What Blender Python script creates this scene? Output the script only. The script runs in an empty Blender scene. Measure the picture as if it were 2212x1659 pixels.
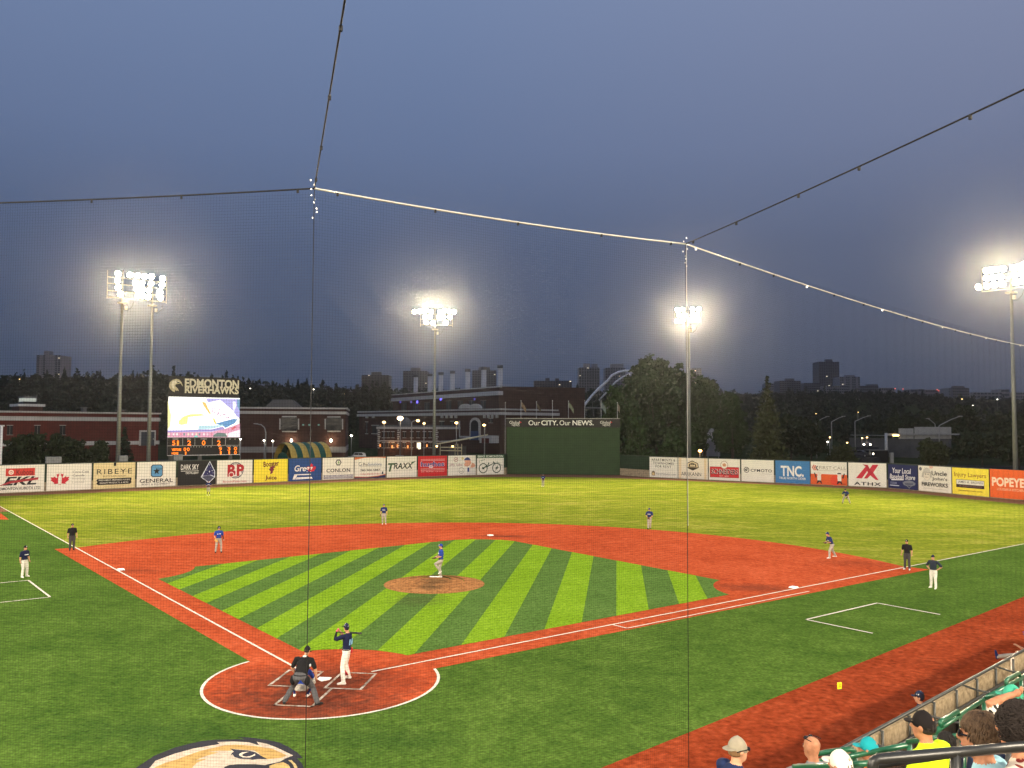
import bpy, bmesh, math, random
import numpy as np
from mathutils import Vector, Matrix
random.seed(7); np.random.seed(7)
scene = bpy.context.scene
COL = scene.collection
R_ = math.radians
# ------------------------------------------------------------------ camera
CX, CY, CZ, YAW, PIT, ROLL, FPX = 9.95648, -28.25067, 8.69021, -0.1229356, 0.0492435, 0.0040094, 1836.896
cF = Vector((math.sin(YAW)*math.cos(PIT), math.cos(YAW)*math.cos(PIT), math.sin(PIT)))
cR0 = Vector((math.cos(YAW), -math.sin(YAW), 0)); cU0 = cR0.cross(cF)
cR = cR0*math.cos(ROLL)+cU0*math.sin(ROLL); cU = -cR0*math.sin(ROLL)+cU0*math.cos(ROLL)
CAM = Vector((CX, CY, CZ))
cd = bpy.data.cameras.new('camera'); cam = bpy.data.objects.new('camera', cd); COL.objects.link(cam)
cd.sensor_width = 36; cd.lens = 36*FPX/2212; cd.clip_start = 0.1; cd.clip_end = 6000
m3 = Matrix((cR, cU, -cF)).transposed()
cam.matrix_world = Matrix.Translation(CAM) @ m3.to_4x4()
scene.camera = cam
# ------------------------------------------------------------------ world: clear dusk sky under thin smoke
w = bpy.data.worlds.new('World'); scene.world = w; w.use_nodes = True
nt = w.node_tree; nt.nodes.clear()
def N(t, **k):
    n = nt.nodes.new(t)
    for a, b in k.items(): setattr(n, a, b)
    return n
out = N('ShaderNodeOutputWorld'); bg = N('ShaderNodeBackground'); nt.links.new(bg.outputs[0], out.inputs[0])
sky = N('ShaderNodeTexSky', sky_type='NISHITA'); sky.sun_disc = False
sky.sun_elevation = R_(1.0); sky.sun_rotation = R_(75); sky.air_density = 1.2; sky.dust_density = 3.0
tc = N('ShaderNodeTexCoord'); sp = N('ShaderNodeSeparateXYZ'); nt.links.new(tc.outputs['Generated'], sp.inputs[0])
rp = N('ShaderNodeValToRGB'); el = rp.color_ramp.elements
el[0].position = 0.0; el[0].color = (.040, .058, .100, 1); el[1].position = 1.0; el[1].color = (.30, .42, .68, 1)
for p, c in ((.09, (.058, .084, .150)), (.20, (.078, .113, .206)), (.31, (.125, .176, .312)), (.46, (.170, .235, .40))):
    e = el.new(p); e.color = (*c, 1)
nt.links.new(sp.outputs[2], rp.inputs[0])
# the west (right) is a little warmer after sunset
mr = N('ShaderNodeMapRange'); mr.inputs[1].default_value = -.2; mr.inputs[2].default_value = .75
mr.inputs[3].default_value = 0; mr.inputs[4].default_value = 1; nt.links.new(sp.outputs[0], mr.inputs[0])
mx = N('ShaderNodeMix', data_type='RGBA', blend_type='MIX'); nt.links.new(mr.outputs[0], mx.inputs[0])
nt.links.new(rp.outputs[0], mx.inputs[6])
wm = N('ShaderNodeMix', data_type='RGBA', blend_type='MULTIPLY'); wm.inputs[0].default_value = 1
nt.links.new(rp.outputs[0], wm.inputs[6]); wm.inputs[7].default_value = (1.54, 1.24, 1.06, 1)
nt.links.new(wm.outputs[2], mx.inputs[7])
ad = N('ShaderNodeMix', data_type='RGBA', blend_type='ADD'); ad.inputs[0].default_value = .004
nt.links.new(mx.outputs[2], ad.inputs[6]); nt.links.new(sky.outputs[0], ad.inputs[7])
nt.links.new(ad.outputs[2], bg.inputs[0]); bg.inputs[1].default_value = 0.98
sl = bpy.data.lights.new('sun', 'SUN'); sl.energy = 0.02; sl.angle = R_(20); sl.color = (1, .8, .7)
so = bpy.data.objects.new('sun', sl); COL.objects.link(so); so.rotation_euler = (R_(86), 0, R_(75))
scene.view_settings.view_transform = 'Standard'; scene.view_settings.look = 'None'
scene.view_settings.exposure = 0.0; scene.view_settings.gamma = 1.0
cy = scene.cycles
cy.use_denoising = True
try: cy.denoiser = 'OPENIMAGEDENOISE'
except Exception: pass
cy.max_bounces = 5; cy.diffuse_bounces = 2; cy.glossy_bounces = 2; cy.transmission_bounces = 3; cy.volume_bounces = 0
cy.transparent_max_bounces = 8; cy.caustics_reflective = False; cy.caustics_refractive = False
cy.sample_clamp_indirect = 4; cy.use_adaptive_sampling = True; cy.adaptive_threshold = 0.02
# ------------------------------------------------------------------ measuring helpers (photo grid 2212 x 1659 -> place)
K = 2212/4032
def ray(u, v): return cF + cR*((u-1106)/FPX) - cU*((v-829.5)/FPX)
def G(u, v, z=0.0):
    d = ray(u, v); return CAM + d*((z-CZ)/d.z)
def D(u, v, dep): return CAM + ray(u, v)*dep
def DX(u, dep, z=0.0):
    p = D(u, 920, dep); p.z = z; return p
def ZV(v, dep, u=1106): return D(u, v, dep).z
def ZM(x0, y0, s): return lambda X, Y: ((x0+X/s)*K, (y0+Y/s)*K)
z1, z2, z3, z4, z5 = (ZM(x, 1350, 2.212) for x in (0, 900, 1400, 2300, 3032))
zs = ZM(2832, 2374, 1.8433)
# ------------------------------------------------------------------ materials
MATS = {}
def mat(name, col, rough=.75, metal=0, var=.12, scale=3.0, bump=0, emis=0, ecol=None, spec=.3, detail=4, coords='Object'):
    if name in MATS: return MATS[name]
    m = bpy.data.materials.new(name); m.use_nodes = True; t = m.node_tree; b = t.nodes['Principled BSDF']
    b.inputs['Base Color'].default_value = (*col, 1); b.inputs['Roughness'].default_value = rough
    b.inputs['Metallic'].default_value = metal; b.inputs['Specular IOR Level'].default_value = spec
    if emis:
        b.inputs['Base Color'].default_value = (.02, .02, .02, 1)
        b.inputs['Emission Color'].default_value = (*(ecol or col), 1); b.inputs['Emission Strength'].default_value = emis
    elif var or bump:
        c = t.nodes.new('ShaderNodeTexCoord'); n = t.nodes.new('ShaderNodeTexNoise')
        n.inputs['Scale'].default_value = scale; n.inputs['Detail'].default_value = detail
        t.links.new(c.outputs[coords], n.inputs['Vector'])
        if var:
            r = t.nodes.new('ShaderNodeValToRGB'); e = r.color_ramp.elements
            e[0].position = .3; e[1].position = .7
            e[0].color = (*[x*(1-var) for x in col], 1); e[1].color = (*[min(1, x*(1+var)) for x in col], 1)
            t.links.new(n.outputs[0], r.inputs[0]); t.links.new(r.outputs[0], b.inputs['Base Color'])
        if bump:
            bp = t.nodes.new('ShaderNodeBump'); bp.inputs['Strength'].default_value = bump; bp.inputs['Distance'].default_value = .02
            t.links.new(n.outputs[0], bp.inputs['Height']); t.links.new(bp.outputs[0], b.inputs['Normal'])
    MATS[name] = m; return m
def nodes(m): return m.node_tree, m.node_tree.nodes['Principled BSDF']
def srgb(r, g, b): return tuple(((c/255)/12.92 if c/255 <= .04045 else ((c/255+.055)/1.055)**2.4) for c in (r, g, b))
# ------------------------------------------------------------------ objects
def tag(o, label=None, cat=None, group=None, kind=None):
    if label: o['label'] = label
    if cat: o['category'] = cat
    if group: o['group'] = group
    if kind: o['kind'] = kind
    return o
def thing(name, label, cat, loc=(0, 0, 0), rz=0, group=None):
    o = bpy.data.objects.new(name, None); COL.objects.link(o); o.location = loc; o.rotation_euler = (0, 0, rz)
    o.empty_display_size = .2
    return tag(o, label, cat, group)
def link(name, me, parent=None, loc=None, rot=None):
    o = bpy.data.objects.new(name, me); COL.objects.link(o)
    if parent is not None: o.parent = parent
    if loc is not None: o.location = loc
    if rot is not None: o.rotation_euler = rot
    return o
def copy_tree(o, parent=None):
    c = o.copy(); COL.objects.link(c); c.parent = parent
    for ch in list(o.children): copy_tree(ch, c)
    return c
class MB:
    def __init__(s): s.v = []; s.f = []; s.m = []
    def add(s, vs, fs, mi=0):
        n = len(s.v); s.v += [tuple(p) for p in vs]; s.f += [tuple(i+n for i in f) for f in fs]; s.m += [mi]*len(fs); return s
    def box(s, c, d, mi=0, rz=0):
        hx, hy, hz = d[0]/2, d[1]/2, d[2]/2; cs, sn = math.cos(rz), math.sin(rz); vs = []
        for z in (-hz, hz):
            for x, y in ((-hx, -hy), (hx, -hy), (hx, hy), (-hx, hy)):
                vs.append((c[0]+x*cs-y*sn, c[1]+x*sn+y*cs, c[2]+z))
        return s.add(vs, [(3, 2, 1, 0), (4, 5, 6, 7), (0, 1, 5, 4), (1, 2, 6, 5), (2, 3, 7, 6), (3, 0, 4, 7)], mi)
    def b2(s, x0, x1, y0, y1, z0, z1, mi=0):
        return s.box(((x0+x1)/2, (y0+y1)/2, (z0+z1)/2), (x1-x0, y1-y0, z1-z0), mi)
    def tube(s, pts, r, n=8, mi=0, closed=False):
        pts = [Vector(p) for p in pts]; L = len(pts); rs = r if isinstance(r, (list, tuple)) else [r]*L
        vs = []; fs = []; up = None
        for i, p in enumerate(pts):
            if closed: t = pts[(i+1) % L]-pts[i-1]
            else: t = pts[min(i+1, L-1)]-pts[max(i-1, 0)]
            t = t.normalized() if t.length > 1e-9 else Vector((0, 0, 1))
            if up is None: up = Vector((0, 0, 1)) if abs(t.z) < .9 else Vector((1, 0, 0))
            a = t.cross(up)
            if a.length < 1e-4: a = t.cross(Vector((0, 1, 0)))
            a.normalize(); b = a.cross(t); up = b
            for k in range(n):
                an = 2*math.pi*k/n; vs.append(p+(a*math.cos(an)+b*math.sin(an))*rs[i])
        for i in range(L if closed else L-1):
            j = (i+1) % L
            for k in range(n):
                l = (k+1) % n; fs.append((i*n+k, i*n+l, j*n+l, j*n+k))
        if not closed: fs += [tuple(range(n))[::-1], tuple((L-1)*n+k for k in range(n))]
        return s.add(vs, fs, mi)
    def slab(s, poly, y0, y1, mi=0):          # polygon in x,z extruded along y
        n = len(poly); vs = [(x, y0, z) for x, z in poly]+[(x, y1, z) for x, z in poly]
        fs = [tuple(range(n)), tuple(range(2*n-1, n-1, -1))]+[(i, n+i, n+(i+1) % n, (i+1) % n) for i in range(n)]
        return s.add(vs, fs, mi)
    def sheet(s, poly, z=0.0, mi=0):
        return s.add([(p[0], p[1], z) for p in poly], [tuple(range(len(poly)))], mi)
    def prism(s, poly, z0, z1, mi=0):
        n = len(poly); vs = [(p[0], p[1], z0) for p in poly]+[(p[0], p[1], z1) for p in poly]
        return s.add(vs, [tuple(range(n))[::-1], tuple(range(n, 2*n))]+[(i, (i+1) % n, n+(i+1) % n, n+i) for i in range(n)], mi)
    def ell(s, c, r, a=10, b=7, mi=0, fn=None):
        vs = [(0, 0, -1)]; 
        for i in range(1, b):
            th = math.pi*i/b-math.pi/2
            for k in range(a): ph = 2*math.pi*k/a; vs.append((math.cos(th)*math.cos(ph), math.cos(th)*math.sin(ph), math.sin(th)))
        vs.append((0, 0, 1)); fs = []
        for k in range(a):
            l = (k+1) % a; fs.append((0, 1+l, 1+k)); q = 1+(b-2)*a; fs.append((q+k, q+l, len(vs)-1))
            for i in range(b-2): fs.append((1+i*a+k, 1+i*a+l, 1+(i+1)*a+l, 1+(i+1)*a+k))
        vs = [(c[0]+p[0]*r[0], c[1]+p[1]*r[1], c[2]+p[2]*r[2]) for p in vs]
        if fn: vs = [fn(p) for p in vs]
        return s.add(vs, fs, mi)
    def mesh(s, name, mats, smooth=False):
        me = bpy.data.meshes.new(name); me.from_pydata(s.v, [], s.f)
        for m in (mats if isinstance(mats, (list, tuple)) else [mats]): me.materials.append(m)
        if any(s.m): me.polygons.foreach_set('material_index', s.m)
        if smooth: me.polygons.foreach_set('use_smooth', [True]*len(s.f))
        me.update(); return me
    def obj(s, name, mats, parent=None, loc=None, smooth=False, rot=None):
        return link(name, s.mesh(name, mats, smooth), parent, loc, rot)
def fixn(me):
    b = bmesh.new(); b.from_mesh(me); bmesh.ops.recalc_face_normals(b, faces=b.faces); b.to_mesh(me); b.free(); return me
# text fitted into a box w x h, lying in x,z, front towards -y
TXT = {}
def text_mesh(body, wd, ht, m, bold=0, shear=0, depth=.012, spacing=1.0):
    cu = bpy.data.curves.new('t', 'FONT'); cu.body = body; cu.size = 1; cu.offset = bold*.42; cu.shear = shear
    cu.space_character = spacing; cu.resolution_u = 3; cu.align_x = 'LEFT'; cu.space_line = .95
    o = bpy.data.objects.new('t', cu); COL.objects.link(o)
    dg = bpy.context.evaluated_depsgraph_get(); me = bpy.data.meshes.new_from_object(o.evaluated_get(dg))
    bpy.data.objects.remove(o); bpy.data.curves.remove(cu)
    n = len(me.vertices); co = np.zeros(n*3); me.vertices.foreach_get('co', co); co = co.reshape(-1, 3)
    mn, mxx = co.min(0), co.max(0)
    new = np.zeros_like(co); new[:, 0] = (co[:, 0]-mn[0])/(mxx[0]-mn[0])*wd; new[:, 2] = (co[:, 1]-mn[1])/(mxx[1]-mn[1])*ht
    new[:, 1] = -depth
    me.vertices.foreach_set('co', new.ravel()); me.materials.clear(); me.materials.append(m); me.update(); return me
# ------------------------------------------------------------------ floodlight beams (each sits in its lamp rig, see light towers)
def beam(name, parent, loc, target, power, col=(1, .86, .66), size=1.2, cone=120):
    l = bpy.data.lights.new(name, 'SPOT'); l.energy = power; l.color = col; l.shadow_soft_size = size
    l.spot_size = R_(cone); l.spot_blend = .9
    o = bpy.data.objects.new(name, l); COL.objects.link(o); o.parent = parent
    o.location = loc; wl = Vector(parent.location)+Matrix.Rotation(parent.rotation_euler.z, 3, 'Z') @ Vector(loc)
    d = Matrix.Rotation(-parent.rotation_euler.z, 3, 'Z') @ (Vector(target)-wl)
    o.rotation_euler = d.to_track_quat('-Z', 'Y').to_euler(); return o
# ------------------------------------------------------------------ ground materials
def layered(name, cols, scales, rough=.95, bump=.25, stretch=None, stripes=None, stains_and_shade=(), stain_shade_col=(.05, .04, .03), fine=9.0, fine_amt=.35):
    """cols: (dark, mid, light); noises of given scales blended; stripes=(width, colA set, colB set); stains=[(x,y,rx,ry,amount)]"""
    m = mat(name, cols[1], rough, var=0, spec=0.0); t, b = nodes(m); ln = t.links.new
    def nd(k, **kw):
        n = t.nodes.new(k)
        for a, v in kw.items(): setattr(n, a, v)
        return n
    tc = nd('ShaderNodeTexCoord'); vec = tc.outputs['Object']
    if stretch:
        mp = nd('ShaderNodeMapping'); mp.inputs['Scale'].default_value = stretch; ln(vec, mp.inputs[0]); v2 = mp.outputs[0]
    else: v2 = vec
    def noise(s, v, det=5, dist=0):
        n = nd('ShaderNodeTexNoise'); n.inputs['Scale'].default_value = s; n.inputs['Detail'].default_value = det
        n.inputs['Distortion'].default_value = dist; ln(v, n.inputs['Vector']); return n.outputs[0]
    acc = noise(scales[0], v2)
    for s in scales[1:]:
        mx = nd('ShaderNodeMix'); mx.inputs[0].default_value = .45; ln(acc, mx.inputs[2]); ln(noise(s, v2), mx.inputs[3]); acc = mx.outputs[0]
    def ramp(cs, src, lo=.36, hi=.64):
        r = nd('ShaderNodeValToRGB'); e = r.color_ramp.elements; e[0].position = lo; e[1].position = hi
        e[0].color = (*cs[0], 1); e[1].color = (*cs[2], 1); k = e.new((lo+hi)/2); k.color = (*cs[1], 1); ln(src, r.inputs[0]); return r.outputs[0]
    col = ramp(cols, acc)
    if stripes:
        wd, cs2 = stripes; sx = nd('ShaderNodeSeparateXYZ'); ln(vec, sx.inputs[0])
        # a little raggedness along the seams
        a = nd('ShaderNodeMath', operation='ADD'); ln(sx.outputs[0], a.inputs[0]); a.inputs[1].default_value = wd/2+wd*40
        d = nd('ShaderNodeMath', operation='DIVIDE'); ln(a.outputs[0], d.inputs[0]); d.inputs[1].default_value = wd*2
        f = nd('ShaderNodeMath', operation='FRACT'); ln(d.outputs[0], f.inputs[0])
        g = nd('ShaderNodeMath', operation='GREATER_THAN'); ln(f.outputs[0], g.inputs[0]); g.inputs[1].default_value = .5
        mx = nd('ShaderNodeMix', data_type='RGBA'); ln(g.outputs[0], mx.inputs[0]); ln(col, mx.inputs[6]); ln(ramp(cs2, acc), mx.inputs[7]); col = mx.outputs[2]
    for (x, y, rx, ry, am) in stains_and_shade:
        mp = nd('ShaderNodeMapping'); mp.inputs['Location'].default_value = (-x/rx, -y/ry, 0); mp.inputs['Scale'].default_value = (1/rx, 1/ry, 0); ln(vec, mp.inputs[0])
        le = nd('ShaderNodeVectorMath', operation='LENGTH'); ln(mp.outputs[0], le.inputs[0])
        no = noise(2.2, vec, 6, .6); sm = nd('ShaderNodeMath', operation='MULTIPLY_ADD'); ln(no, sm.inputs[0]); sm.inputs[1].default_value = 1.3; ln(le.outputs['Value'], sm.inputs[2])
        rg = nd('ShaderNodeMapRange'); rg.inputs[1].default_value = .85; rg.inputs[2].default_value = 1.75; rg.inputs[3].default_value = am; rg.inputs[4].default_value = 0; ln(sm.outputs[0], rg.inputs[0])
        mx = nd('ShaderNodeMix', data_type='RGBA'); ln(rg.outputs[0], mx.inputs[0]); ln(col, mx.inputs[6]); mx.inputs[7].default_value = (*stain_shade_col, 1); col = mx.outputs[2]
    fn = noise(fine, vec, 8)
    fr = nd('ShaderNodeMapRange'); fr.inputs[1].default_value = .3; fr.inputs[2].default_value = .7; fr.inputs[3].default_value = 1-fine_amt; fr.inputs[4].default_value = 1+fine_amt; ln(fn, fr.inputs[0])
    mu = nd('ShaderNodeMix', data_type='RGBA', blend_type='MULTIPLY'); mu.inputs[0].default_value = 1; ln(col, mu.inputs[6])
    cb = nd('ShaderNodeCombineColor'); [ln(fr.outputs[0], cb.inputs[i]) for i in range(3)]; ln(cb.outputs[0], mu.inputs[7]); ln(mu.outputs[2], b.inputs['Base Color'])
    bp = nd('ShaderNodeBump'); bp.inputs['Strength'].default_value = bump; bp.inputs['Distance'].default_value = .03; ln(fn, bp.inputs['Height']); ln(bp.outputs[0], b.inputs['Normal'])
    return m
TURF = ((.040, .086, .014), (.066, .124, .020), (.098, .166, .030))
LIME = ((.138, .255, .012), (.175, .312, .017), (.220, .366, .028))
DARK = ((.062, .124, .026), (.082, .156, .034), (.108, .190, .046))
CLAY = ((.300, .050, .018), (.405, .074, .027), (.510, .108, .044))
g_turf = layered('foul_turf_mat', TURF, (.22, .9, 3.0), stains_and_shade=((-3.0, -5.2, 4, 1.4, .35), (3.4, -4.9, 3, 1.2, .3)), stain_shade_col=(.02, .055, .014))
g_inf = layered('infield_turf_mat', DARK, (.35, 1.3, 4.0), stripes=(1.524, LIME), stains_and_shade=((.2, 13.6, 1.6, 1.7, .55),), stain_shade_col=(.07, .09, .03))
g_clay = layered('clay_turf_mat', CLAY, (.18, .8, 2.6), stains_and_shade=((0, -.2, 3.6, 2.6, .80), (.6, -2.7, 4.4, 2.1, .72), (1.1, 38.7, 2.8, .9, .6), (17.4, 19.5, 2.8, 1.3, .5), (-18.6, 19.6, 2.4, 1.1, .35), (25, 29, 3, 2, .25)), stain_shade_col=(.060, .028, .020), fine=6, fine_amt=.22)  # patches round home mix worn dirt with shade painted into the clay
g_track = layered('red_track_mat', ((.165, .027, .010), (.245, .043, .015), (.340, .068, .025)), (.25, 1.0, 3.5), stretch=(1, 1, 1), fine=5, fine_amt=.3)
g_warn = layered('warning_track_mat', ((.17, .085, .05), (.22, .112, .066), (.26, .14, .085)), (.3, 1.2, 4))
g_grass = layered('outfield_grass_mat', ((.106, .150, .014), (.174, .216, .020), (.285, .288, .052)), (.10, .26, .9), stretch=(.55, 1.15, 1), fine=3.0, fine_amt=.28, bump=.35)
g_mound = layered('mound_clay_mat', ((.26, .115, .042), (.34, .155, .058), (.42, .20, .08)), (.6, 2, 5), stains_and_shade=((.1, 17.7, 1.0, 1.5, .75), (.1, 16.3, .7, .6, .7)), stain_shade_col=(.12, .075, .035), fine=7)
g_out = layered('verge_mat', ((.018, .026, .010), (.03, .04, .016), (.045, .052, .022)), (.03, .12, .6))
g_road = layered('asphalt_mat', ((.035, .035, .037), (.05, .05, .052), (.068, .066, .066)), (.1, .5, 2))
white = mat('white_paint', (.66, .62, .52), .85, var=.14, scale=6)
def arc(cx, cy, r, a0, a1, n=32): return [(cx+r*math.cos(R_(a0+(a1-a0)*i/n)), cy+r*math.sin(R_(a0+(a1-a0)*i/n))) for i in range(n+1)]
def struct(name, poly, z, m): return tag(MB().sheet(poly, z).obj(name, m), kind='structure')
S2 = .5**.5
struct('ground', [(-1800, -90), (1800, -90), (1800, 420), (-1800, 420)], -.03, g_out)
track_in = [(-66, 63.6), (-63.6, 66.2), (-56.4, 72.6), (-49.2, 80.2), (-41.2, 88.4), (-31.8, 98.2), (-22.4, 107.6), (-15, 113.3), (-8.7, 116.3), (0, 117.6), (8.7, 116.9), (22.7, 110), (35.1, 103.2), (40.5, 99.6), (46.2, 94.0), (49.8, 88.6), (52.6, 82), (56, 75.0), (60.5, 66)]
fence_line = [(-70, 65.2), (-66.2, 69.4), (-55.3, 81.3), (-43.6, 93.0), (-32.2, 105.0), (-19, 116.1), (-9.75, 123.1), (-9.7, 124.9), (10.4, 125.2), (15.4, 119.3), (24.5, 113.3), (34, 107.9), (43.4, 102.4), (48.2, 99.5), (50.8, 94.6), (55.8, 84.6), (58.6, 80.0), (63, 72.8)]
struct('warning_track', fence_line+[(63, 60), (45, 40), (0, 40), (-45, 40), (-70, 60)], -.006, g_warn)
struct('outfield_grass', track_in[1:-1]+[(59.5, 59.5), (26, 26), (0, 30), (-26, 26), (-63.4, 63.4)], 0.0, g_grass)
# artificial turf in foul ground, one sheet round the infield
e0, e1 = Vector((9.55, -6.03)), Vector((29.26, 17.21)); ed = (e1-e0).normalized()
pA = e0-ed*14; pB = e1+ed*38
struct('foul_turf', [(0, 0), (62, 62), (pB.x+6, pB.y+14), (pB.x, pB.y), (pA.x, pA.y), (-14, -16.5), (-60, 27), (-50, 50)], .004, g_turf)
struct('clay_strip', [(-44.95, 43.4), (-60, 41.5), (-66, 64), (-65.8, 65.4)], .009, g_clay)
nrm = Vector((ed.y, -ed.x))
tr = [pA, pB+ed*10, pB+ed*10+nrm*30, pA+nrm*30]
struct('field_apron', [(p.x, p.y) for p in tr], .008, g_track)
# clay coloured infield: arc about the pitcher's plate, base path margins and home circle
o = .97*S2
infield = [(o, -o)]
infield = [(28.3+o*.9, 28.3-o*.9-.6)]+[p for p in arc(0, 18.44, 29.35, 19.2, 160.8, 60)]+[(-28.3-o*.9, 28.3-o*.9-.6), (-o-1.5, -o+1.5), (o+1.5, -o+1.5)]
struct('infield_clay', infield, .008, g_clay)
struct('home_circle', arc(0, .21, 3.90, 0, 360, 72)[:-1], .012, g_clay)
b3 = [p for p in arc(-19.4, 19.4, 4.25, -29.5, 29.5, 14)]
b1 = [p for p in arc(19.4, 19.4, 4.25, 150.5, 209.5, 14)]
turf = b3+[(-2.42, 35.9), (-1.2, 36.45), (0, 36.6), (1.2, 36.45), (2.2, 36.0)]+b1+[p for p in arc(0, .21, 4.0, 59, 121, 16)]
struct('infield_turf', turf, .016, g_inf)
# pitcher's mound with its flat top
mb = MB(); rings = [(2.75, .02), (2.5, .05), (1.6, .17), (.85, .25), (.0, .254)]
for i in range(len(rings)-1):
    for k in range(48):
        a, b_ = 2*math.pi*k/48, 2*math.pi*(k+1)/48; (r0, h0), (r1, h1) = rings[i], rings[i+1]
        q = [(r0*math.cos(a), 17.98+r0*math.sin(a), h0), (r0*math.cos(b_), 17.98+r0*math.sin(b_), h0), (r1*math.cos(b_), 17.98+.4*(1-r1/2.75)+r1*math.sin(b_), h1), (r1*math.cos(a), 17.98+.4*(1-r1/2.75)+r1*math.sin(a), h1)]
        mb.add(q, [(0, 1, 2, 3)])
tag(mb.obj('pitchers_mound', g_mound, smooth=True), kind='structure')
# ---- painted lines
def line(name, p, q, wd=.10, z=.022, m=None):
    p, q = Vector(p).to_2d(), Vector(q).to_2d(); d = (q-p).normalized(); n = Vector((-d.y, d.x))*wd/2
    seg = max(1, int((q-p).length/4)); mb = MB()
    return struct(name, [p+n, p-n, q-n, q+n], z, m or white)
line('foul_line', (1.35, 1.35), (58, 58)); line('foul_line', (-1.35, 1.35), (-64, 64))
worn = layered('worn_line_mat', ((.22, .15, .11), (.40, .33, .26), (.66, .62, .55)), (1.6, 5), fine=12)
def frame(name, pts, wd=.10, z=.024, m=None, closed=True):
    L = len(pts)
    for i in range(L if closed else L-1):
        p, q = Vector(pts[i]), Vector(pts[(i+1) % L]); d = (q-p).normalized()*(wd/2)
        line(name, p-d, q+d*(-1 if closed else 1), wd, z, m)
frame('batters_box_line', [(.36, -.66), (1.57, -.66), (1.57, 1.12), (.36, 1.12)], .09, m=worn)
frame('batters_box_line', [(-1.57, -.66), (-.36, -.66), (-.36, 1.12), (-1.57, 1.12)], .09, m=worn)
frame('catchers_box_line', [(-.60, -.74), (-.60, -2.52), (.60, -2.52), (.60, -.74)], .09, .024, worn, False)
frame('coachs_box_line', [(20.6, 9.7), (18.4, 11.92), (22.7, 16.15), (24.8, 13.9)], .10, closed=False)
frame('coachs_box_line', [(-25.0, 13.4), (-22.5, 15.8), (-18.3, 11.75), (-20.6, 9.4)], .10, closed=False)
frame('running_lane_line', [(9.72, 9.72), (10.36, 9.12), (20.0, 18.76)], .08, closed=False)
a_ = arc(0, .21, 3.96, 152.5, 387.5, 64); b_ = arc(0, .21, 3.86, 387.5, 152.5, 64)
struct('home_circle_line', a_+b_, .02, white)
# ---- plates and bases
mb = MB().prism([(0, 0), (.216, .216), (.216, .432), (-.216, .432), (-.216, .216)], .02, .045)
tag(mb.obj('home_plate', mat('plate_rubber', (.82, .81, .78), .6)), 'white five sided home plate between the batters boxes', 'base')
def bag(x, y, rz, lab):
    o = MB().add([(sx*.19, sy*.19, z) for z in (.01,) for sx, sy in ((-1, -1), (1, -1), (1, 1), (-1, 1))]+[(sx*.165, sy*.165, .085) for sx, sy in ((-1, -1), (1, -1), (1, 1), (-1, 1))],
                 [(4, 5, 6, 7), (0, 1, 5, 4), (1, 2, 6, 5), (2, 3, 7, 6), (3, 0, 4, 7)]).obj('base_bag', MATS['plate_rubber'], loc=(x, y, .01)); o.rotation_euler.z = rz
    tag(o, lab, 'base')
bag(19.4, 19.66, R_(45), 'white base bag on the line beside the running lane')
bag(-19.4, 19.66, R_(45), 'white base bag on the foul line opposite the running lane')
bag(0, 38.8, R_(45), 'white base bag alone on the clay behind the mound')
tag(MB().box((G(940, 1246, .27).x, G(940, 1246, .27).y, .275), (.61, .15, .03)).obj('pitching_rubber', MATS['plate_rubber']), 'white pitching rubber under the pitcher’s foot on top of the mound', 'rubber slab')
# ---- hawk head emblem painted on the turf behind the plate
ze = ZM(500, 2850, 2.765)
def emb(name, pts, z, col):
    struct(name, [G(*ze(x, y)).to_2d() for x, y in pts], z, mat(name+'_paint', col, .9, var=.2, scale=5))
emb('emblem_outline', [(-150, 760), (100, 481), (180, 430), (300, 350), (520, 262), (700, 215), (830, 190), (790, 192), (980, 176), (1200, 172), (1290, 175), (1205, 147), (1330, 152), (1420, 163), (1520, 178), (1650, 205), (1760, 255), (1860, 320), (1915, 377), (1850, 380), (1900, 430), (1935, 500), (1960, 700), (1700, 820), (1100, 860), (500, 900)], .010, (.006, .008, .020))
emb('emblem_cream', [(-40, 700), (250, 481), (310, 408), (520, 330), (720, 275), (1010, 225), (980, 203), (1160, 197), (1330, 208), (1440, 240), (1412, 200), (1530, 225), (1640, 268), (1810, 350), (1730, 380), (1660, 420), (1560, 440), (1500, 455), (1400, 445), (1200, 445), (1110, 455), (1060, 475), (1040, 640), (700, 800), (200, 820)], .013, (.52, .44, .34))
emb('emblem_tan', [(300, 481), (420, 430), (590, 380), (560, 385), (800, 300), (1060, 240), (1200, 232), (1400, 248), (1560, 275), (1450, 238), (1600, 285), (1740, 350), (1690, 375), (1540, 392), (1480, 385), (1440, 330), (1380, 295), (1160, 280), (1130, 300), (1000, 300), (880, 310), (1000, 318), (880, 350), (750, 400), (880, 385), (760, 430), (710, 481), (600, 700), (240, 700)], .016, (.46, .29, .085))
emb('emblem_eye', [(1120, 275), (1180, 288), (1320, 298), (1400, 318), (1450, 350), (1530, 392), (1440, 390), (1330, 402), (1360, 392), (1230, 388), (1170, 370), (1150, 340), (1130, 352), (1140, 325), (1165, 312)], .019, (.012, .015, .035))
emb('emblem_iris', [(1220, 340), (1250, 320), (1330, 313), (1290, 325), (1255, 342), (1260, 360), (1300, 368), (1360, 355), (1395, 333), (1395, 352), (1340, 376), (1260, 374), (1225, 358)], .022, (.66, .58, .45))
emb('emblem_beak', [(1550, 465), (1620, 440), (1700, 425), (1760, 455), (1775, 481), (1790, 640), (1560, 640)], .018, (.50, .34, .12))
emb('emblem_stripe', [(1755, 405), (1790, 402), (1840, 450), (1855, 481), (1840, 520), (1820, 481), (1800, 440)], .018, (.50, .38, .16))
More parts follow.
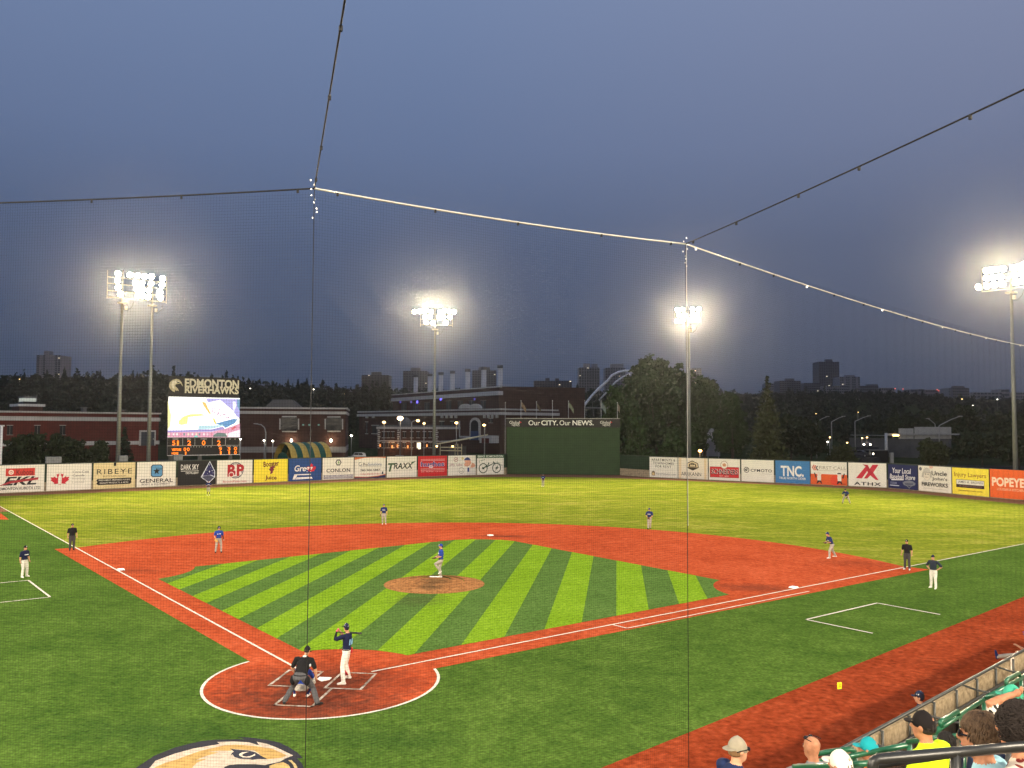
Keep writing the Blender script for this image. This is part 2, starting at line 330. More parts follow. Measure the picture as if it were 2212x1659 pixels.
# ------------------------------------------------------------------ outfield fence, advertising boards
class Fac:
    """a vertical face from P0 to P1 (left to right as the field sees it); uv() turns a photo point into (x along face, height)"""
    def __init__(s, P0, P1):
        s.o = Vector((P0[0], P0[1], 0)); d = Vector((P1[0]-P0[0], P1[1]-P0[1], 0)); s.L = d.length; s.ex = d.normalized()
        s.n = Vector((-s.ex.y, s.ex.x, 0)); s.rz = math.atan2(s.ex.y, s.ex.x)
    def uv(s, u, v):
        r = ray(u, v); t = (s.o-CAM).dot(s.n)/r.dot(s.n); p = CAM+r*t; return (p-s.o).dot(s.ex), p.z
    def pt(s, x, y=0, z=0): return s.o+s.ex*x+s.n*y+Vector((0, 0, z))
def on_fence(u):
    r = ray(u, 920); best = None
    for (ax, ay), (bx, by) in zip(fence_line, fence_line[1:]):
        ex, ey = bx-ax, by-ay; det = r.x*(-ey)-r.y*(-ex)
        if abs(det) < 1e-9: continue
        qx, qy = ax-CX, ay-CY; t = (qx*(-ey)-qy*(-ex))/det; k = (r.x*qy-r.y*qx)/det
        if t > 0 and -1e-6 <= k <= 1+1e-6: return Vector((CX+r.x*t, CY+r.y*t, 0))
    return None
m_fgreen = mat('fence_green', (.020, .042, .020), .7, var=.2, scale=1.2)
m_ply = mat('fence_plywood', (.34, .27, .18), .85, var=.22, scale=2.5)
m_post = mat('fence_post', (.05, .06, .05), .6)
fence = thing('outfield_fence', 'dark green outfield fence with pale plywood foot carrying the advertising boards', 'fence')
for i, (a, b) in enumerate(zip(fence_line, fence_line[1:])):
    if i == 7: continue                                  # the batter's eye stands here
    f = Fac(a, b); n = max(1, round(f.L/2.6))
    for k in range(n):
        mb = MB().b2(k*f.L/n+.01, (k+1)*f.L/n-.01, .10, .16, 1.25, 3.56)
        mb.obj('fence_panel', m_fgreen, fence, f.o, rot=(0, 0, f.rz))
        MB().b2(k*f.L/n+.012, (k+1)*f.L/n-.012, .085, .15, 0, 1.24).obj('plywood_panel', m_ply, fence, f.o, rot=(0, 0, f.rz))
    MB().b2(0, f.L, .05, .22, 3.56, 3.64).obj('top_rail', m_post, fence, f.o, rot=(0, 0, f.rz))
def P(r, g, b): return mat('print_%d_%d_%d' % (r, g, b), srgb(r, g, b), .55, var=.04, scale=1.5)
WHT, BLK, NVY, RED = (232, 228, 216), (22, 21, 22), (24, 32, 78), (196, 28, 40)
LEAF = [(0, 1), (.10, .80), (.17, .76), (.28, .81), (.20, .43), (.26, .40), (.45, .58), (.50, .47), (.73, .50), (.65, .29), (.72, .21), (.43, -.06), (.47, -.19), (.13, -.14), (.10, -.20), (.10, -.25)]
LEAF = LEAF+[(-x, z) for x, z in LEAF[::-1]]
class Sign:
    k = 0
    def __init__(s, u0, u1, label, bg, z0=.12, z1=3.52, n=1):
        s.f = Fac(on_fence(u0), on_fence(u1)); s.w = s.f.L; s.z0 = z0; s.h = z1-z0; s.y = -.035
        s.o = MB().b2(0, s.w, -.03, .06, z0, z1).obj('advertising_board', P(*bg), None, s.f.o, rot=(0, 0, s.f.rz))
        tag(s.o, label, 'billboard', 'advertising boards along the outfield fence')
        s.rim()
    def rim(s):
        mb = MB(); t = .03
        mb.b2(-t, s.w+t, -.034, .0, s.z0+s.h, s.z0+s.h+t).b2(-t, 0, -.034, 0, s.z0, s.z0+s.h).b2(s.w, s.w+t, -.034, 0, s.z0, s.z0+s.h)
        mb.obj('edge_strip', m_post, s.o)
    def p(s, u, v): return u*s.w, s.z0+(1-v)*s.h
    def T(s, body, u0, v0, u1, v1, col, bold=0, shear=0, rot=0, sp=1.0, emis=None):
        x, z = s.p(u0, v1); me = text_mesh(body, (u1-u0)*s.w, (v1-v0)*s.h, P(*col), bold, shear, 0, sp); s.y -= .003
        o = link('lettering', me, s.o, (x, s.y, z)); o.rotation_euler.y = -rot; return o
    def S(s, poly, col, name='printed_shape'):
        s.y -= .003; q = [s.p(u, v) for u, v in poly]
        return MB().add([(x, s.y, z) for x, z in q], [tuple(range(len(q)))]).obj(name, P(*col), s.o)
    def R(s, u0, v0, u1, v1, col): return s.S([(u0, v1), (u1, v1), (u1, v0), (u0, v0)], col)
    def C(s, u, v, r, col, a=1.0, n=28, r2=0, a0=0, a1=360):      # disc (r in share of the width) or ring
        asp = s.w/s.h; q = [(u+r*math.cos(R_(a0+(a1-a0)*i/n)), v-r*asp*a*math.sin(R_(a0+(a1-a0)*i/n))) for i in range(n+(1 if r2 else 0))]
        if r2:
            q2 = [(u+r2*math.cos(R_(a0+(a1-a0)*i/n)), v-r2*asp*a*math.sin(R_(a0+(a1-a0)*i/n))) for i in range(n+1)]
            s.y -= .003; Q = [s.p(*c) for c in q+q2]; m = n+1
            return MB().add([(x, s.y, z) for x, z in Q], [(i, i+1, m+i+1, m+i) for i in range(n)]).obj('printed_ring', P(*col), s.o)
        return s.S(q, col)
    def leaf(s, u, v, r, col, ry=None):
        asp = s.w/s.h; return s.S([(u+r*x, v-(ry or r)*asp*(z-.35)) for x, z in LEAF], col, 'printed_leaf')
# each board: the photo's left and right edge, then its print
s = Sign(-6, 99.0, 'white board with a red oblong over slanted black initials EKL', WHT)
s.R(.20, .12, .80, .40, (206, 58, 50)); s.C(.31, .26, .055, (240, 225, 210)); s.C(.31, .26, .03, (206, 58, 50), r2=.018); s.T('Kubota', .42, .17, .77, .37, (110, 28, 26), .02)
s.T('EKL', .15, .43, .84, .74, (28, 28, 32), .06, .35); s.S([(.02, .78), (.3, .58), (.88, .47), (.87, .56), (.34, .66)], (168, 52, 62)); s.T('EDMONTON KUBOTA LTD.', .05, .81, .93, .91, (24, 24, 26), .03, .15)
s = Sign(104.2, 200.5, 'white board with a red maple leaf holding a pale bottle shape', WHT)
s.leaf(.29, .55, .285, (198, 34, 52), .25); s.S([(.255, .77), (.325, .77), (.33, .52), (.305, .38), (.305, .31), (.275, .31), (.275, .38), (.25, .52)], WHT)
s.T('Coca-Cola', .57, .27, .94, .36, (80, 78, 78), .015); s.T('Canada', .57, .41, .84, .49, (80, 78, 78), .015); s.T('Bottling', .57, .53, .85, .63, (176, 170, 162)); s.T('Limited', .57, .66, .83, .75, (176, 170, 162))
s = Sign(204.5, 294.3, 'cream board with thin black lettering above a black banner badge', (224, 206, 158))
s.S([(.475, 0), (.535, 0), (.535, .15), (.505, .11), (.475, .15)], BLK); s.T('RIBEYE', .08, .24, .92, .44, (34, 28, 24), .0, 0, 0, 1.25); s.R(.62, .335, .93, .35, (34, 28, 24)); s.T('BUTCHER SHOP', .23, .49, .77, .56, (120, 100, 70))
s.S([(.10, .62), (.90, .60), (.92, .66), (.90, .72), (.92, .79), (.88, .85), (.12, .86), (.07, .80), (.10, .74), (.07, .67)], (30, 26, 24)); s.T('FRESH MEAT, PREPARED FOODS', .13, .645, .87, .715, (220, 214, 200), .03); s.T('QUALITY PRODUCTS, & MORE', .15, .75, .84, .82, (220, 214, 200), .03); s.T('www.ribeyebutcher.ca', .25, .90, .74, .94, (130, 110, 80))
s = Sign(298.3, 381.9, 'white board with a black edged blue square holding a black star', WHT)
def rr(u0, v0, u1, v1, c): return [(u0+c, v0), (u1-c, v0), (u1, v0+c*1.4), (u1, v1-c*1.4), (u1-c, v1), (u0+c, v1), (u0, v1-c*1.4), (u0, v0+c*1.4)]
s.S(rr(.35, .11, .66, .62, .05), BLK); s.S(rr(.37, .14, .64, .59, .04), (92, 150, 196)); s.S([(.5+(.095 if i % 2 == 0 else .04)*math.sin(math.pi*i/5), .38-(.145 if i % 2 == 0 else .06)*math.cos(math.pi*i/5)) for i in range(10)], BLK); s.R(.52, .28, .64, .31, BLK)
s.T('GENERAL', .07, .68, .93, .84, (30, 24, 28), .03); s.T('BODY & EQUIPMENT', .13, .87, .86, .95, (90, 86, 86), .02)
s = Sign(387, 467.7, 'black board with a white outlined diamond of starry night sky', (28, 27, 30))
s.T('DARK SKY', .07, .14, .54, .36, (235, 232, 228), .02); s.R(.07, .40, .54, .42, (235, 232, 228)); s.T('DISTILLERY', .20, .45, .54, .54, (235, 232, 228), .02)
s.S([(.835, .01), (.985, .45), (.985, .70), (.82, .95), (.60, .68)], (215, 222, 236)); s.S([(.835, .06), (.965, .46), (.965, .66), (.87, .60), (.66, .63), (.64, .66)], (38, 40, 96)); s.S([(.62, .675), (.70, .63), (.84, .61), (.965, .69), (.82, .90)], (84, 88, 112))
for i in range(4): s.S([(.65+.02*i, .69+.045*i), (.78, .66+.05*i), (.95-.02*i, .70+.05*i), (.95-.02*i, .715+.05*i), (.78, .675+.05*i), (.65+.02*i, .705+.045*i)], (44, 46, 74))
for q in ((.83, .18, .012), (.76, .40, .01), (.90, .42, .014), (.83, .46, .022), (.78, .54, .008), (.93, .52, .01), (.86, .30, .007)): s.S([(q[0], q[1]-q[2]*2.2), (q[0]+q[2]*.4, q[1]-q[2]*.5), (q[0]+q[2], q[1]), (q[0]+q[2]*.4, q[1]+q[2]*.5), (q[0], q[1]+q[2]*2.2), (q[0]-q[2]*.4, q[1]+q[2]*.5), (q[0]-q[2], q[1]), (q[0]-q[2]*.4, q[1]-q[2]*.5)], (240, 244, 250))
s = Sign(470.7, 546.7, 'white board with a navy ball carrying two curly red letters', WHT)
s.C(.52, .44, .225, (38, 34, 76)); s.C(.52, .44, .20, WHT, a0=200, a1=520, r2=.185); s.C(.52, .44, .17, (236, 226, 220)); s.T('B', .29, .19, .52, .70, (178, 32, 44), .10); s.T('P', .55, .19, .76, .68, (178, 32, 44), .10)
s.C(.40, .62, .075, (236, 226, 220), r2=.055); s.C(.40, .62, .055, (178, 32, 44), r2=.03); s.C(.66, .60, .035, (236, 226, 220)); s.T('BostonPizza.com', .17, .865, .83, .95, (190, 96, 96), .02)
s = Sign(550.2, 622.6, 'yellow board with maroon hand drawn lettering and a curling figure', (240, 220, 62))
s.T('Booster', .28, .10, .74, .34, (96, 24, 44), .06, 0, .07); s.T('Juice', .33, .70, .67, .93, (96, 24, 44), .06, 0, -.05)
s.S([(.46, .33), (.60, .30), (.63, .36), (.57, .40), (.60, .48), (.55, .52), (.56, .58), (.50, .66), (.47, .62), (.50, .54), (.46, .50), (.43, .42), (.48, .40)], (120, 32, 62))
s = Sign(625.3, 695.1, 'royal blue board with white script over a white road and a red leaf', (34, 72, 134))
s.leaf(.69, .42, .20, (206, 38, 58), .20); s.T('Gregg', .17, .30, .73, .66, (238, 234, 232), .05, .18)
s.S([(.17, .70), (.27, .70), (.20, .93), (.12, .93)], (238, 234, 232)); s.S([(.27, .70), (.67, .70), (.68, .75), (.25, .75)], (238, 234, 232)); s.S([(.24, .84), (.70, .84), (.74, .93), (.21, .93)], (238, 234, 232))
s = Sign(698.1, 765.1, 'white board with a black hexagon ring round a green bolt', WHT)
s.C(.50, .22, .098, (34, 40, 36), n=6, r2=.066); s.S([(.51, .12), (.47, .23), (.50, .23), (.485, .33), (.54, .20), (.51, .20)], (96, 160, 60)); s.T('CONLON', .12, .50, .88, .67, (26, 26, 28), .045, 0, 0, 1.1); s.T('MOTORSPORTS', .2, .70, .78, .74, (160, 158, 152))
for v in (.795, .89): s.R(.03, v, .97, v+.085, (150, 148, 160)); s.T('CONLONMOTORSPORTS.CA' if v > .85 else 'BRP  SKI  SEA  CAN AM', .08, v+.02, .92, v+.066, (226, 224, 222), .02)
s = Sign(767, 833.5, 'white board bordered by an orange curve on top and navy curve below', WHT)
s.S([(0, 0), (1, 0), (1, .05), (.7, .02), (.3, .03), (0, .12)], (206, 112, 64)); s.S([(0, 1), (1, 1), (1, .86), (.75, .93), (.4, .965), (0, .93)], (36, 44, 86)); s.S([(0, .905), (.4, .935), (.75, .895), (1, .82), (1, .86), (.75, .93), (.4, .965), (0, .945)], (206, 112, 64))
s.C(.18, .32, .055, (70, 80, 100), r2=.04, a0=60, a1=360); s.T('Pro', .27, .27, .42, .41, (50, 48, 52), .03); s.T('Solutions', .43, .27, .87, .41, (70, 100, 150), .02); s.R(.13, .44, .87, .455, (150, 150, 150)); s.T('780 900 5887', .18, .57, .82, .67, (40, 38, 40), .03); s.T('1 CALL SOLVES IT ALL!', .18, .76, .82, .84, (196, 96, 96), .02); s.S([(.87, .82), (.89, .70), (.92, .70), (.93, .82)], (30, 40, 70))
s = Sign(836.5, 900.7, 'white board with slanted green to black five letter name', WHT)
s.T('T', .03, .31, .27, .72, (44, 84, 44), .07, .25); s.T('RAXX', .22, .30, .88, .60, (26, 40, 28), .05, .25); s.S([(.80, .29), (.97, .23), (.86, .36)], (60, 96, 60)); s.T('TRACTORS', .22, .66, .86, .70, (196, 192, 186))
s = Sign(903.8, 965.8, 'red board with a blue name between pairs of white lines', (206, 42, 48))
for v in (.155, .215, .625, .69): s.R(.09, v, .92, v+.018, (236, 190, 186))
s.T('hughes', .085, .27, .915, .60, (232, 206, 214), .11); s.T('hughes', .10, .285, .90, .585, (52, 62, 140), .05); s.T('GAS - PROPANE - CAR WASH', .1, .745, .9, .80, (236, 196, 190), .02)
s = Sign(968.4, 1027.8, 'white board with a cartoon ball player in a blue cap pitching', WHT)
s.C(.28, .20, .075, (150, 60, 60), r2=.06); s.S([(.24, .24), (.28, .15), (.33, .17), (.29, .21)], (150, 60, 60)); s.T('jiffy lube', .05, .40, .52, .56, (160, 116, 120), .01)
s.S([(.57, .24), (.60, .16), (.68, .09), (.76, .12), (.82, .25), (.70, .24)], (40, 62, 120)); s.S([(.58, .25), (.80, .24), (.84, .36), (.80, .50), (.70, .57), (.60, .55), (.57, .44), (.62, .38)], (222, 164, 136)); s.C(.52, .15, .045, (214, 200, 130))
s.S([(.86, .38), (.95, .42), (.99, .55), (.90, .66), (.80, .62)], (214, 156, 128)); s.S([(.70, .64), (.98, .62), (.99, .98), (.68, .98)], (216, 212, 204)); s.R(.70, .62, .76, .84, (40, 62, 120)); s.C(.48, .76, .10, (120, 116, 112), r2=.088); s.C(.48, .76, .05, (120, 116, 112), r2=.04, a0=180, a1=360)
s = Sign(1030.6, 1088.2, 'white board with a green bicycle under a green heading strip', WHT, z1=3.58)
s.R(0, 0, 1, .17, (38, 84, 48)); s.T('EBIKE EDMONTON', .03, .03, .97, .135, (232, 236, 226), .03)
for u in (.23, .73): s.C(u, .68, .165, (36, 62, 44), r2=.135)
s.S([(.23, .70), (.28, .60), (.42, .47), (.40, .40), (.45, .40), (.455, .48), (.30, .63), (.25, .72)], (36, 62, 44)); s.S([(.28, .66), (.36, .58), (.62, .42), (.57, .36), (.62, .34), (.68, .45), (.60, .47), (.38, .63)], (36, 62, 44)); s.S([(.20, .60), (.28, .66), (.26, .74), (.19, .72)], (36, 62, 44)); s.S([(.78, .55), (.66, .72), (.72, .70), (.68, .82), (.82, .64), (.76, .66)], (36, 62, 44))
s.T('E Bike', .08, .30, .32, .38, (70, 110, 76), .0, 0, .35); s.T('Edmonton', .72, .30, .98, .38, (70, 110, 76), 0, 0, -.6)
s = Sign(1403, 1463.4, 'white board with three lines of letterspaced black text', WHT)
s.T('APARTMENTS &', .08, .08, .92, .20, (56, 52, 50), .015, 0, 0, 1.15); s.T('TOWNHOMES', .13, .245, .87, .365, (56, 52, 50), .015, 0, 0, 1.15); s.T('FOR RENT', .22, .41, .78, .52, (56, 52, 50), .015, 0, 0, 1.15); s.R(.10, .615, .90, .625, (190, 180, 168))
s.S([(.08, .74), (.14, .69), (.20, .74), (.20, .92), (.08, .92)], (110, 90, 60)); s.S([(.10, .78), (.18, .78), (.18, .90), (.10, .90)], (222, 196, 140)); s.T('RentMidwest.com', .25, .77, .94, .88, (150, 146, 142))
s = Sign(1465.1, 1528.5, 'white board with cream side bands and a black hexagonal badge', (234, 224, 206))
for u in (.03, .885): s.R(u, .0, u+.05, 1, (226, 200, 156)); s.R(u+.06, 0, u+.075, 1, (230, 208, 172))
s.S([(.29, .25), (.48, .12), (.68, .25), (.70, .46), (.50, .60), (.29, .48)], (60, 52, 40)); s.S([(.315, .27), (.48, .16), (.655, .27), (.67, .44), (.31, .44)], (226, 206, 168)); s.S([(.36, .42), (.37, .30), (.48, .22), (.61, .30), (.62, .42)], (60, 52, 40)); s.S([(.40, .40), (.41, .32), (.48, .27), (.57, .32), (.58, .40)], (226, 206, 168)); s.R(.44, .30, .54, .34, (60, 52, 40)); s.T('ARRKANN', .10, .68, .78, .86, (46, 44, 44), .0); s.T('TRAILER & RV', .36, .90, .66, .94, (150, 140, 126))
s = Sign(1530.6, 1597.9, 'white board with a red plaque of dark slab letters below a round seal', WHT)
s.R(.035, .37, .965, .88, (150, 60, 60)); s.R(.05, .39, .95, .86, (206, 48, 52)); s.C(.50, .28, .12, (150, 120, 110)); s.C(.50, .28, .108, (236, 228, 216)); s.S([(.44, .24), (.52, .20), (.57, .27), (.54, .36), (.46, .35)], (206, 150, 112))
s.T('SCHNEIDERS', .09, .47, .94, .72, (226, 190, 186), .05); s.T('SCHNEIDERS', .075, .49, .925, .74, (56, 30, 44), .03); s.T('EST. 1890', .35, .78, .64, .83, (236, 200, 196), .02)
s = Sign(1600.9, 1670.8, 'plain white board with one ring emblem and wide black letters', WHT)
s.C(.16, .47, .085, (30, 30, 32), r2=.066); s.S([(.11, .46), (.15, .41), (.21, .41), (.20, .44), (.16, .44), (.14, .46), (.20, .46), (.17, .52), (.12, .52), (.13, .49), (.10, .50)], (30, 30, 32)); s.T('CFMOTO', .29, .42, .94, .55, (30, 30, 32), .03, 0, 0, 1.1); s.T('CANADA', .56, .61, .94, .66, (200, 196, 190))
s = Sign(1674.3, 1748.2, 'sky blue board with three heavy white capitals and a full stop', (62, 124, 182))
for i in range(26):
    u, v, r = random.uniform(.05, .95), random.uniform(.06, .94), random.uniform(.03, .09)
    s.C(u, v, r, (88, 146, 198), a=random.uniform(.5, 1), r2=r*.86, a0=random.uniform(0, 180), a1=random.uniform(220, 420), n=10)
s.T('TNC.', .16, .22, .83, .70, (238, 238, 234), .07); s.T('TRUE NORTH CIDER', .11, .73, .89, .83, (232, 234, 232), .035)
s = Sign(1750.2, 1828, 'half white half orange board with two cartoon batters below grey capitals', WHT)
s.R(0, .54, 1, 1, (224, 94, 42)); s.C(.68, .80, .14, (230, 72, 44), n=14)
for i, c in enumerate(((206, 112, 92), (206, 96, 70), (60, 40, 44))): s.S([(.03+.05*i, .26), (.09+.05*i, .12+.03*i), (.11+.05*i, .16+.03*i), (.065+.05*i, .27), (.12+.05*i, .36), (.10+.05*i, .40)], c)
s.T('FIRST CALL', .24, .19, .98, .33, (150, 140, 126), .0); s.R(.24, .365, .98, .385, (196, 186, 170))
for u, fl in ((.24, 1), (.80, -1)):
    s.C(u, .55, .06, (236, 220, 206), n=14); s.S([(u-.06, .62), (u+.05, .62), (u+.05, .82), (u-.05, .82)], (236, 226, 212)); s.S([(u-.05, .82), (u+.05, .82), (u+.08, .96), (u+.05, .96), (u+.01, .87), (u-.05, .96), (u-.08, .95)], (60, 36, 34)); s.S([(u-.07*fl, .66), (u-.12*fl, .48), (u-.15*fl, .50), (u-.10*fl, .72)], (56, 40, 36)); s.S([(u-.06, .52), (u-.05, .47), (u+.03, .46), (u+.06, .52)], (50, 44, 50) if fl < 0 else (226, 214, 206))
s.R(.83, .93, .97, .95, (90, 50, 36))
s = Sign(1831.3, 1913.1, 'white board with a large faceted red X above wide black letters', WHT)
s.S([(.20, .66), (.46, .15), (.38, .06), (.52, .08), (.57, .24), (.64, .07), (.80, .06), (.66, .40), (.80, .71), (.72, .70), (.58, .52), (.50, .66), (.41, .66), (.52, .40), (.50, .34), (.36, .66)], (200, 44, 64)); s.S([(.46, .15), (.38, .06), (.52, .08), (.57, .24), (.66, .40), (.58, .52)], (184, 36, 56))
s.T('ATHX', .15, .81, .86, .95, (40, 38, 40), .05, 0, 0, 1.15)
s = Sign(1917.1, 1980.3, 'navy board with white script lettering and a grey crest', (26, 36, 86), z1=3.46)
s.T('Your Local', .15, .14, .78, .36, (236, 234, 236), .02, .1); s.T('Baseball Store', .06, .40, .92, .60, (236, 234, 236), .02, .1); s.S([(.10, .62), (.55, .60), (.52, .635), (.12, .67)], (236, 234, 236)); s.R(.07, .74, .30, .76, (150, 156, 186)); s.R(.07, .79, .30, .81, (150, 156, 186)); s.R(.06, .86, .38, .90, (200, 204, 220))
s.S([(.50, .74), (.58, .66), (.72, .62), (.86, .66), (.94, .74), (.90, .82), (.80, .86), (.72, .97), (.64, .87), (.54, .83)], (116, 122, 136)); s.S([(.58, .76), (.86, .74), (.84, .79), (.60, .81)], (60, 66, 96)); s.S([(.66, .84), (.78, .84), (.72, .93)], (60, 66, 96))
s = Sign(1982.2, 2052.9, 'white board with a pencil drawn capped face beside bold black words', (226, 222, 210))
s.C(.07, .13, .045, (110, 112, 116)); s.S([(.34, .0), (.46, .0), (.45, .08), (.36, .10)], (222, 180, 164)); s.C(.27, .33, .125, (170, 166, 158), a=1.25); s.C(.27, .34, .115, (222, 214, 200), a=1.25); s.S([(.14, .28), (.17, .14), (.27, .09), (.37, .14), (.40, .28)], (196, 192, 184)); s.R(.14, .24, .40, .27, (170, 166, 158)); s.S([(.13, .28), (.18, .28), (.17, .46), (.10, .46)], (186, 182, 172)); s.S([(.36, .28), (.41, .28), (.43, .44), (.37, .46)], (186, 182, 172))
for u in (.23, .31): s.C(u, .33, .018, (140, 136, 128)); 
s.R(.22, .44, .32, .455, (160, 140, 130)); s.T('Uncle', .42, .18, .88, .36, (36, 34, 34), .03); s.T("John's", .43, .42, .89, .58, (36, 34, 34), .02); s.T('FIREWORKS', .11, .64, .90, .80, (34, 32, 32), .05); s.R(.14, .88, .88, .895, (186, 182, 174))
s = Sign(2055.1, 2133.6, 'yellow board with red brown words and a white name plate', (238, 220, 70))
s.T('Injury Lawyers', .06, .17, .93, .38, (140, 84, 36), .01); s.R(.11, .44, .88, .74, (52, 34, 36)); s.R(.12, .455, .87, .62, (228, 226, 214)); s.T('JAMES H. BROWN', .15, .48, .84, .60, (84, 88, 96), .02); s.T('& ASSOCIATES', .20, .65, .82, .705, (150, 120, 110)); s.T('Jameshbrown.com', .17, .81, .83, .89, (120, 84, 30), .02)
s = Sign(2136.1, 2222, 'orange board with rounded white lettering', (228, 98, 40), z1=3.6)
s.T('POPEYES', .05, .28, .98, .60, (244, 216, 190), .09); s.T('LOUISIANA KITCHEN', .18, .65, .86, .74, (242, 190, 156), .02)
# ------------------------------------------------------------------ batter's eye
L0, R0 = on_fence(1088.9), on_fence(1335.5)
be = Fac((-9.95, 124.9), (10.45, 125.2)); hgreen = be.uv(*z3(1700, 735))[1]; htop = be.uv(*z3(1700, 660))[1]
eye = thing('batters_eye', 'tall plain green hitting backdrop wall with a black banner along its top', 'wall', be.o, be.rz)
m_eye = mat('eye_green', (.030, .058, .022), .8, var=.13, scale=.7)
for k in range(6): MB().b2(k*be.L/6+.006, (k+1)*be.L/6-.006, 0, .25, .05, hgreen-.01).obj('wall_panel', m_eye, eye)
bn = MB().b2(-.05, be.L+.05, -.06, .3, hgreen, htop).obj('banner', P(26, 25, 24), eye)
MB().b2(-.1, be.L+.1, -.1, .34, htop, htop+.07).obj('cap_rail', mat('galv', (.42, .42, .40), .5, .3), eye)
def bt(txt, x0, y0, x1, y1, col, **k):
    a, zb = be.uv(*z3(x0, y1)); c, zt = be.uv(*z3(x1, y0)); link('lettering', text_mesh(txt, c-a, zt-zb, P(*col), **k), bn, (a, -.075, zb))
bt('Our', 1507, 675, 1607, 718, (236, 236, 226), bold=.0); bt('CITY.', 1618, 675, 1762, 718, (240, 240, 230), bold=.04); bt('Our', 1777, 675, 1872, 718, (236, 236, 226)); bt('NEWS.', 1890, 675, 2074, 718, (240, 240, 230), bold=.04)
for dx in (0, 790): 
    bt('Global', 1340+dx, 680, 1430+dx, 706, (214, 212, 204), bold=.02); bt('NEWS', 1362+dx, 708, 1428+dx, 726, (214, 212, 204), bold=.03)
    a, zb = be.uv(*z3(1432+dx, 700)); MB().slab([(a, zb), (a+.33, zb+.14), (a, zb+.36)], -.075, -.065).obj('logo_wedge', P(190, 34, 44), bn)
m_flagp = mat('flagpole_white', (.7, .7, .68), .4)
def flagpole(x, y, h, col, lab, fl=None):
    p = be.pt(x, y); t = thing('flagpole', lab, 'flagpole', p, be.rz, 'flagpoles behind the hitting backdrop')
    MB().tube([(0, 0, 0), (0, 0, h)], [.04, .022], 7).obj('pole', m_flagp, t, smooth=True); MB().ell((0, 0, h+.05), (.07, .07, .07), 8, 6).obj('finial', m_flagp, t)
    if fl:
        mb = MB(); n = 5; fw, fh = fl
        vs = []
        for i in range(n+1):
            for j in range(4): vs.append((.04+fw*i/n*.55, .10*math.sin(i*1.6+j*.5), h-.1-fh*j/3-fw*.75*(i/n)**1.2))
        fs = [(i*4+j, i*4+j+1, i*4+j+5, i*4+j+4) for i in range(n) for j in range(3)]
        mb.add(vs, fs).obj('flag', P(*col), t, smooth=True)
for (X, top, fl, col, lab) in ((1299, 520, None, WHT, 'thick white flagless post on the bare end of the backdrop beside the power station'),
        (1437, 505, (1.6, .9), (110, 92, 72), 'thin pole with a limp tan flag before the brick power station'), (1572, 515, (1.4, .8), (70, 62, 50), 'thin pole with a drab brown flag before the brick power station corner'),
        (1713, 505, None, WHT, 'thin bare pole behind the backdrop with no flag flying'), (1852, 508, (1.7, .9), (92, 98, 82), 'thin pole with a drooping grey green flag between bare poles'),
        (1995, 505, None, WHT, 'thin bare pole beside the foot of the bridge arch'), (2138, 508, (1.5, 1.1), (86, 100, 100), 'thin pole with a broad pale grey flag next to the poplar')):
    x, zt = be.uv(*z3(X, top)); flagpole(x, .9, zt, col, lab, fl)
x, zt = be.uv(*z4(290, 522)); flagpole(x, .9, zt, (120, 112, 98), 'thick white post with a narrow cream flag before the poplar', (.7, 1.2))
# ------------------------------------------------------------------ scoreboard
zb_ = ZM(600, 1450, 4.1475)
a0, a1 = DX(zb_(245, 900)[0], 124), DX(zb_(1425, 900)[0], 130)
sb = Fac(a0, a1); sbt = thing('scoreboard', 'tall video scoreboard with orange digits and a hawk headed team sign on top', 'scoreboard', sb.o, sb.rz)
def q(x, y): return sb.uv(*zb_(x, y))
def sbox(x0, y0, x1, y1, d0, d1, name, m, par=None):
    (xa, za), (xb, zb2) = q(x0, y1), q(x1, y0); return MB().b2(xa, xb, d0, d1, za, zb2).obj(name, m, par or sbt)
m_blk = mat('board_black', (.012, .011, .012), .6); m_sbf = mat('board_frame', (.62, .60, .60), .5)
sbox(240, 478, 1432, 1425, .0, .6, 'cabinet', m_blk); sbox(262, 165, 1418, 470, .15, .3, 'sign_backing', m_blk)
for x in (330, 800, 1300):
    (xa, za) = q(x, 1300); MB().b2(xa-.25, xa+.25, .62, 1.1, 0, 14).obj('support_post', mat('board_steel', (.09, .09, .09), .5, .6), sbt)
for i, (x0, y0, x1, y1) in enumerate(((240, 1130, 1425, 1138), (245, 1258, 1422, 1265), (240, 1412, 1425, 1422), (240, 1130, 248, 1420), (1416, 1130, 1424, 1420), (492, 1138, 498, 1258), (690, 1138, 696, 1258), (973, 1138, 979, 1258), (1188, 1138, 1194, 1258))):
    sbox(x0, y0, x1, y1, -.05-.004*i, 0, 'divider', m_sbf)
def E_(name, rgb, st): return mat('glow_'+name, rgb, .5, emis=st, ecol=rgb)
m_or = E_('amber', (1.0, .20, .006), 2.4)
def stx(t, x0, y0, x1, y1, m, bold=.05, nm='digit'):
    (xa, za), (xb, zb2) = q(x0, y1), q(x1, y0); link(nm, text_mesh(t, xb-xa, zb2-za, m, bold), sbt, (xa, -.12, za))
for t, x0, y0, x1, y1 in (('5', 318, 1182, 372, 1258), ('1', 398, 1182, 430, 1258), ('2', 565, 1180, 630, 1258), ('0', 805, 1178, 862, 1258), ('2', 1052, 1180, 1112, 1258), ('0', 505, 1295, 548, 1352), ('0', 560, 1295, 605, 1352), ('1', 530, 1362, 552, 1410), ('9', 1082, 1288, 1130, 1348), ('1', 1100, 1355, 1126, 1405), ('3', 1222, 1288, 1268, 1345), ('1', 1240, 1352, 1262, 1402), ('0', 1328, 1284, 1378, 1342), ('0', 1330, 1350, 1374, 1402)): stx(t, x0, y0, x1, y1, m_or, .035)
stx('VISITORS', 312, 1308, 468, 1350, m_or, .1, 'team_name'); stx('HOME', 312, 1370, 422, 1408, m_or, .1, 'team_name')
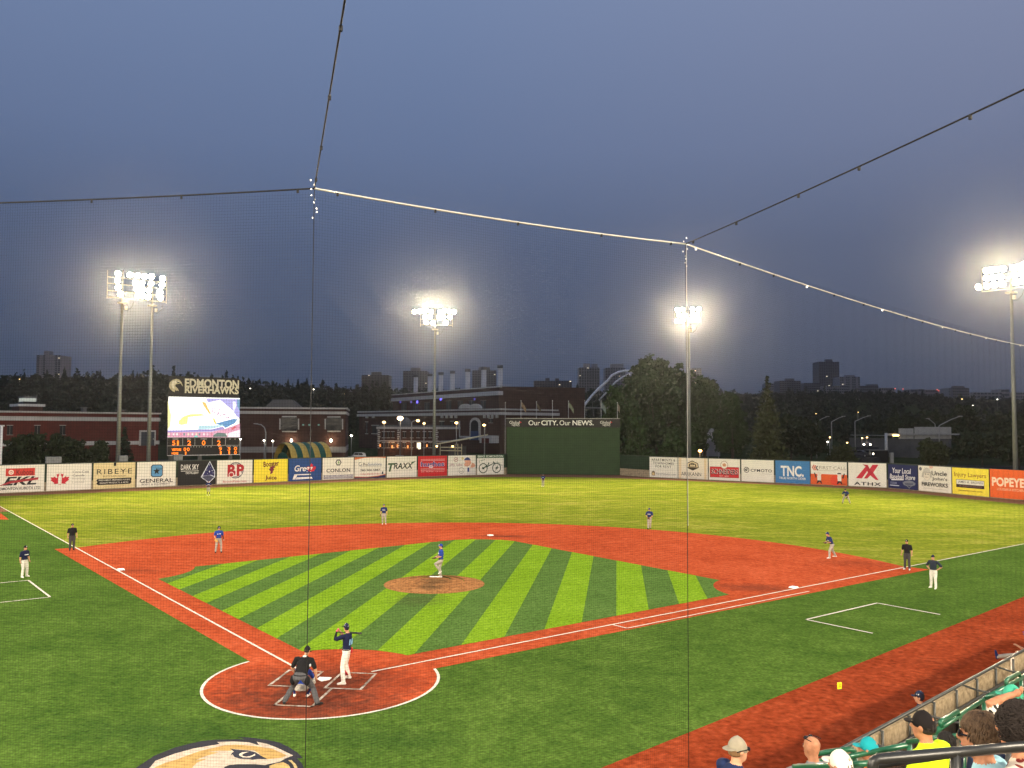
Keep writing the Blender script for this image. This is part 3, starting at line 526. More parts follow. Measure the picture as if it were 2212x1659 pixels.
for t, x0, x1 in (('INNING', 330, 420), ('BALL', 565, 625), ('STRIKE', 785, 885), ('OUT', 1058, 1110), ('H', 1255, 1272), ('E', 1340, 1355)): stx(t, x0, 1145, x1, 1168, m_sbf, .02, 'caption')
for i, t in enumerate(('3', '4', '5', '6', '7', '8', '9', '10')): stx(t, 618+46*i, 1272, 632+46*i+(12 if t == '10' else 0), 1292, m_sbf, .02, 'caption')
for t, x0, x1 in (('RUN', 1070, 1125), ('HITS', 1205, 1280), ('ERROR', 1312, 1395)): stx(t, x0, 1268, x1, 1284, m_sbf, .02, 'caption')
# picture on the video screen (flat light emitting print)
scr = sbox(246, 488, 1426, 1128, -.06, -.01, 'video_screen', E_('screen_white', (1, .98, .90), 1.6))
SY = [-.064]
def spoly(pts, rgb, st):
    SY[0] -= .003; Q = [q(x, y) for x, y in pts]; MB().add([(x, SY[0], z) for x, z in Q], [tuple(range(len(Q)))]).obj('screen_patch', E_('s%d_%d' % (int(rgb[0]*100)*100+int(rgb[1]*100), int(rgb[2]*100)), rgb, st), scr)
spoly([(250, 520), (270, 620), (300, 760), (290, 940), (248, 1000)], (1, .93, .36), 1.3)
spoly([(430, 860), (500, 790), (620, 750), (800, 745), (860, 770), (640, 790), (580, 800), (570, 905), (480, 925), (428, 915)], (1, .93, .30), 1.25)
spoly([(805, 545), (865, 560), (960, 760), (925, 740), (840, 620)], (.98, .60, .16), 1.1); spoly([(980, 815), (1010, 825), (1045, 900), (1020, 915)], (.98, .72, .12), 1.1)
spoly([(880, 492), (1424, 505), (1422, 820), (1370, 780), (1310, 690), (1110, 520), (900, 560)], (.52, .48, .92), 1.0); spoly([(1310, 545), (1350, 540), (1370, 600), (1330, 720), (1310, 640)], (.9, .9, 1), 1.2); spoly([(1380, 505), (1424, 510), (1422, 700), (1385, 620)], (.20, .42, .66), .9)
spoly([(900, 570), (1105, 515), (1300, 700), (1340, 800), (1200, 870), (1060, 880), (960, 740)], (1, .97, .97), 1.5)
for i in range(22): 
    x, y = 930+i*14+random.uniform(-20, 20), 640+i*8+random.uniform(-60, 60); x = min(x, 1250); y = min(y, 800); spoly([(x, y), (x+14, y-6), (x+22, y+8), (x+6, y+16)], (.62, .24, .48), .8)
spoly([(1020, 905), (1150, 870), (1320, 825), (1385, 830), (1340, 900), (1190, 975), (1150, 940)], (.16, .40, .72), .9); spoly([(745, 935), (1040, 930), (1150, 920), (1150, 945), (960, 990), (745, 1000)], (.55, .80, .85), 1.1)
spoly([(246, 1015), (500, 1012), (760, 1000), (960, 998), (1145, 955), (1180, 990), (960, 1035), (246, 1045)], (.45, .36, .80), .9); spoly([(246, 1045), (960, 1038), (1180, 990), (1424, 900), (1424, 1126), (246, 1126)], (.93, .42, .58), .95)
for i in range(18):
    x = 260+i*62+random.uniform(-8, 8); spoly([(x, 1060), (x+26, 1060), (x+26, 1095), (x, 1095)], random.choice(((1, .85, .6), (1, .95, .9), (.9, .3, .35), (.20, .35, .30), (.95, .7, .75))), 1.0)
spoly([(990, 1090), (1060, 1050), (1180, 1060), (1220, 1120), (980, 1120)], (.22, .34, .30), .7); spoly([(670, 1125), (690, 1095), (730, 1100), (740, 1125)], (.3, .85, .75), .9); spoly([(1230, 1060), (1424, 1000), (1424, 1126), (1220, 1126)], (1, .86, .92), 1.2); spoly([(1280, 985), (1340, 945), (1370, 960), (1300, 1010)], (.90, .16, .18), .9)
# team sign: hawk head and two lines of block letters
m_let = mat('cream_letters', (.62, .58, .46), .6, var=.1)
def team(t, x0, y0, x1, y1):
    (xa, za), (xb, zb2) = q(x0, y1), q(x1, y0); me = text_mesh(t, xb-xa, zb2-za, m_let, .09); link('sign_lettering', me, sbt, (xa, .10, za))
team('EDMONTON', 530, 195, 1418, 312); team('RIVERHAWKS', 530, 308, 1416, 405)
hk = MB().slab([q(x, y) for x, y in ((275, 300), (285, 235), (330, 190), (400, 172), (450, 190), (480, 230), (505, 300), (490, 285), (470, 250), (430, 255), (385, 262), (375, 290), (395, 310), (420, 330), (432, 375), (410, 360), (395, 372), (375, 345), (368, 392), (330, 372), (295, 340))], .09, .12).obj('hawk_head', mat('hawk_tan', (.45, .40, .26), .6), sbt)
MB().slab([q(x, y) for x, y in ((320, 220), (380, 195), (445, 215), (470, 240), (420, 240), (390, 225), (400, 245), (375, 255), (360, 300), (365, 350), (340, 330), (310, 280))], .06, .085).obj('hawk_highlight', m_let, hk)
MB().slab([q(x, y) for x, y in ((385, 208), (440, 228), (455, 240), (415, 240))], .05, .06).obj('hawk_eye', m_blk, hk)
# ------------------------------------------------------------------ floodlight towers
m_pole = mat('pole_steel', (.19, .20, .19), .5, .35, var=.1, scale=.5); m_arm = mat('arm_steel', (.45, .44, .40), .45, .4)
m_lens = mat('lamp_lens', (1, .93, .80), .3, emis=45, ecol=(1, .84, .58)); m_hous = mat('lamp_housing', (.30, .30, .29), .5, .5)
def lamp_meshes():
    prof = [(.10, -.42), (.22, -.30), (.38, -.02), (.42, .0)]; n = 12; mb = MB(); vs = []
    for r, y in prof: vs += [(r*math.cos(2*math.pi*k/n), -y, r*math.sin(2*math.pi*k/n)) for k in range(n)]
    mb.add(vs, [(i*n+k, i*n+(k+1) % n, (i+1)*n+(k+1) % n, (i+1)*n+k) for i in range(len(prof)-1) for k in range(n)]+[tuple(range(n))])
    h = mb.mesh('floodlight', m_hous, True)
    mb = MB(); mb.add([(.40*math.cos(2*math.pi*k/n), -.02, .40*math.sin(2*math.pi*k/n)) for k in range(n)]+[(0, -.06, 0)], [(k, (k+1) % n, n) for k in range(n)])
    return h, mb.mesh('lens', m_lens, True)
LH, LL = lamp_meshes()
def tower(label, dep, zf, lamps, poles, frame, rows, face, power, nb=2, extra=(), target=None, hid=None):
    """lamps etc. in the close-up grid zf; dep: distance of the rig"""
    uc = zf(sum(poles)/len(poles), 0)[0]; c = DX(uc, dep)
    home = Vector(face).to_2d()-c.to_2d(); rz = math.atan2(home.y, home.x)+math.pi/2      # local -y faces the field
    ex = Vector((math.cos(rz), math.sin(rz), 0)); f = Fac((c.x, c.y), (c.x+ex.x, c.y+ex.y))
    t = thing('floodlight_tower', label, 'light tower', c, rz, 'floodlight towers round the outfield')
    loc = lambda X, Y: f.uv(*zf(X, Y))
    top = max(loc(X, Y)[1] for X, Y in lamps)+.5; bot = min(loc(X, Y)[1] for X, Y in lamps)-.7
    for px in poles:
        x, _ = loc(px, frame[3]); MB().tube([(x, .6, 0), (x, .6, bot*.5), (x, .6, bot-.4)], [.31, .25, .17], 14).obj('pole', m_pole, t, smooth=True)
        MB().tube([(x, .6, bot-.4), (x, .6, top)], .10, 8).obj('upright', m_arm, t, smooth=True)
        MB().box((x, .6, bot-.45), (1.1, .9, .18)).obj('service_platform', m_arm, t)
        MB().tube([(x, .6, bot-1.3), (x+.7, .6, bot-1.5), (x+1.3, .6, bot-.9), (x+1.5, .6, bot-.2)], .03, 5).obj('power_cable', m_post, t)
        MB().box((x+.45, .35, bot-1.1), (.35, .3, .5)).obj('junction_box', m_arm, t)
    x0 = loc(frame[0], frame[3])[0]; x1 = loc(frame[2], frame[3])[0]
    for ry in rows:
        z = loc((frame[0]+frame[2])/2, ry)[1]-.42; MB().b2(x0, x1, .42, .56, z-.06, z+.06).obj('crossarm', m_arm, t)
    for x in (x0, x1): MB().tube([(x, .5, bot), (x, .5, top-.2)], .05, 6).obj('end_strut', m_arm, t)
    for X, Y in list(lamps)+list(extra):
        x, z = loc(X, Y); h = link('floodlight', LH, t, (x, .18, z), (R_(24), 0, random.uniform(-.25, .25))); link('lens', LL, h)
    L = sorted(lamps, key=lambda a: a[0]); pick = [L[int((i+.5)*len(L)/nb)] for i in range(nb)]
    for X, Y in pick:
        x, z = loc(X, Y); beam('floodlight_beam', t, (x, -.25, z), target or (0, 32, 0), power/nb, (1, .79, .50), .33, 125)
    return t
tower('two legged floodlight tower near the video scoreboard with twenty odd lamps', 120, ZM(380, 1000, 6.38),
      [(550, 490), (850, 520), (1040, 540), (1215, 560), (1395, 560), (1665, 610), (535, 660), (990, 720), (1145, 735), (1380, 745), (1655, 775), (550, 835), (1020, 880), (1160, 895), (1330, 910), (1600, 940), (610, 1000), (1055, 1045), (1170, 1050), (1305, 1075), (1620, 1100)],
      (675, 1435), (285, 450, 1780, 1200), (560, 720, 900, 1060), (0, 30, 0), 171100, 3)
tower('single floodlight tower before the small quoined brick house with wide top row', 150, ZM(1580, 1160, 7.9),
      [(415, 525), (570, 520), (680, 515), (770, 490), (930, 530), (1200, 540), (1340, 500), (1500, 530), (1640, 530), (740, 690), (890, 690), (1170, 695), (1315, 690), (1515, 700), (775, 860), (980, 870), (1390, 865)],
      (1055,), (600, 480, 1600, 950), (525, 690, 865), (0, 30, 0), 171100, 2)
tower('single floodlight tower standing before the poplar trees with three rows of four', 150, ZM(2600, 1160, 9.218),
      [(605, 545), (815, 535), (1165, 520), (1390, 515), (680, 745), (895, 735), (1175, 725), (1330, 725), (595, 950), (800, 940), (1165, 930), (1335, 920)],
      (1015,), (520, 480, 1470, 1040), (530, 735, 935), (0, 30, 0), 171100, 2)
tower('single floodlight tower beyond the orange board with three long rows', 106, ZM(3780, 980, 7.54),
      [(770, 640), (920, 620), (1060, 610), (1250, 590), (1560, 560), (1700, 540), (1860, 480), (770, 860), (960, 840), (1180, 820), (1600, 770), (1830, 740), (530, 1130), (770, 1100), (990, 1070), (1230, 1040), (1640, 990), (1840, 960), (2020, 470), (2050, 710), (2060, 930), (2200, 450), (2240, 690), (2270, 900)],
      (1450,), (600, 480, 2300, 1150), (610, 830, 1060), (0, 30, 0), 145000, 3)
# the towers beside and behind the stands: their light falls on the field and their shadows run to both sides
def side_tower(label, x, y, h, power, tgt, nb=2):
    d = Vector((tgt[0]-x, tgt[1]-y)); rz = math.atan2(d.y, d.x)+math.pi/2
    t = thing('floodlight_tower', label, 'light tower', (x, y, 0), rz, 'floodlight towers round the outfield')
    MB().tube([(0, .6, 0), (0, .6, h-2)], [.31, .17], 14).obj('pole', m_pole, t, smooth=True); MB().tube([(0, .6, h-2), (0, .6, h+3)], .1, 8).obj('upright', m_arm, t)
    for r in range(3):
        MB().b2(-4.2, 4.2, .42, .56, h+r*1.4-.5, h+r*1.4-.38).obj('crossarm', m_arm, t)
        for k in range(8): hd = link('floodlight', LH, t, (-3.8+k*1.09, .18, h+r*1.4), (R_(26), 0, 0)); link('lens', LL, hd)
    for i in range(nb): beam('floodlight_beam', t, (-2+4*i/(max(1, nb-1)), -.25, h+1.4), tgt, power/nb, size=.33, cone=120)
side_tower('floodlight tower beyond the third base side stand outside the view', -74, -4, 29, 217500, (-8, 18, 0))
side_tower('floodlight tower beyond the first base side stand outside the view', 76, -8, 29, 188500, (10, 20, 0))
side_tower('floodlight tower behind the home stand on the third base side', -30, -62, 31, 270000, (0, 62, 0))
side_tower('floodlight tower behind the home stand on the first base side', 34, -64, 31, 250000, (10, 62, 0))
# ------------------------------------------------------------------ backstop net on cables
def dpt(u, v, dep): return D(u, v, dep)
NT = 12.30
def at_h(u, v, z=NT): return G(u, v, z)                # a point of the photo at height z
n1, n2 = at_h(679, 407), at_h(1481, 527); nl, nr = at_h(-60, 434), at_h(2212, 741); nl2 = n1+(nl-n1)*1.6; nr2 = n2+(nr-n2)*1.15
up1, up2 = at_h(745, 0), at_h(2212, 185); up1 = n1+(up1-n1)*1.4; up2 = n2+(up2-n2)*1.4
m_cab = mat('net_cable', (.012, .012, .013), .6, .0, var=.05, spec=.2); m_net = mat('net_twine', (.016, .016, .017), .9, var=.0, spec=.1); m_clip = mat('clip_zinc', (.75, .75, .70), .35, .6, var=0)
def sag(a, b, s, n=16): return [a+(b-a)*(i/n)+Vector((0, 0, -s*4*(i/n)*(1-i/n))) for i in range(n+1)]
cabs = ((n1, nl2, .05, .013, 'taut black cable holding up the net on the scoreboard side'), (n1, n2, .06, .017, 'steel cable coloured bright as if floodlit along the net top between the two hanging lines'), (n2, nr2, .25, .016, 'cable with small hooks dropping past the poplars toward the far tower'),
        (n1, up1, .0, .010, 'black guy wire rising steeply overhead from the net corner'), (n2, up2, .05, .011, 'black guy wire rising to the roof past the far corner of the net'))
for a, b, sg, r, lab in cabs:
    t = thing('net_cable', lab, 'cable', a); P0 = Vector(a)
    MB().tube([p-P0 for p in sag(a, b, sg)], r, 6).obj('wire_rope', m_cab if r < .0155 else mat('floodlit_cable', (.62, .60, .52), .4, .5), t, smooth=True)  # floodlight gleam is put into the colour of the two thicker cables
    L = (b-a).length; k = 0
    while .4+k*1.7 < L*.98 and k < 18:
        s_ = (.4+k*1.7+random.uniform(-.2, .2))/L; p = a+(b-a)*s_+Vector((0, 0, -sg*4*s_*(1-s_)))-P0
        MB().box((p.x, p.y, p.z-.03), (.03, .03, .05), rz=.6).obj('clip', m_clip if (k % 3 == 0 and 'hooks' in lab) else m_cab, t); k += 1
for p, lab in ((n1, 'vertical hanging line of the backstop net that crosses the plate umpire'), (n2, 'vertical hanging line of the backstop net that crosses the first base path')):
    t = thing('net_line', lab, 'cable', (p.x, p.y, 0)); 
    MB().tube([(0, 0, .3), (0, 0, NT*.5), (0, 0, NT)], .0065, 6).obj('rope', m_cab, t, smooth=True); (MB().tube([(.014, -.008, NT*.55), (.014, -.008, NT)], .0030, 5).obj('steel_wire', m_clip, t) if p is n2 else None)
    mb = MB()
    for k in range(9): MB().ell((random.uniform(-.06, .06), random.uniform(-.05, .05), NT-.02-.07*(k-2)), (.012, .012, .018), 7, 5).obj('shackle', m_clip, t)
def net(a, b, label, pitch=.045, r=.0008):
    f = Fac(a, b); mb = MB(); L = f.L; z0, z1_ = .6, NT-.05; vs = []; fs = []
    def strand(p, q):
        n = len(vs); d = (Vector(q)-Vector(p)); horiz = abs(d.z) < .1
        offs = ((0, -r, r), (0, r, r), (0, 0, -r)) if horiz else ((-r, -r, 0), (r, -r, 0), (0, r, 0))
        for e in (p, q):
            for o_ in offs: vs.append((e[0]+o_[0], e[1]+o_[1], e[2]+o_[2]))
        fs.extend([(n, n+1, n+4, n+3), (n+1, n+2, n+5, n+4), (n+2, n, n+3, n+5)])
    nx = int(L/pitch); nz = int((z1_-z0)/pitch); seg = max(1, int(L/4))
    for i in range(nx+1):
        x = i*L/nx; w_ = .012*math.sin(i*.37); strand((x, w_, z0), (x, w_, z1_))
    for j in range(nz+1):
        z = z0+j*pitch; jt = [z+random.uniform(-.006, .006) for _ in range(seg+1)]
        for k in range(seg): strand((k*L/seg, 0, jt[k]), ((k+1)*L/seg, 0, jt[k+1]))
    me = bpy.data.meshes.new('net'); me.from_pydata(vs, [], fs); me.materials.append(m_net); me.update()
    o = link('safety_net', me, None, f.o, (0, 0, f.rz)); tag(o, label, 'net', kind='stuff'); return o
net(nl2, n1, 'fine black safety net on the scoreboard side of the first hanging line'); net(n1, n2, 'fine black safety net between the two hanging lines behind home plate'); net(n2, nr2, 'fine black safety net running along the first base side', .045, .00045)
# ------------------------------------------------------------------ people
SKIN = mat('skin_light', (.50, .26, .155), .6, var=.14, scale=18, bump=.1, spec=.2); SKIN2 = mat('skin_tan', (.36, .165, .09), .6, var=.18, scale=22, bump=.15, spec=.2)
m_eyew = mat('eye_dark', (.03, .02, .02), .3, var=0); m_mouth = mat('lip', (.36, .12, .09), .6, var=0)
def cloth(n, c, **k): return mat('cloth_'+n, c, .85, var=k.pop('var', .12), scale=k.pop('scale', 9), bump=.25, spec=.15)
NAVY = cloth('navy', (.016, .028, .115)); ROYAL = cloth('royal', (.020, .055, .30)); DNAVY = cloth('deep_navy', (.010, .014, .045)); BLACK = cloth('black', (.011, .011, .012)); CHAR = cloth('charcoal', (.052, .050, .052))
WPANT = cloth('white_pants', (.66, .62, .55)); GPANT = cloth('grey_pants', (.36, .33, .28)); WSHOE = cloth('white_shoes', (.72, .70, .64)); BSHOE = cloth('black_shoes', (.02, .02, .02)); REDC = cloth('red', (.50, .03, .04)); PINK = cloth('pink', (.80, .10, .22))
LEATHER = mat('glove_brown', (.10, .045, .02), .6, var=.2, scale=15); TANL = mat('glove_tan', (.62, .36, .10), .6, var=.15, scale=15); HELM = mat('helmet_navy', (.012, .015, .035), .18, var=0, spec=.6)
def bodymesh(caps, voxel, smooth=3):
    """caps: list of rings chains -> one closed skin by voxel remesh; faces keep the nearest piece's material"""
    mb = MB()
    for c in caps:
        if c['t'] == 'tube': mb.tube(c['p'], c['r'], 12); 
        elif c['t'] == 'ell': mb.ell(c['c'], c['r'], 12, 9)
        elif c['t'] == 'loft':
            n = 16; vs = []; P_ = c['p']
            for (p, ax, ay) in P_: vs += [Vector(p)+ax*math.cos(2*math.pi*k/n)+ay*math.sin(2*math.pi*k/n) for k in range(n)]
            fs = [(i*n+k, i*n+(k+1) % n, (i+1)*n+(k+1) % n, (i+1)*n+k) for i in range(len(P_)-1) for k in range(n)]+[tuple(range(n))[::-1], tuple((len(P_)-1)*n+k for k in range(n))]
            mb.add(vs, fs)
    for c in caps:
        if c['t'] == 'tube':
            for p, r in ((c['p'][0], c['r'][0]), (c['p'][-1], c['r'][-1])): mb.ell(p, (r, r, r), 10, 7)
    me = fixn(mb.mesh('b', SKIN)); o = bpy.data.objects.new('b', me); COL.objects.link(o)
    md = o.modifiers.new('r', 'REMESH'); md.mode = 'VOXEL'; md.voxel_size = voxel
    sm = o.modifiers.new('s', 'SMOOTH'); sm.iterations = smooth; sm.factor = .5
    dg = bpy.context.evaluated_depsgraph_get(); res = bpy.data.meshes.new_from_object(o.evaluated_get(dg))
    bpy.data.objects.remove(o); bpy.data.meshes.remove(me)
    n = len(res.polygons); ctr = np.zeros(n*3); res.polygons.foreach_get('center', ctr); ctr = ctr.reshape(-1, 3)
    best = np.full(n, 1e9); idx = np.zeros(n, int); mats = []
    def seg(a, b, ra, rb):
        a, b = np.array(a, float), np.array(b, float); ab = b-a; t = np.clip(((ctr-a)@ab)/max(ab@ab, 1e-9), 0, 1); return np.linalg.norm(ctr-(a+t[:, None]*ab), axis=1)-(ra+(rb-ra)*t)
    for c in caps:
        m = c['m']
        if m not in mats: mats.append(m)
        mi = mats.index(m)
        if c['t'] == 'tube': d = np.min([seg(c['p'][i], c['p'][i+1], c['r'][i], c['r'][i+1]) for i in range(len(c['p'])-1)], axis=0)
        elif c['t'] == 'ell': rr_ = np.array(c['r']); q_ = (ctr-np.array(c['c']))/rr_; d = (np.linalg.norm(q_, axis=1)-1)*rr_.min()
        else:
            d = np.full(n, 1e9)
            for (p, ax, ay), (p2, ax2, ay2) in zip(c['p'], c['p'][1:]):
                p_, b_ = np.array(p, float), np.array(p2, float); ab = b_-p_; t = np.clip(((ctr-p_)@ab)/max(ab@ab, 1e-9), 0, 1); v = ctr-(p_+t[:, None]*ab)
                lx, ly = ax.length+(ax2.length-ax.length)*t, ay.length+(ay2.length-ay.length)*t; e = np.sqrt((v@np.array(ax.normalized())/lx)**2+(v@np.array(ay.normalized())/ly)**2)
                al = v@(ab/np.linalg.norm(ab)); d = np.minimum(d, np.hypot((e-1)*np.minimum(lx, ly)*(e > 1)-((1-e)*np.minimum(lx, ly))*(e <= 1)*.3, al*1.0)-0)
        d = d-c.get('pri', 0); k = d < best; best[k] = d[k]; idx[k] = mi
    res.materials.clear()
    for m in mats: res.materials.append(m)
    res.polygons.foreach_set('material_index', idx.astype(np.int32)); res.polygons.foreach_set('use_smooth', [True]*n); res.update()
    return res, mats
STAND = dict(pel=(0, 0, .98), ch=(0, .01, 1.38), nk=(0, .0, 1.54), hd=(0, .03, 1.685), shL=(-.195, 0, 1.46), elL=(-.26, -.03, 1.17), haL=(-.27, .05, .92), shR=(.195, 0, 1.46), elR=(.26, -.03, 1.17), haR=(.27, .05, .92),
             hiL=(-.095, 0, .93), knL=(-.11, .03, .51), anL=(-.12, -.02, .10), hiR=(.095, 0, .93), knR=(.11, .03, .51), anR=(.12, -.02, .10), toL=None, toR=None, face=0, nod=0)
def person(label, loc, rz, pose, wear, scale=1.0, voxel=.021, group=None, sitting=False, fat=1.08, legs=True, low=None):
    """wear: shirt, pants, shoes, skin, sleeve(0..1), hat(kind, material), glove(side, material), hair, longarm(side)"""
    J = dict(STAND); J.update(pose); V = lambda k: Vector(J[k])
    sk = wear.get('skin', SKIN); sh = wear['shirt']; pa = wear['pants']; so_ = wear.get('shoes', BSHOE); caps = []
    lat = (V('shR')-V('shL')).normalized(); hl = (V('hiR')-V('hiL')).normalized()
    sp = (V('ch')-V('pel')); spn = sp.normalized(); fw = spn.cross(lat); fw.normalize(); hf = Vector((-hl.y, hl.x, 0)); 
    if hf.length < .1: hf = Vector((0, 1, 0))
    hf.normalize(); F_ = fat
    pel, ch, nk, hd = V('pel'), V('ch'), V('nk'), V('hd')
    caps.append(dict(t='loft', m=sh, p=[(pel+sp*.12, hl*.158*F_, hf*.112*F_), (pel+sp*.42, lat*.152*F_, fw*.108*F_), (pel+sp*.80, lat*.172*F_, fw*.118*F_), (ch+spn*.03, lat*.178, fw*.115), (ch+spn*.10, lat*.15, fw*.085), (nk-spn*.01, lat*.075, fw*.065)], pri=.0))
    if legs: caps.append(dict(t='loft', m=pa, p=[(pel-spn*.10, hl*.150, hf*.118), (pel, hl*.165*F_, hf*.125*F_), (pel+sp*.13, hl*.156*F_, hf*.110*F_)], pri=.006))
    caps.append(dict(t='tube', m=sk, p=[nk-spn*.05, nk+(hd-nk)*.5], r=[.058, .054]))
    fy = R_(J['face']); fd = Vector((math.sin(fy), math.cos(fy), 0)); fr = Vector((math.cos(fy), -math.sin(fy), 0)); up = Vector((0, 0, 1)); nod = R_(J['nod']); fdn = fd*math.cos(nod)-up*math.sin(nod); upn = fd*math.sin(nod)+up*math.cos(nod)
    H = lambda x, y, z: hd+fr*x+fdn*y+upn*z
    caps.append(dict(t='loft', m=sk, p=[(H(0, .035, -.125), fr*.030, fdn*.032), (H(0, .02, -.095), fr*.056, fdn*.068), (H(0, .005, -.05), fr*.067, fdn*.088), (H(0, .0, .0), fr*.074, fdn*.094), (H(0, -.005, .045), fr*.076, fdn*.097), (H(0, -.008, .08), fr*.062, fdn*.080), (H(0, -.008, .108), fr*.030, fdn*.04)]))
    caps.append(dict(t='tube', m=sk, p=[H(0, .088, .02), H(0, .112, -.025)], r=[.012, .016]))
    for s_ in (-1, 1): caps.append(dict(t='ell', m=sk, c=H(s_*.077, -.005, -.01), r=(.016, .02, .03)))
    slv = wear.get('sleeve', .75)
    for s_ in 'LR':
        a, b, c = V('sh'+s_), V('el'+s_), V('ha'+s_); um = a+(b-a)*slv; lo = wear.get('longarm') in (s_, 'B')
        caps.append(dict(t='tube', m=sh, p=[a-lat*(.05 if s_ == 'R' else -.05), a, um], r=[.066, .074, .070], pri=.006))
        am = wear.get('undersleeve', BLACK) if lo else (sh if slv >= 1.5 else sk)
        caps.append(dict(t='tube', m=am, p=[um, b, b+(c-b)*.35, c-(c-b)*.12], r=[.050, .044, .045, .031]))
        caps.append(dict(t='ell', m=wear.get('hands', sk), c=c, r=(.034, .034, .042)))
    if legs:
        for s_ in 'LR':
            a, b, c = V('hi'+s_), V('kn'+s_), V('an'+s_); pm = b+(c-b)*wear.get('cuff', .93)
            tight = wear.get('tight', 1.0)
            caps.append(dict(t='tube', m=pa, p=[a, a+(b-a)*.35, b, b+(pm-b)*.35, pm], r=[.098*F_, .098*F_, .076, .074*tight, .066*tight], pri=.003))
            caps.append(dict(t='tube', m=wear.get('sock', BLACK), p=[pm, c], r=[.042, .040]))
            to = J['to'+s_] and Vector(J['to'+s_]) or c+Vector((.03 if s_ == 'R' else -.03, .17, -.045)); he = c+(c-to).normalized()*.05; he.z = min(he.z, c.z-.035) if to.z < c.z else he.z
            caps.append(dict(t='tube', m=so_, p=[he, he*.45+to*.55+Vector((0, 0, .012)), to], r=[.044, .046, .034], pri=.004))
    me, mats = bodymesh(caps, voxel)
    me.name = 'person'
    root = link('person', me, None, loc, (0, 0, rz)); root.scale = (scale,)*3; tag(root, label, 'person', group)
    # face and fingers
    mb = MB()
    for s_ in (-1, 1): mb.ell(H(s_*.03, .085, .012), (.013, .010, .008), 6, 4)
    mb.obj('eyes', m_eyew, root); MB().ell(H(0, .088, -.062), (.024, .010, .007), 7, 4).obj('mouth', m_mouth, root)
    if not wear.get('nofingers'):
        for s_ in 'LR':
            if wear.get('glove', ('', 0))[0] == s_: continue
            c = V('ha'+s_); d = (c-V('el'+s_)).normalized(); cur = J.get('curl'+s_); sd = d.cross(Vector((0, 1, .2))).normalized(); pd = sd.cross(d) if not cur else Vector(cur).normalized(); mb = MB(); 
            sd = d.cross(pd).normalized()
            for i, ln_ in enumerate((.065, .075, .07, .055)):
                b0 = c+d*.022+sd*(i-1.5)*.019; mb.tube([b0, b0+d*ln_*.5+pd*.008, b0+d*ln_*.85+pd*.03], [.0095, .009, .007], 5)
            b0 = c-sd*.028; mb.tube([b0, b0-sd*.024+d*.02+pd*.012, b0-sd*.026+d*.05+pd*.024], [.011, .010, .008], 5)
            mb.obj('fingers', wear.get('hands', sk), root, smooth=True)
    hat = wear.get('hat')
    if wear.get('hair'):
        hm = wear['hair']; big = wear.get('hairsize', 1.0); low_ = wear.get('hairlow', -.06); mb = MB()
        rng = random.Random(hash(label) % 1000)
        mb2 = MB(); n = wear.get('hairn', 90)
        # a scalp shell and many locks of hair lying over it
        mb.ell((0, 0, 0), (1, 1, 1), 14, 9, fn=lambda p: tuple(H(p[0]*.080*big, -.018+p[1]*.098*big, max(p[2]*.108*big+.022, low_ if p[1] < .15 else .045))))
        for i in range(n):
            th, ph = rng.uniform(0, 2*math.pi), rng.uniform(wear.get('hairfrom', -.1), 1.5); x, y, z = math.cos(ph)*math.cos(th), math.cos(ph)*math.sin(th), math.sin(ph)
            if y > .45 and z < .5: continue
            cz = wear.get('curl', 0); pts = []; tw = rng.uniform(-.25, .25)
            for k in range(5):
                a2 = max(ph-k*.13, wear.get('hairmin', -.42)-.03*(i % 5)); t2 = th+tw*k*.3+(cz*math.sin(k*2.4+i) if cz else 0); rr_ = 1.0+.07*math.sin(math.pi*k/4)+.06*rng.random()*(1+3*cz); pts.append(H(math.cos(a2)*math.cos(t2)*.082*big*rr_, -.018+math.cos(a2)*math.sin(t2)*.100*big*rr_, math.sin(a2)*.110*big*rr_+.022-wear.get('locks', .012)*k/4))
            mb.tube(pts, [.0025, .0055, .0062, .0048, .001], 4)
        hr = mb.obj('hair', hm, root, smooth=True)
    if hat:
        kind, hm = hat[0], hat[1]; r_ = 1.0; brim = hat[2] if len(hat) > 2 else hm; fl = -1 if kind == 'backcap' else 1
        z0 = .028; mb = MB(); mb.ell((0, 0, 0), (1, 1, 1), 20, 14, fn=lambda p: tuple(H(p[0]*.0835*(1-.12*max(p[2], 0)**3), -.008+p[1]*.1035, (max(p[2], -.30)*.112+.024-.028*max(0, -fl*p[1]) if kind != 'helmet' else max(p[2]*.125+.02, -.075 if p[1] < .35 else .028)))))
        ht = mb.obj('cap' if kind != 'helmet' else 'batting_helmet', hm, root, smooth=True)
        mb = MB(); vs = []
        for i in range(9):
            a = math.pi*(.10+.80*i/8); vs += [H(math.cos(a)*.080, fl*(.035+math.sin(a)*.062), .026), H(math.cos(a)*.070, fl*(.085+math.sin(a)*.088), .012+.006*math.sin(a))]
        mb.add(vs+[v+Vector((0, 0, .006)) for v in vs], [(2*i, 2*i+1, 2*i+3, 2*i+2) for i in range(8)]+[(18+2*i, 18+2*i+2, 18+2*i+3, 18+2*i+1) for i in range(8)]+[(2*i+1, 2*i+19, 2*i+21, 2*i+3) for i in range(8)]); mb.obj('brim', brim, ht)
        MB().ell(H(0, -.006, .136), (.008, .008, .005), 6, 4).obj('button', hm, ht)
        if len(hat) > 3 and hat[3]: MB().ell(H(0, fl*.098, .075), (.022, .012, .022), 8, 5).obj('cap_badge', hat[3], ht)
        if kind in ('cap', 'backcap') and not wear.get('hair'):
            mb = MB(); mb.ell((0, 0, 0), (1, 1, 1), 12, 8, fn=lambda p: tuple(H(p[0]*.080, -.022+p[1]*.092, min(max(p[2]*.1, -.06), .035)))); mb.obj('hair', wear.get('haircol', mat('hair_brown', (.05, .028, .015), .7)), root)
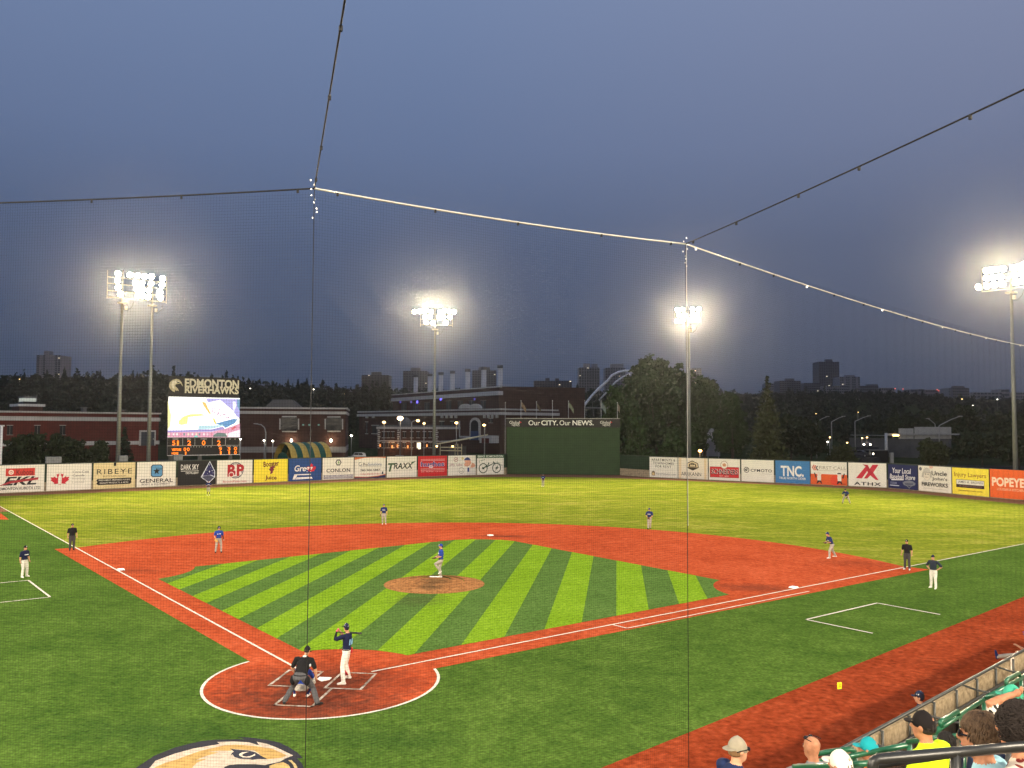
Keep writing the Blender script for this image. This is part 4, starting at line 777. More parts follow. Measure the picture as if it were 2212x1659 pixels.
    if wear.get('shades'):
        mb = MB(); zz = wear['shades']; yy = .096 if zz < .05 else .05
        for s_ in (-1, 1): mb.ell(H(s_*.036, yy, zz), (.034, .014, .021) if abs(fd.y) > .7 else (.018, .034, .021), 8, 6); mb.tube([H(s_*.07, yy-.01, zz+.005), H(s_*.085, 0, zz+.005), H(s_*.080, -.06, zz-.005)], .005, 5)
        mb.tube([H(-.02, yy+.006, zz), H(.02, yy+.006, zz)], .005, 5); mb.obj('sunglasses', mat('shades', (.012, .012, .013), .15, var=0, spec=.6), root)
    if wear.get('glove'):
        s_, gm = wear['glove']; c = V('ha'+s_); d = (c-V('el'+s_)).normalized(); mb = MB(); sd = d.cross(Vector((0, 0, 1)) if abs(d.z) < .9 else Vector((1, 0, 0))).normalized(); pd = sd.cross(d)
        mb.ell((0, 0, 0), (1, 1, 1), 10, 8, fn=lambda p: tuple(c+d*(.06+p[1]*.12)+sd*p[0]*.095+pd*p[2]*.05))
        for i in range(4): mb.tube([c+d*.1+sd*(i-1.5)*.045, c+d*.20+sd*(i-1.5)*.052+pd*.02], [.024, .016], 6)
        mb.tube([c+sd*.08, c+sd*.13+d*.10+pd*.02], [.024, .018], 6); mb.obj('fielding_glove', gm, root, smooth=True)
    if wear.get('text'):                                # lettering across the chest, number on the back
        tm = wear['text']; mb = MB(); rg = random.Random(3)
        c0 = pel+sp*.80; x = -.13
        while x < .12:
            wd = rg.uniform(.018, .03); yoff = .125*F_-.28*x*x*6*.12; p = c0+lat*(x+wd/2)+fw*yoff; hh = rg.uniform(.045, .06); a_, b_ = lat*wd*.38, spn*hh*.5
            mb.add([p-a_-b_, p+a_-b_, p+a_+b_, p-a_+b_], [(0, 1, 2, 3)]); x += wd
        mb.obj('chest_lettering', tm, root)
        mb = MB(); c0 = pel+sp*.72
        for s_ in (-1, 1): p = c0+lat*s_*.055-fw*.124*F_; mb.add([p-lat*.035-spn*.09, p+lat*.035-spn*.09, p+lat*.035+spn*.09, p-lat*.035+spn*.09], [(0, 1, 2, 3)]); 
        mb.obj('back_number', wear.get('num', tm), root)
    if wear.get('belt'):
        mb = MB(); n = 18; c0 = pel+sp*.115; ring = [c0+hl*.163*F_*math.cos(2*math.pi*k/n)+hf*.121*F_*math.sin(2*math.pi*k/n) for k in range(n)]; mb.tube(ring, .014, 6, closed=True); mb.obj('belt', wear['belt'], root)
    return root
def face_to(p, q): return math.atan2(q[1]-p[1], q[0]-p[0])-math.pi/2      # local +y towards q
LET = mat('jersey_letters', (.72, .74, .76), .7, var=0)
HOME = dict(shirt=DNAVY, pants=WPANT, shoes=WSHOE, text=LET, belt=BLACK, sock=NAVY); AWAY = dict(shirt=NAVY, pants=GPANT, shoes=WSHOE, text=LET, belt=BLACK, sock=BLACK)
UMP = dict(shirt=BLACK, pants=CHAR, shoes=BSHOE, hat=('cap', BLACK, BLACK, mat('badge_white', (.6, .6, .58), .6, var=0)), belt=BLACK)
capN = ('cap', NAVY, NAVY, LET)
def on(u, v): p = G(u, v, .02); return Vector((p.x, p.y, .0))
pl = (0, .5)
# third base side: coach and umpire
p = on(52, 1247); person('coach in navy shirt and white trousers standing in the box across from the scoreboard', p, face_to(p, pl)+.35, dict(haL=(-.28, .04, .92), haR=(.29, .03, .92), anL=(-.20, -.04, .10), knL=(-.15, .03, .51), anR=(.16, .03, .10)), dict(HOME, hat=('cap', BLACK, BLACK, LET)), 1.0)
p = on(155, 1189); person('umpire in black shirt standing where clay meets the line, near the navy shirted coach', p, face_to(p, pl)-.1, dict(), UMP, 1.03, fat=1.12)
# fielders
p = on(472, 1194); person('long haired infielder in royal blue shirt holding a tan mitt low', p, face_to(p, pl), dict(anL=(-.17, 0, .10), knL=(-.15, .04, .51), anR=(.19, -.02, .10), knR=(.15, .03, .51), haL=(-.30, .08, .90), haR=(.20, .18, .93), elR=(.29, .02, 1.17), nod=8),
    dict(AWAY, shirt=ROYAL, hat=capN, hair=mat('hair_black', (.012, .010, .009), .7), hairlow=-.10, hairsize=1.1, locks=.07, glove=('R', TANL), longarm='L', shoes=BSHOE), 1.0)
p = on(829, 1133); person('shortstop in navy shirt with one trouser leg up stepping onto the clay edge', p, face_to(p, pl), dict(anL=(-.17, .10, .12), knL=(-.15, .16, .55), anR=(.10, .0, .10), haR=(.30, .05, .88), haL=(-.27, .10, .95)), dict(AWAY, hat=capN, cuff=.8, glove=('R', LEATHER)), 1.0)
p = on(1403, 1143); person('second baseman in navy shirt walking with both hands joined low at the glove', p, face_to(p, pl), dict(pel=(0, 0, .97), haR=(.06, .23, .98), elR=(.29, .06, 1.16), haL=(-.06, .23, .96), elL=(-.29, .06, 1.16), anL=(-.06, -.08, .13), knL=(-.09, .06, .53), anR=(.08, .12, .10), nod=14), dict(AWAY, hat=capN, glove=('R', LEATHER), shoes=BSHOE, nofingers=1), 1.0)
p = on(1797, 1206); person('first baseman in navy shirt leaning forward with a wide stride and glove at his belt', p, face_to(p, (-30, 22)), dict(pel=(0, -.02, .93), ch=(-.05, .16, 1.29), nk=(-.07, .22, 1.43), hd=(-.08, .29, 1.58), shL=(-.25, .17, 1.36), shR=(.14, .18, 1.37), elL=(-.30, .20, 1.08), haL=(-.12, .36, 1.02), elR=(.26, .22, 1.10), haR=(.02, .38, 1.03), anL=(-.16, .22, .10), knL=(-.13, .20, .52), anR=(.42, -.42, .12), knR=(.27, -.14, .52), hiL=(-.1, 0, .9), hiR=(.1, -.03, .9)), dict(AWAY, hat=capN, glove=('R', LEATHER), hands=WSHOE, nofingers=1), 1.03)
p = on(450, 1070); person('outfielder in navy shirt with dark knee socks standing by the starry diamond board', p, face_to(p, pl), dict(haR=(.05, .22, 1.15), haL=(-.05, .22, 1.13), elR=(.30, .04, 1.2), elL=(-.30, .04, 1.2)), dict(AWAY, hat=capN, cuff=.1, tight=.8, glove=('L', LEATHER), nofingers=1), 1.02)
p = on(1173, 1051); person('outfielder in navy shirt standing alone before the green backdrop wall', p, face_to(p, pl), dict(haR=(.14, .2, 1.0), haL=(-.14, .2, 1.0), anL=(-.10, 0, .1), anR=(.14, .04, .1)), dict(AWAY, hat=capN, glove=('L', LEATHER), nofingers=1), 1.0)
crouch = dict(pel=(0, -.10, .84), ch=(0, .18, 1.17), nk=(0, .26, 1.31), hd=(0, .36, 1.43), shL=(-.2, .2, 1.24), shR=(.2, .2, 1.24), elL=(-.30, .28, .98), haL=(-.2, .36, .74), elR=(.30, .28, .98), haR=(.2, .36, .74), hiL=(-.1, -.1, .8), hiR=(.1, -.1, .8), knL=(-.27, .06, .47), knR=(.27, .06, .47), anL=(-.36, -.06, .10), anR=(.36, -.06, .10))
p = on(1828, 1088); person('outfielder crouching hands on knees before the half orange board', p, face_to(p, pl), dict(crouch), dict(AWAY, hat=('cap', CHAR, CHAR), glove=('L', LEATHER), shoes=BSHOE, nofingers=1), 1.1)
p = on(1960, 1231); person('umpire in black shirt and pale shoes beside the helmeted coach', p, face_to(p, pl)+.25, dict(anL=(-.14, .05, .1), anR=(.15, -.03, .1), haR=(.30, .06, .92)), dict(UMP, shoes=WSHOE), 1.03)
p = on(2017, 1271); person('coach in dark helmet and navy top with hand on hip and white trousers', p, face_to(p, pl)+.15, dict(elL=(-.40, -.12, 1.2), haL=(-.20, -.02, 1.03), elR=(.40, -.10, 1.2), haR=(.19, .02, 1.03), anL=(-.17, .12, .1), anR=(.17, -.06, .1), knL=(-.13, .07, .51)), dict(HOME, shirt=cloth('slate', (.022, .030, .045)), hat=('helmet', HELM), text=None, sleeve=.85, nofingers=1), 1.0, fat=1.1)
# pitcher lifting one leg on the rubber
person('pitcher in royal blue shirt with glove at his belt raising one knee on the mound', G(952, 1249, .27), face_to((0, 18.6), (-20, 11)), dict(pel=(0, 0, .97), ch=(0, -.02, 1.38), nk=(0, -.03, 1.54), hd=(0, .0, 1.69), elL=(-.27, .04, 1.18), haL=(-.08, .28, 1.10), elR=(.27, .06, 1.17), haR=(.05, .30, 1.10), knL=(-.10, .33, .76), anL=(-.06, .02, .40), toL=(-.07, .12, .26), anR=(.06, .0, .10), knR=(.08, .05, .53)), dict(AWAY, shirt=ROYAL, hat=('cap', ROYAL, ROYAL, LET), glove=('L', LEATHER), nofingers=1), 1.04, voxel=.018)
# batter, bat over the shoulder
bp_ = (.86, .02, .02); brz = face_to((.86, 0), (-3.5, -.5))
BAT = dict(pel=(0, 0, 1.0), ch=(.02, -.03, 1.40), nk=(.03, -.03, 1.56), hd=(.03, .02, 1.72), shL=(-.14, .06, 1.48), shR=(.19, -.08, 1.48), elL=(-.10, .36, 1.36), haL=(.05, .33, 1.60), elR=(.36, .14, 1.34), haR=(.13, .30, 1.63), anL=(-.30, .06, .10), knL=(-.21, .12, .54), anR=(.30, -.05, .10), knR=(.20, .06, .54), hiL=(-.10, .02, .95), hiR=(.10, -.02, .95), face=40)
BAT.update(anL=(.33, .02, .10), knL=(.18, .08, .54), anR=(-.33, -.02, .10), knR=(-.20, .06, .54), hiL=(.10, .0, .95), hiR=(-.10, .0, .95))
BAT.update(anL=(-.33, .02, .10), knL=(-.20, .08, .54), anR=(.33, -.02, .10), knR=(.20, .06, .54), hiL=(-.10, .0, .95), hiR=(.10, .0, .95))
bat_p = person('batter in navy shirt and white trousers gripping a black bat with pink gloves', bp_, brz, BAT, dict(HOME, hat=('helmet', HELM), hands=PINK, longarm='L', num=mat('number_blue', (.20, .42, .66), .7, var=0), nofingers=1), 1.06, voxel=.016)
t = thing('baseball_bat', 'black baseball bat held level over the batter’s shoulder', 'bat', (0, 0, 0))
Mr = Matrix.Rotation(brz, 3, 'Z'); h0 = Vector(bp_)+Mr @ (Vector((.05, .33, 1.57))*1.06); h1 = Vector(bp_)+Mr @ (Vector((.15, .28, 1.66))*1.06)
bd = (D(780, 1368, (h1-CAM).dot(cF))-h0).normalized(); t.location = h0
MB().tube([bd*-.04, bd*-.02, bd*.0, bd*.28], [.02, .024, .013, .014], 10).obj('handle', mat('bat_grip', (.02, .02, .02), .6), t, smooth=True); MB().tube([bd*.28, bd*.5, bd*.62, bd*.80, bd*.84], [.014, .026, .032, .033, .02], 12).obj('barrel', mat('bat_black', (.012, .012, .012), .3, spec=.5), t, smooth=True)
mb = MB()
for z in (.16, .26, .36): mb.ell((.33*1.0, .02, z), (.062, .066, .05), 10, 7)
# shin guard of the batter (red) and the cloth at his belt
g = MB().tube([(.27, .055, .47), (.32, .02, .17)], [.098, .088], 12).obj('shin_guard', REDC, bat_p, smooth=True); MB().box((.11, -.15, .99), (.06, .04, .17)).obj('belt_towel', REDC, bat_p)
# catcher squatting, seen between the umpire's legs
squat = dict(pel=(0, -.12, .36), ch=(0, .12, .72), nk=(0, .20, .86), hd=(0, .27, 1.0), shL=(-.2, .14, .80), shR=(.2, .14, .80), elL=(-.28, .36, .60), haL=(-.12, .58, .62), elR=(.30, .30, .55), haR=(.22, .30, .35), hiL=(-.11, -.10, .33), hiR=(.11, -.10, .33), knL=(-.34, .28, .46), knR=(.34, .28, .46), anL=(-.21, -.02, .11), anR=(.21, -.02, .11), nod=-8)
c_ = person('catcher squatting low behind the plate with white shoes and navy guards', (-.05, -1.72, .02), 0.08, squat, dict(shirt=ROYAL, pants=GPANT, shoes=WSHOE, hat=('helmet', HELM), glove=('L', LEATHER), cuff=.2, sock=NAVY), 1.0, voxel=.018)
# plate umpire leaning behind the catcher
ump = dict(pel=(0, -.16, .86), ch=(.02, .10, 1.22), nk=(.03, .16, 1.37), hd=(.04, .24, 1.51), shL=(-.22, .09, 1.29), shR=(.24, .09, 1.29), elL=(-.36, .08, 1.02), haL=(-.30, .22, .80), elR=(.36, .10, 1.0), haR=(.36, .18, .72), hiL=(-.12, -.15, .82), hiR=(.12, -.15, .82), knL=(-.30, .06, .50), knR=(.30, .06, .50), anL=(-.50, -.12, .10), anR=(.50, -.06, .10), toL=(-.58, .02, .05), toR=(.60, .06, .05), face=8, nod=6)
u_ = person('plate umpire in black shirt and grey trousers crouching with spread legs', (.22, -2.36, .02), -.04, ump, dict(UMP, belt=BLACK, pants=cloth('ump_grey', (.085, .085, .09)), tight=1.15), 1.06, voxel=.016, fat=1.28)
for s_ in (-1, 1): MB().ell((.22*s_, -.17, .74), (.085, .10, .14), 10, 8).obj('ball_bag', BLACK, u_, smooth=True)
MB().ell((.235, .0, 1.14), (.02, .07, .05), 8, 5).obj('sleeve_patch', LET, u_); MB().box((.03, .07, 1.375), (.09, .06, .03)).obj('collar_tag', LET, u_); MB().box((.04, .165, 1.54), (.04, .02, .03)).obj('cap_tag', LET, u_)
MB().tube([(-.05, .355, 1.45), (.04, .375, 1.44), (.13, .35, 1.45)], .012, 6).obj('mask_bar', BLACK, u_)
# ------------------------------------------------------------------ first base side stand: wall, steps, rails
RZ = 3.05
wA, wB = G(*zs(900, 1020), RZ), G(*zs(2212, 320), RZ); we = (wB-wA); we.z = 0; we.normalize(); wn = Vector((we.y, -we.x, 0)); wrz = math.atan2(we.y, we.x)
def SW(a, o, z): return Vector((wA.x, wA.y, 0))+we*a+wn*o+Vector((0, 0, z))
def swco(p): q_ = Vector((p.x-wA.x, p.y-wA.y, 0)); return q_.dot(we), q_.dot(wn)
m_conc = layered('concrete_mat', ((.17, .13, .082), (.28, .22, .14), (.36, .285, .19)), (.8, 3, 9), fine=14, fine_amt=.16, bump=.15)
m_rail = mat('rail_grey', (.055, .056, .050), .42, .3, var=.1, scale=8); m_grail = mat('rail_green', (.012, .085, .040), .28, .0, var=.08, scale=5, spec=.5); m_drail = mat('rail_black', (.018, .019, .018), .38, .1, var=.08, scale=6, spec=.5)
st = thing('grandstand', 'stepped concrete stand behind the field wall on the first base side', 'grandstand', (wA.x, wA.y, 0), wrz)
# local x along the wall, local y = -wn (towards the field)
MB().b2(-16, 26, -.12, .02, 0, 2.97).obj('field_wall', m_conc, st)
MB().b2(-16, 26, -1.0, -.122, 0, 2.1).obj('walkway', m_conc, st)
def floorz(o): return 2.1 if o < 1.0 else 2.1+.55*(1+int((o-1.0)/.8))
for k in range(10):
    o0 = 1.002+.8*k
    for a in range(-4, 7): MB().b2(a*4-.0+.01, a*4+3.99, -(o0+.798), -o0, 0, 2.1+.55*(k+1)).obj('step', m_conc, st)
# wall railing
rl = thing('wall_railing', 'grey pipe railing along the top of the concrete field wall', 'railing', (wA.x, wA.y, 0), wrz)
MB().tube([(-14, -.10, RZ), (26, -.10, RZ)], .036, 10).obj('top_rail', m_rail, rl, smooth=True); MB().tube([(-14, -.21, RZ-.42), (26, -.21, RZ-.42)], .030, 10).obj('lower_rail', m_rail, rl, smooth=True)
for k in range(-11, 21): MB().tube([(k*1.22, -.165, RZ-.02), (k*1.22, -.165, 2.1)], .028, 8).obj('post', m_rail, rl, smooth=True); MB().tube([(k*1.22, -.10, RZ-.01), (k*1.22, -.17, RZ-.05)], .022, 6).obj('bracket', m_rail, rl)
for x, y, x2, y2, lab in ((1005, 968, 1400, 1002, 'grey divider rail nearest the teal capped spectator'), (1390, 765, 1920, 792, 'grey divider rail behind the black capped spectator’s head'), (1690, 575, 2090, 602, 'grey divider rail next to the upper green loop'), (1965, 448, 2300, 458, 'grey divider rail with white paper pinned near it')):
    p0 = G(*zs(x, y), RZ-.05); a, _ = swco(p0); t = thing('divider_rail', lab, 'railing', SW(a, 0, 0), wrz)
    zf_ = RZ-.06; MB().tube([(0, -.02, zf_), (.0, -.35, zf_-.05), (0, -2.6, zf_-.05)], .024, 8).obj('bar', m_rail, t, smooth=True); MB().tube([(0, -2.55, zf_-.05), (0, -2.55, floorz(2.5)-.6)], .022, 8).obj('post', m_rail, t); MB().tube([(0, -1.3, zf_-.05), (0, -1.3, floorz(1.3)-.4)], .022, 8).obj('post', m_rail, t)
pw = G(*zs(2110, 440), RZ-.15); MBp = MB().box((0, 0, 0), (.22, .012, .30)).obj('paper_sheet', mat('paper', (.72, .62, .52), .8), None, pw+wn*.05, rot=(0, 0, wrz)); tag(MBp, 'white paper sheet taped to the wall railing near the dugout', 'paper')
def grail(name, label, m, r, chains, posts, cat='handrail'):
    """chains: lists of (x, y, depth) in the stand close-up; posts: (x, y, depth, drop)"""
    o0 = D(*zs(chains[0][0][0], chains[0][0][1]), chains[0][0][2]); t = thing(name, label, cat, (o0.x, o0.y, 0)); base = Vector((o0.x, o0.y, 0))
    for c in chains: MB().tube([D(*zs(x, y), d)-base for x, y, d in c], r, 10).obj('rail_tube', m, t, smooth=True)
    for x, y, d, dr in posts:
        p = D(*zs(x, y), d)-base; MB().tube([p, p-Vector((0, 0, dr))], r*.95, 10).obj('post', m, t, smooth=True)
grail('green_handrail', 'green handrail with a rounded end loop in front of the teal cap', m_grail, .030, [[(700, 1100, 9.9), (780, 1083, 9.8), (955, 1060, 9.7), (980, 1075, 9.7), (985, 1112, 9.7)], [(640, 1165, 9.9), (900, 1125, 9.7), (1370, 1030, 9.3)], [(1370, 1008, 9.3), (1560, 985, 9.0), (1770, 962, 8.7)]], [(1380, 1008, 9.3, .9), (985, 1090, 9.7, .5), (1765, 962, 8.7, .9)])
grail('green_handrail', 'green handrail with a loop rising behind the black cap', m_grail, .030, [[(1540, 950, 10.0), (1720, 832, 10.7), (1915, 703, 11.6), (1935, 690, 11.7), (2212, 628, 11.0), (2330, 600, 10.8)], [(1612, 900, 10.2), (1606, 866, 10.2), (1625, 848, 10.3), (1730, 788, 10.7), (1738, 812, 10.7)]], [(1590, 925, 10.2, .75), (1760, 805, 10.9, .95), (1922, 700, 11.6, .95)])
grail('green_handrail', 'green handrail with a loop in the next section by the wall', m_grail, .030, [[(1940, 685, 12.6), (2100, 595, 13.4), (2300, 480, 14.6)], [(2085, 605, 13.2), (2083, 565, 13.2), (2100, 548, 13.3), (2175, 508, 13.8), (2182, 535, 13.8)]], [(2060, 620, 13.2, .8), (2190, 545, 13.9, .8)])
grail('green_handrail', 'dark green rail at the spectators’ knees beside the white cap', m_grail, .026, [[(540, 1192, 8.0), (900, 1180, 7.6), (1130, 1160, 7.3)]], [(560, 1192, 8.0, .6)])
grail('aisle_railing', 'thick black pipe railing crossing in front of the neon shirt', m_drail, .0275, [[(1112, 1330, 4.40), (1114, 1185, 4.40), (1122, 1150, 4.40), (1150, 1132, 4.40), (1700, 1085, 4.42), (2300, 1035, 4.44)]], [(1715, 1085, 4.42, .6)], 'railing')
grail('aisle_railing', 'second black pipe railing showing between the neon shirt and the hair', m_drail, .024, [[(1130, 1180, 5.6), (1700, 1098, 5.8), (1770, 1050, 5.9), (2330, 985, 6.2)]], [(2100, 1010, 6.1, .7)], 'railing')
# ------------------------------------------------------------------ spectators
SIT = dict(pel=(0, 0, .52), ch=(0, .04, .92), nk=(0, .06, 1.07), hd=(0, .09, 1.205), shL=(-.20, .03, 1.0), shR=(.20, .03, 1.0), elL=(-.25, .08, .72), haL=(-.16, .34, .64), elR=(.25, .08, .72), haR=(.16, .34, .64), hiL=(-.10, 0, .48), hiR=(.10, 0, .48), knL=(-.14, .44, .52), knR=(.14, .44, .52), anL=(-.14, .42, .10), anR=(.14, .42, .10))
def spectator(label, X, Y, dep, look, wear, pose=None, scale=1.0, fat=1.0, voxel=.013):
    h = D(*zs(X, Y), dep); ps = dict(SIT); ps.update(pose or {}); rz = face_to(h, look); hd = Matrix.Rotation(rz, 3, 'Z') @ (Vector(ps['hd'])*scale)
    p_ = person(label, h-hd, rz, ps, wear, scale, voxel, fat=fat); return p_
JEAN = cloth('jeans', (.03, .045, .09))
spectator('spectator in navy shirt with a grey cap worn backwards and sunglasses', 138, 1062, 8.7, (28, -12), dict(shirt=cloth('spec_navy', (.012, .022, .07)), pants=JEAN, hat=('backcap', cloth('cap_grey', (.26, .23, .17))), shades=.008, haircol=mat('hair_fair', (.16, .09, .04), .7)))
sp_ = spectator('bald spectator in grey shirt with sunglasses pushed up on his head', 672, 1046, 9.4, (2, 2), dict(shirt=cloth('spec_grey', (.20, .20, .21)), pants=JEAN, shades=.095, skin=SKIN2), dict(elL=(-.42, -.02, 1.0), haL=(-.16, -.10, 1.06), face=-12), 1.0, 1.15)
spectator('spectator in a plain white cap low behind the green rail', 880, 1178, 7.4, (-12, 4), dict(shirt=cloth('spec_white', (.6, .58, .52)), pants=JEAN, hat=('cap', cloth('cap_white', (.68, .62, .52))), skin=SKIN2))
spectator('spectator in a teal cap beside the rounded green rail end', 1085, 1058, 9.6, (-10, -6), dict(shirt=cloth('spec_rust', (.55, .13, .035)), pants=JEAN, hat=('cap', cloth('cap_teal', (.01, .26, .29))), skin=SKIN2, haircol=mat('hair_grey', (.12, .11, .10), .7)))
spectator('spectator in a neon yellow shirt and black cap', 1482, 888, 7.7, (-13, 8), dict(shirt=cloth('neon', (.50, .78, .012), var=.05), pants=JEAN, hat=('cap', cloth('cap_black', (.010, .008, .008))), skin=SKIN2, haircol=mat('hair_dark', (.015, .010, .008), .7)), dict(face=-8), 1.0, 1.1)
spectator('brown haired spectator in light blue shirt wearing sunglasses', 1885, 965, 5.0, (-12, -10), dict(shirt=cloth('spec_blue', (.26, .46, .52)), pants=JEAN, shades=.008, hair=mat('hair_midbrown', (.075, .045, .024), .75, var=.4, scale=30), hairn=1100, locks=.004, hairsize=1.05, hairlow=-.045, skin=SKIN2))
def leafprint():
    m = mat('leaf_print', (.55, .48, .38), .85, var=0); t, b = nodes(m); c = t.nodes.new('ShaderNodeTexCoord'); v = t.nodes.new('ShaderNodeTexVoronoi'); v.inputs['Scale'].default_value = 14; mp = t.nodes.new('ShaderNodeMapping'); mp.inputs['Scale'].default_value = (1, 1, .45); mp.inputs['Rotation'].default_value = (.4, .5, .3)
    r = t.nodes.new('ShaderNodeValToRGB'); r.color_ramp.interpolation = 'CONSTANT'; e = r.color_ramp.elements; e[0].color = (.16, .018, .012, 1); e[1].position = .42; e[1].color = (.58, .50, .40, 1); t.links.new(c.outputs['Object'], mp.inputs[0]); t.links.new(mp.outputs[0], v.inputs['Vector']); t.links.new(v.outputs['Distance'], r.inputs[0]); t.links.new(r.outputs[0], b.inputs['Base Color']); return m
spectator('dark curly haired spectator in a red and cream leaf print shirt', 2168, 915, 4.7, (-10, 2), dict(shirt=leafprint(), pants=JEAN, hair=mat('hair_curly', (.014, .009, .007), .8), hairn=1500, curl=.35, hairsize=1.14, hairlow=-.09, locks=.02, skin=SKIN2))
def zebra():
    m = mat('zebra_print', (.5, .48, .44), .85, var=0); t, b = nodes(m); c = t.nodes.new('ShaderNodeTexCoord'); v = t.nodes.new('ShaderNodeTexWave'); v.inputs['Scale'].default_value = 7; v.inputs['Distortion'].default_value = 6; r = t.nodes.new('ShaderNodeValToRGB'); r.color_ramp.interpolation = 'CONSTANT'; e = r.color_ramp.elements; e[0].color = (.02, .02, .02, 1); e[1].position = .45; e[1].color = (.58, .55, .5, 1)
    t.links.new(c.outputs['Object'], v.inputs['Vector']); t.links.new(v.outputs[0], r.inputs[0]); t.links.new(r.outputs[0], b.inputs['Base Color']); return m
spectator('spectator in a black and white striped top holding hands behind the head', 2130, 690, 8.6, (-4, 6), dict(shirt=zebra(), pants=JEAN, hat=('cap', cloth('cap_mint', (.05, .34, .22))), skin=SKIN2), dict(elL=(-.38, .10, 1.20), haL=(-.10, -.02, 1.30), elR=(.38, .10, 1.20), haR=(.10, -.02, 1.30)))
spectator('spectator in an orange shirt hidden low behind the black railing', 1235, 1290, 6.2, (-12, 4), dict(shirt=cloth('spec_orange', (.75, .16, .02)), pants=JEAN, hairn=400, hair=mat('hair_brown2', (.05, .03, .02), .8)))
spectator('small child peering over behind the black cap', 1640, 1012, 8.6, (-12, 5), dict(shirt=cloth('kid_navy', (.01, .012, .03)), pants=JEAN, hairn=500, hair=mat('hair_black2', (.012, .010, .009), .8)), None, .8)
# ------------------------------------------------------------------ players by the dugout
hp = D(*zs(1462, 665), 21.4); person('player in a shiny dark helmet standing below the wall railing', (hp.x, hp.y, 0), face_to(hp, pl), dict(), dict(HOME, hat=('helmet', HELM)), (hp.z+.02)/1.76)
q0 = D(2226, 1385, 27.5)
spl = person('player sitting by the dugout with one leg stretched out and a white soled shoe', (q0.x, q0.y, q0.z-1.05), face_to(q0, (4, 8)), dict(SIT, haL=(-.34, .42, .95), elL=(-.30, .16, .80), knL=(-.2, .52, .58), anL=(-.34, .98, .52), toL=(-.40, 1.02, .72), hd=(0, .04, 1.3)), dict(shirt=ROYAL, pants=GPANT, shoes=NAVY, hat=('cap', ROYAL, ROYAL)), 1.0)
MB().b2(-.4, .4, -.25, .25, -1.2, .36).obj('bench', m_rail, spl)
q1 = D(2224, 1370, 29.5); person('player in a glossy blue helmet standing at the dugout mouth', (q1.x, q1.y, q1.z-1.72), face_to(q1, (4, 8)), dict(haL=(-.2, .3, 1.1)), dict(shirt=DNAVY, pants=GPANT, hat=('helmet', mat('helmet_blue', (.012, .02, .32), .15, spec=.6, var=0))), 1.0)
pp = G(*zs(2193, 150), .0); q2 = D(2210, 1330, 30.5); t = thing('padded_post', 'dark padded post with a yellow cap at the dugout end', 'post', (q2.x+.25, q2.y, 0)); MB().tube([(0, 0, 0), (0, 0, q2.z+.1)], .14, 12).obj('pad', mat('pad_dark', (.03, .03, .028), .7), t, smooth=True); MB().tube([(-.08, 0, q2.z+.1), (-.08, 0, q2.z+.42)], .09, 10).obj('yellow_cap', mat('yellow_plastic', (.75, .50, .01), .4), t, smooth=True)
yc = G(*zs(873, 628), .0); t = thing('yellow_marker', 'small yellow card standing on the red apron', 'marker', yc, YAW*-1+.4); MB().box((0, 0, .125), (.17, .03, .21)).obj('card', mat('yellow_card', (.85, .74, .02), .5), t); MB().box((0, -.018, .155), (.10, .008, .03)).obj('printed_bar', mat('yellow_ink', (.5, .33, .01), .6), t); MB().box((0, -.018, .095), (.10, .008, .03)).obj('printed_bar', MATS['yellow_ink'], t); MB().box((0, .0, .01), (.14, .10, .02)).obj('foot', m_rail, t)
# ------------------------------------------------------------------ beyond the fence
m_brick_r = mat('brick_red', (.105, .020, .014), .9, var=.18, scale=.8); m_brick_d = mat('brick_dark', (.060, .027, .020), .9, var=.2, scale=.8); m_trimw = mat('trim_white', (.46, .45, .42), .8, var=.1, scale=.6); m_glass = mat('glass_dark', (.008, .009, .012), .3, var=0, spec=.25); m_roofg = mat('roof_grey', (.10, .10, .10), .85); m_concg = mat('concrete_grey', (.24, .23, .22), .9, var=.12, scale=.5)
def warm(n, c, s): return mat('lit_'+n, c, .5, emis=s, ecol=c)
m_sod = warm('sodium', (1, .62, .22), 9); m_wl = warm('white', (1, .90, .72), 14); m_org = warm('orange', (1, .36, .09), 1.6); m_win = warm('window', (1, .85, .6), 2.2); m_blu = warm('blue', (.12, .10, 1), 4); m_redl = warm('red', (1, .15, .1), 4)
class Bld:
    def __init__(s, name, label, P0, P1, back, h, m, cat='building', group=None):
        s.f = Fac(P0, P1); s.t = thing(name, label, cat, s.f.o, s.f.rz, group); s.h = h; s.back = back; s.wall = MB().b2(0, s.f.L, 0, back, 0, h).obj('wall', m, s.t)
    def band(s, v0, v1, m, zf, X, proud=.25, name='cornice', xs=None):
        za, zb = s.f.uv(*zf(X, v1))[1], s.f.uv(*zf(X, v0))[1]; x0, x1 = xs or (-proud, s.f.L+proud); return MB().b2(x0, x1, -proud, s.back+proud, za, zb).obj(name, m, s.t)
    def rect(s, zf, x0, y0, x1, y1, m, d=-.12, th=.1, name='window', par=None):
        (xa, za), (xb, zb) = s.f.uv(*zf(x0, y1)), s.f.uv(*zf(x1, y0)); return MB().b2(xa, xb, d, d+th, za, zb).obj(name, m, par or s.t)
    def win(s, zf, x0, y0, x1, y1, fr=4, m=None, trim=None, d=0, sill=True, bars=True):
        w_ = s.rect(zf, x0, y0, x1, y1, m or m_glass, -.06+d, .05); s.rect(zf, x0-fr, y0-fr, x1+fr, y0, trim or m_trimw, -.14+d, .13, 'lintel', w_); s.rect(zf, x0-fr, y1, x1+fr, y1+fr*.8, trim or m_trimw, -.16+d, .15, 'sill', w_)
        if bars: xm = (x0+x1)/2; s.rect(zf, xm-.7, y0, xm+.7, y1, trim or m_trimw, -.09+d, .03, 'mullion', w_)
        return w_
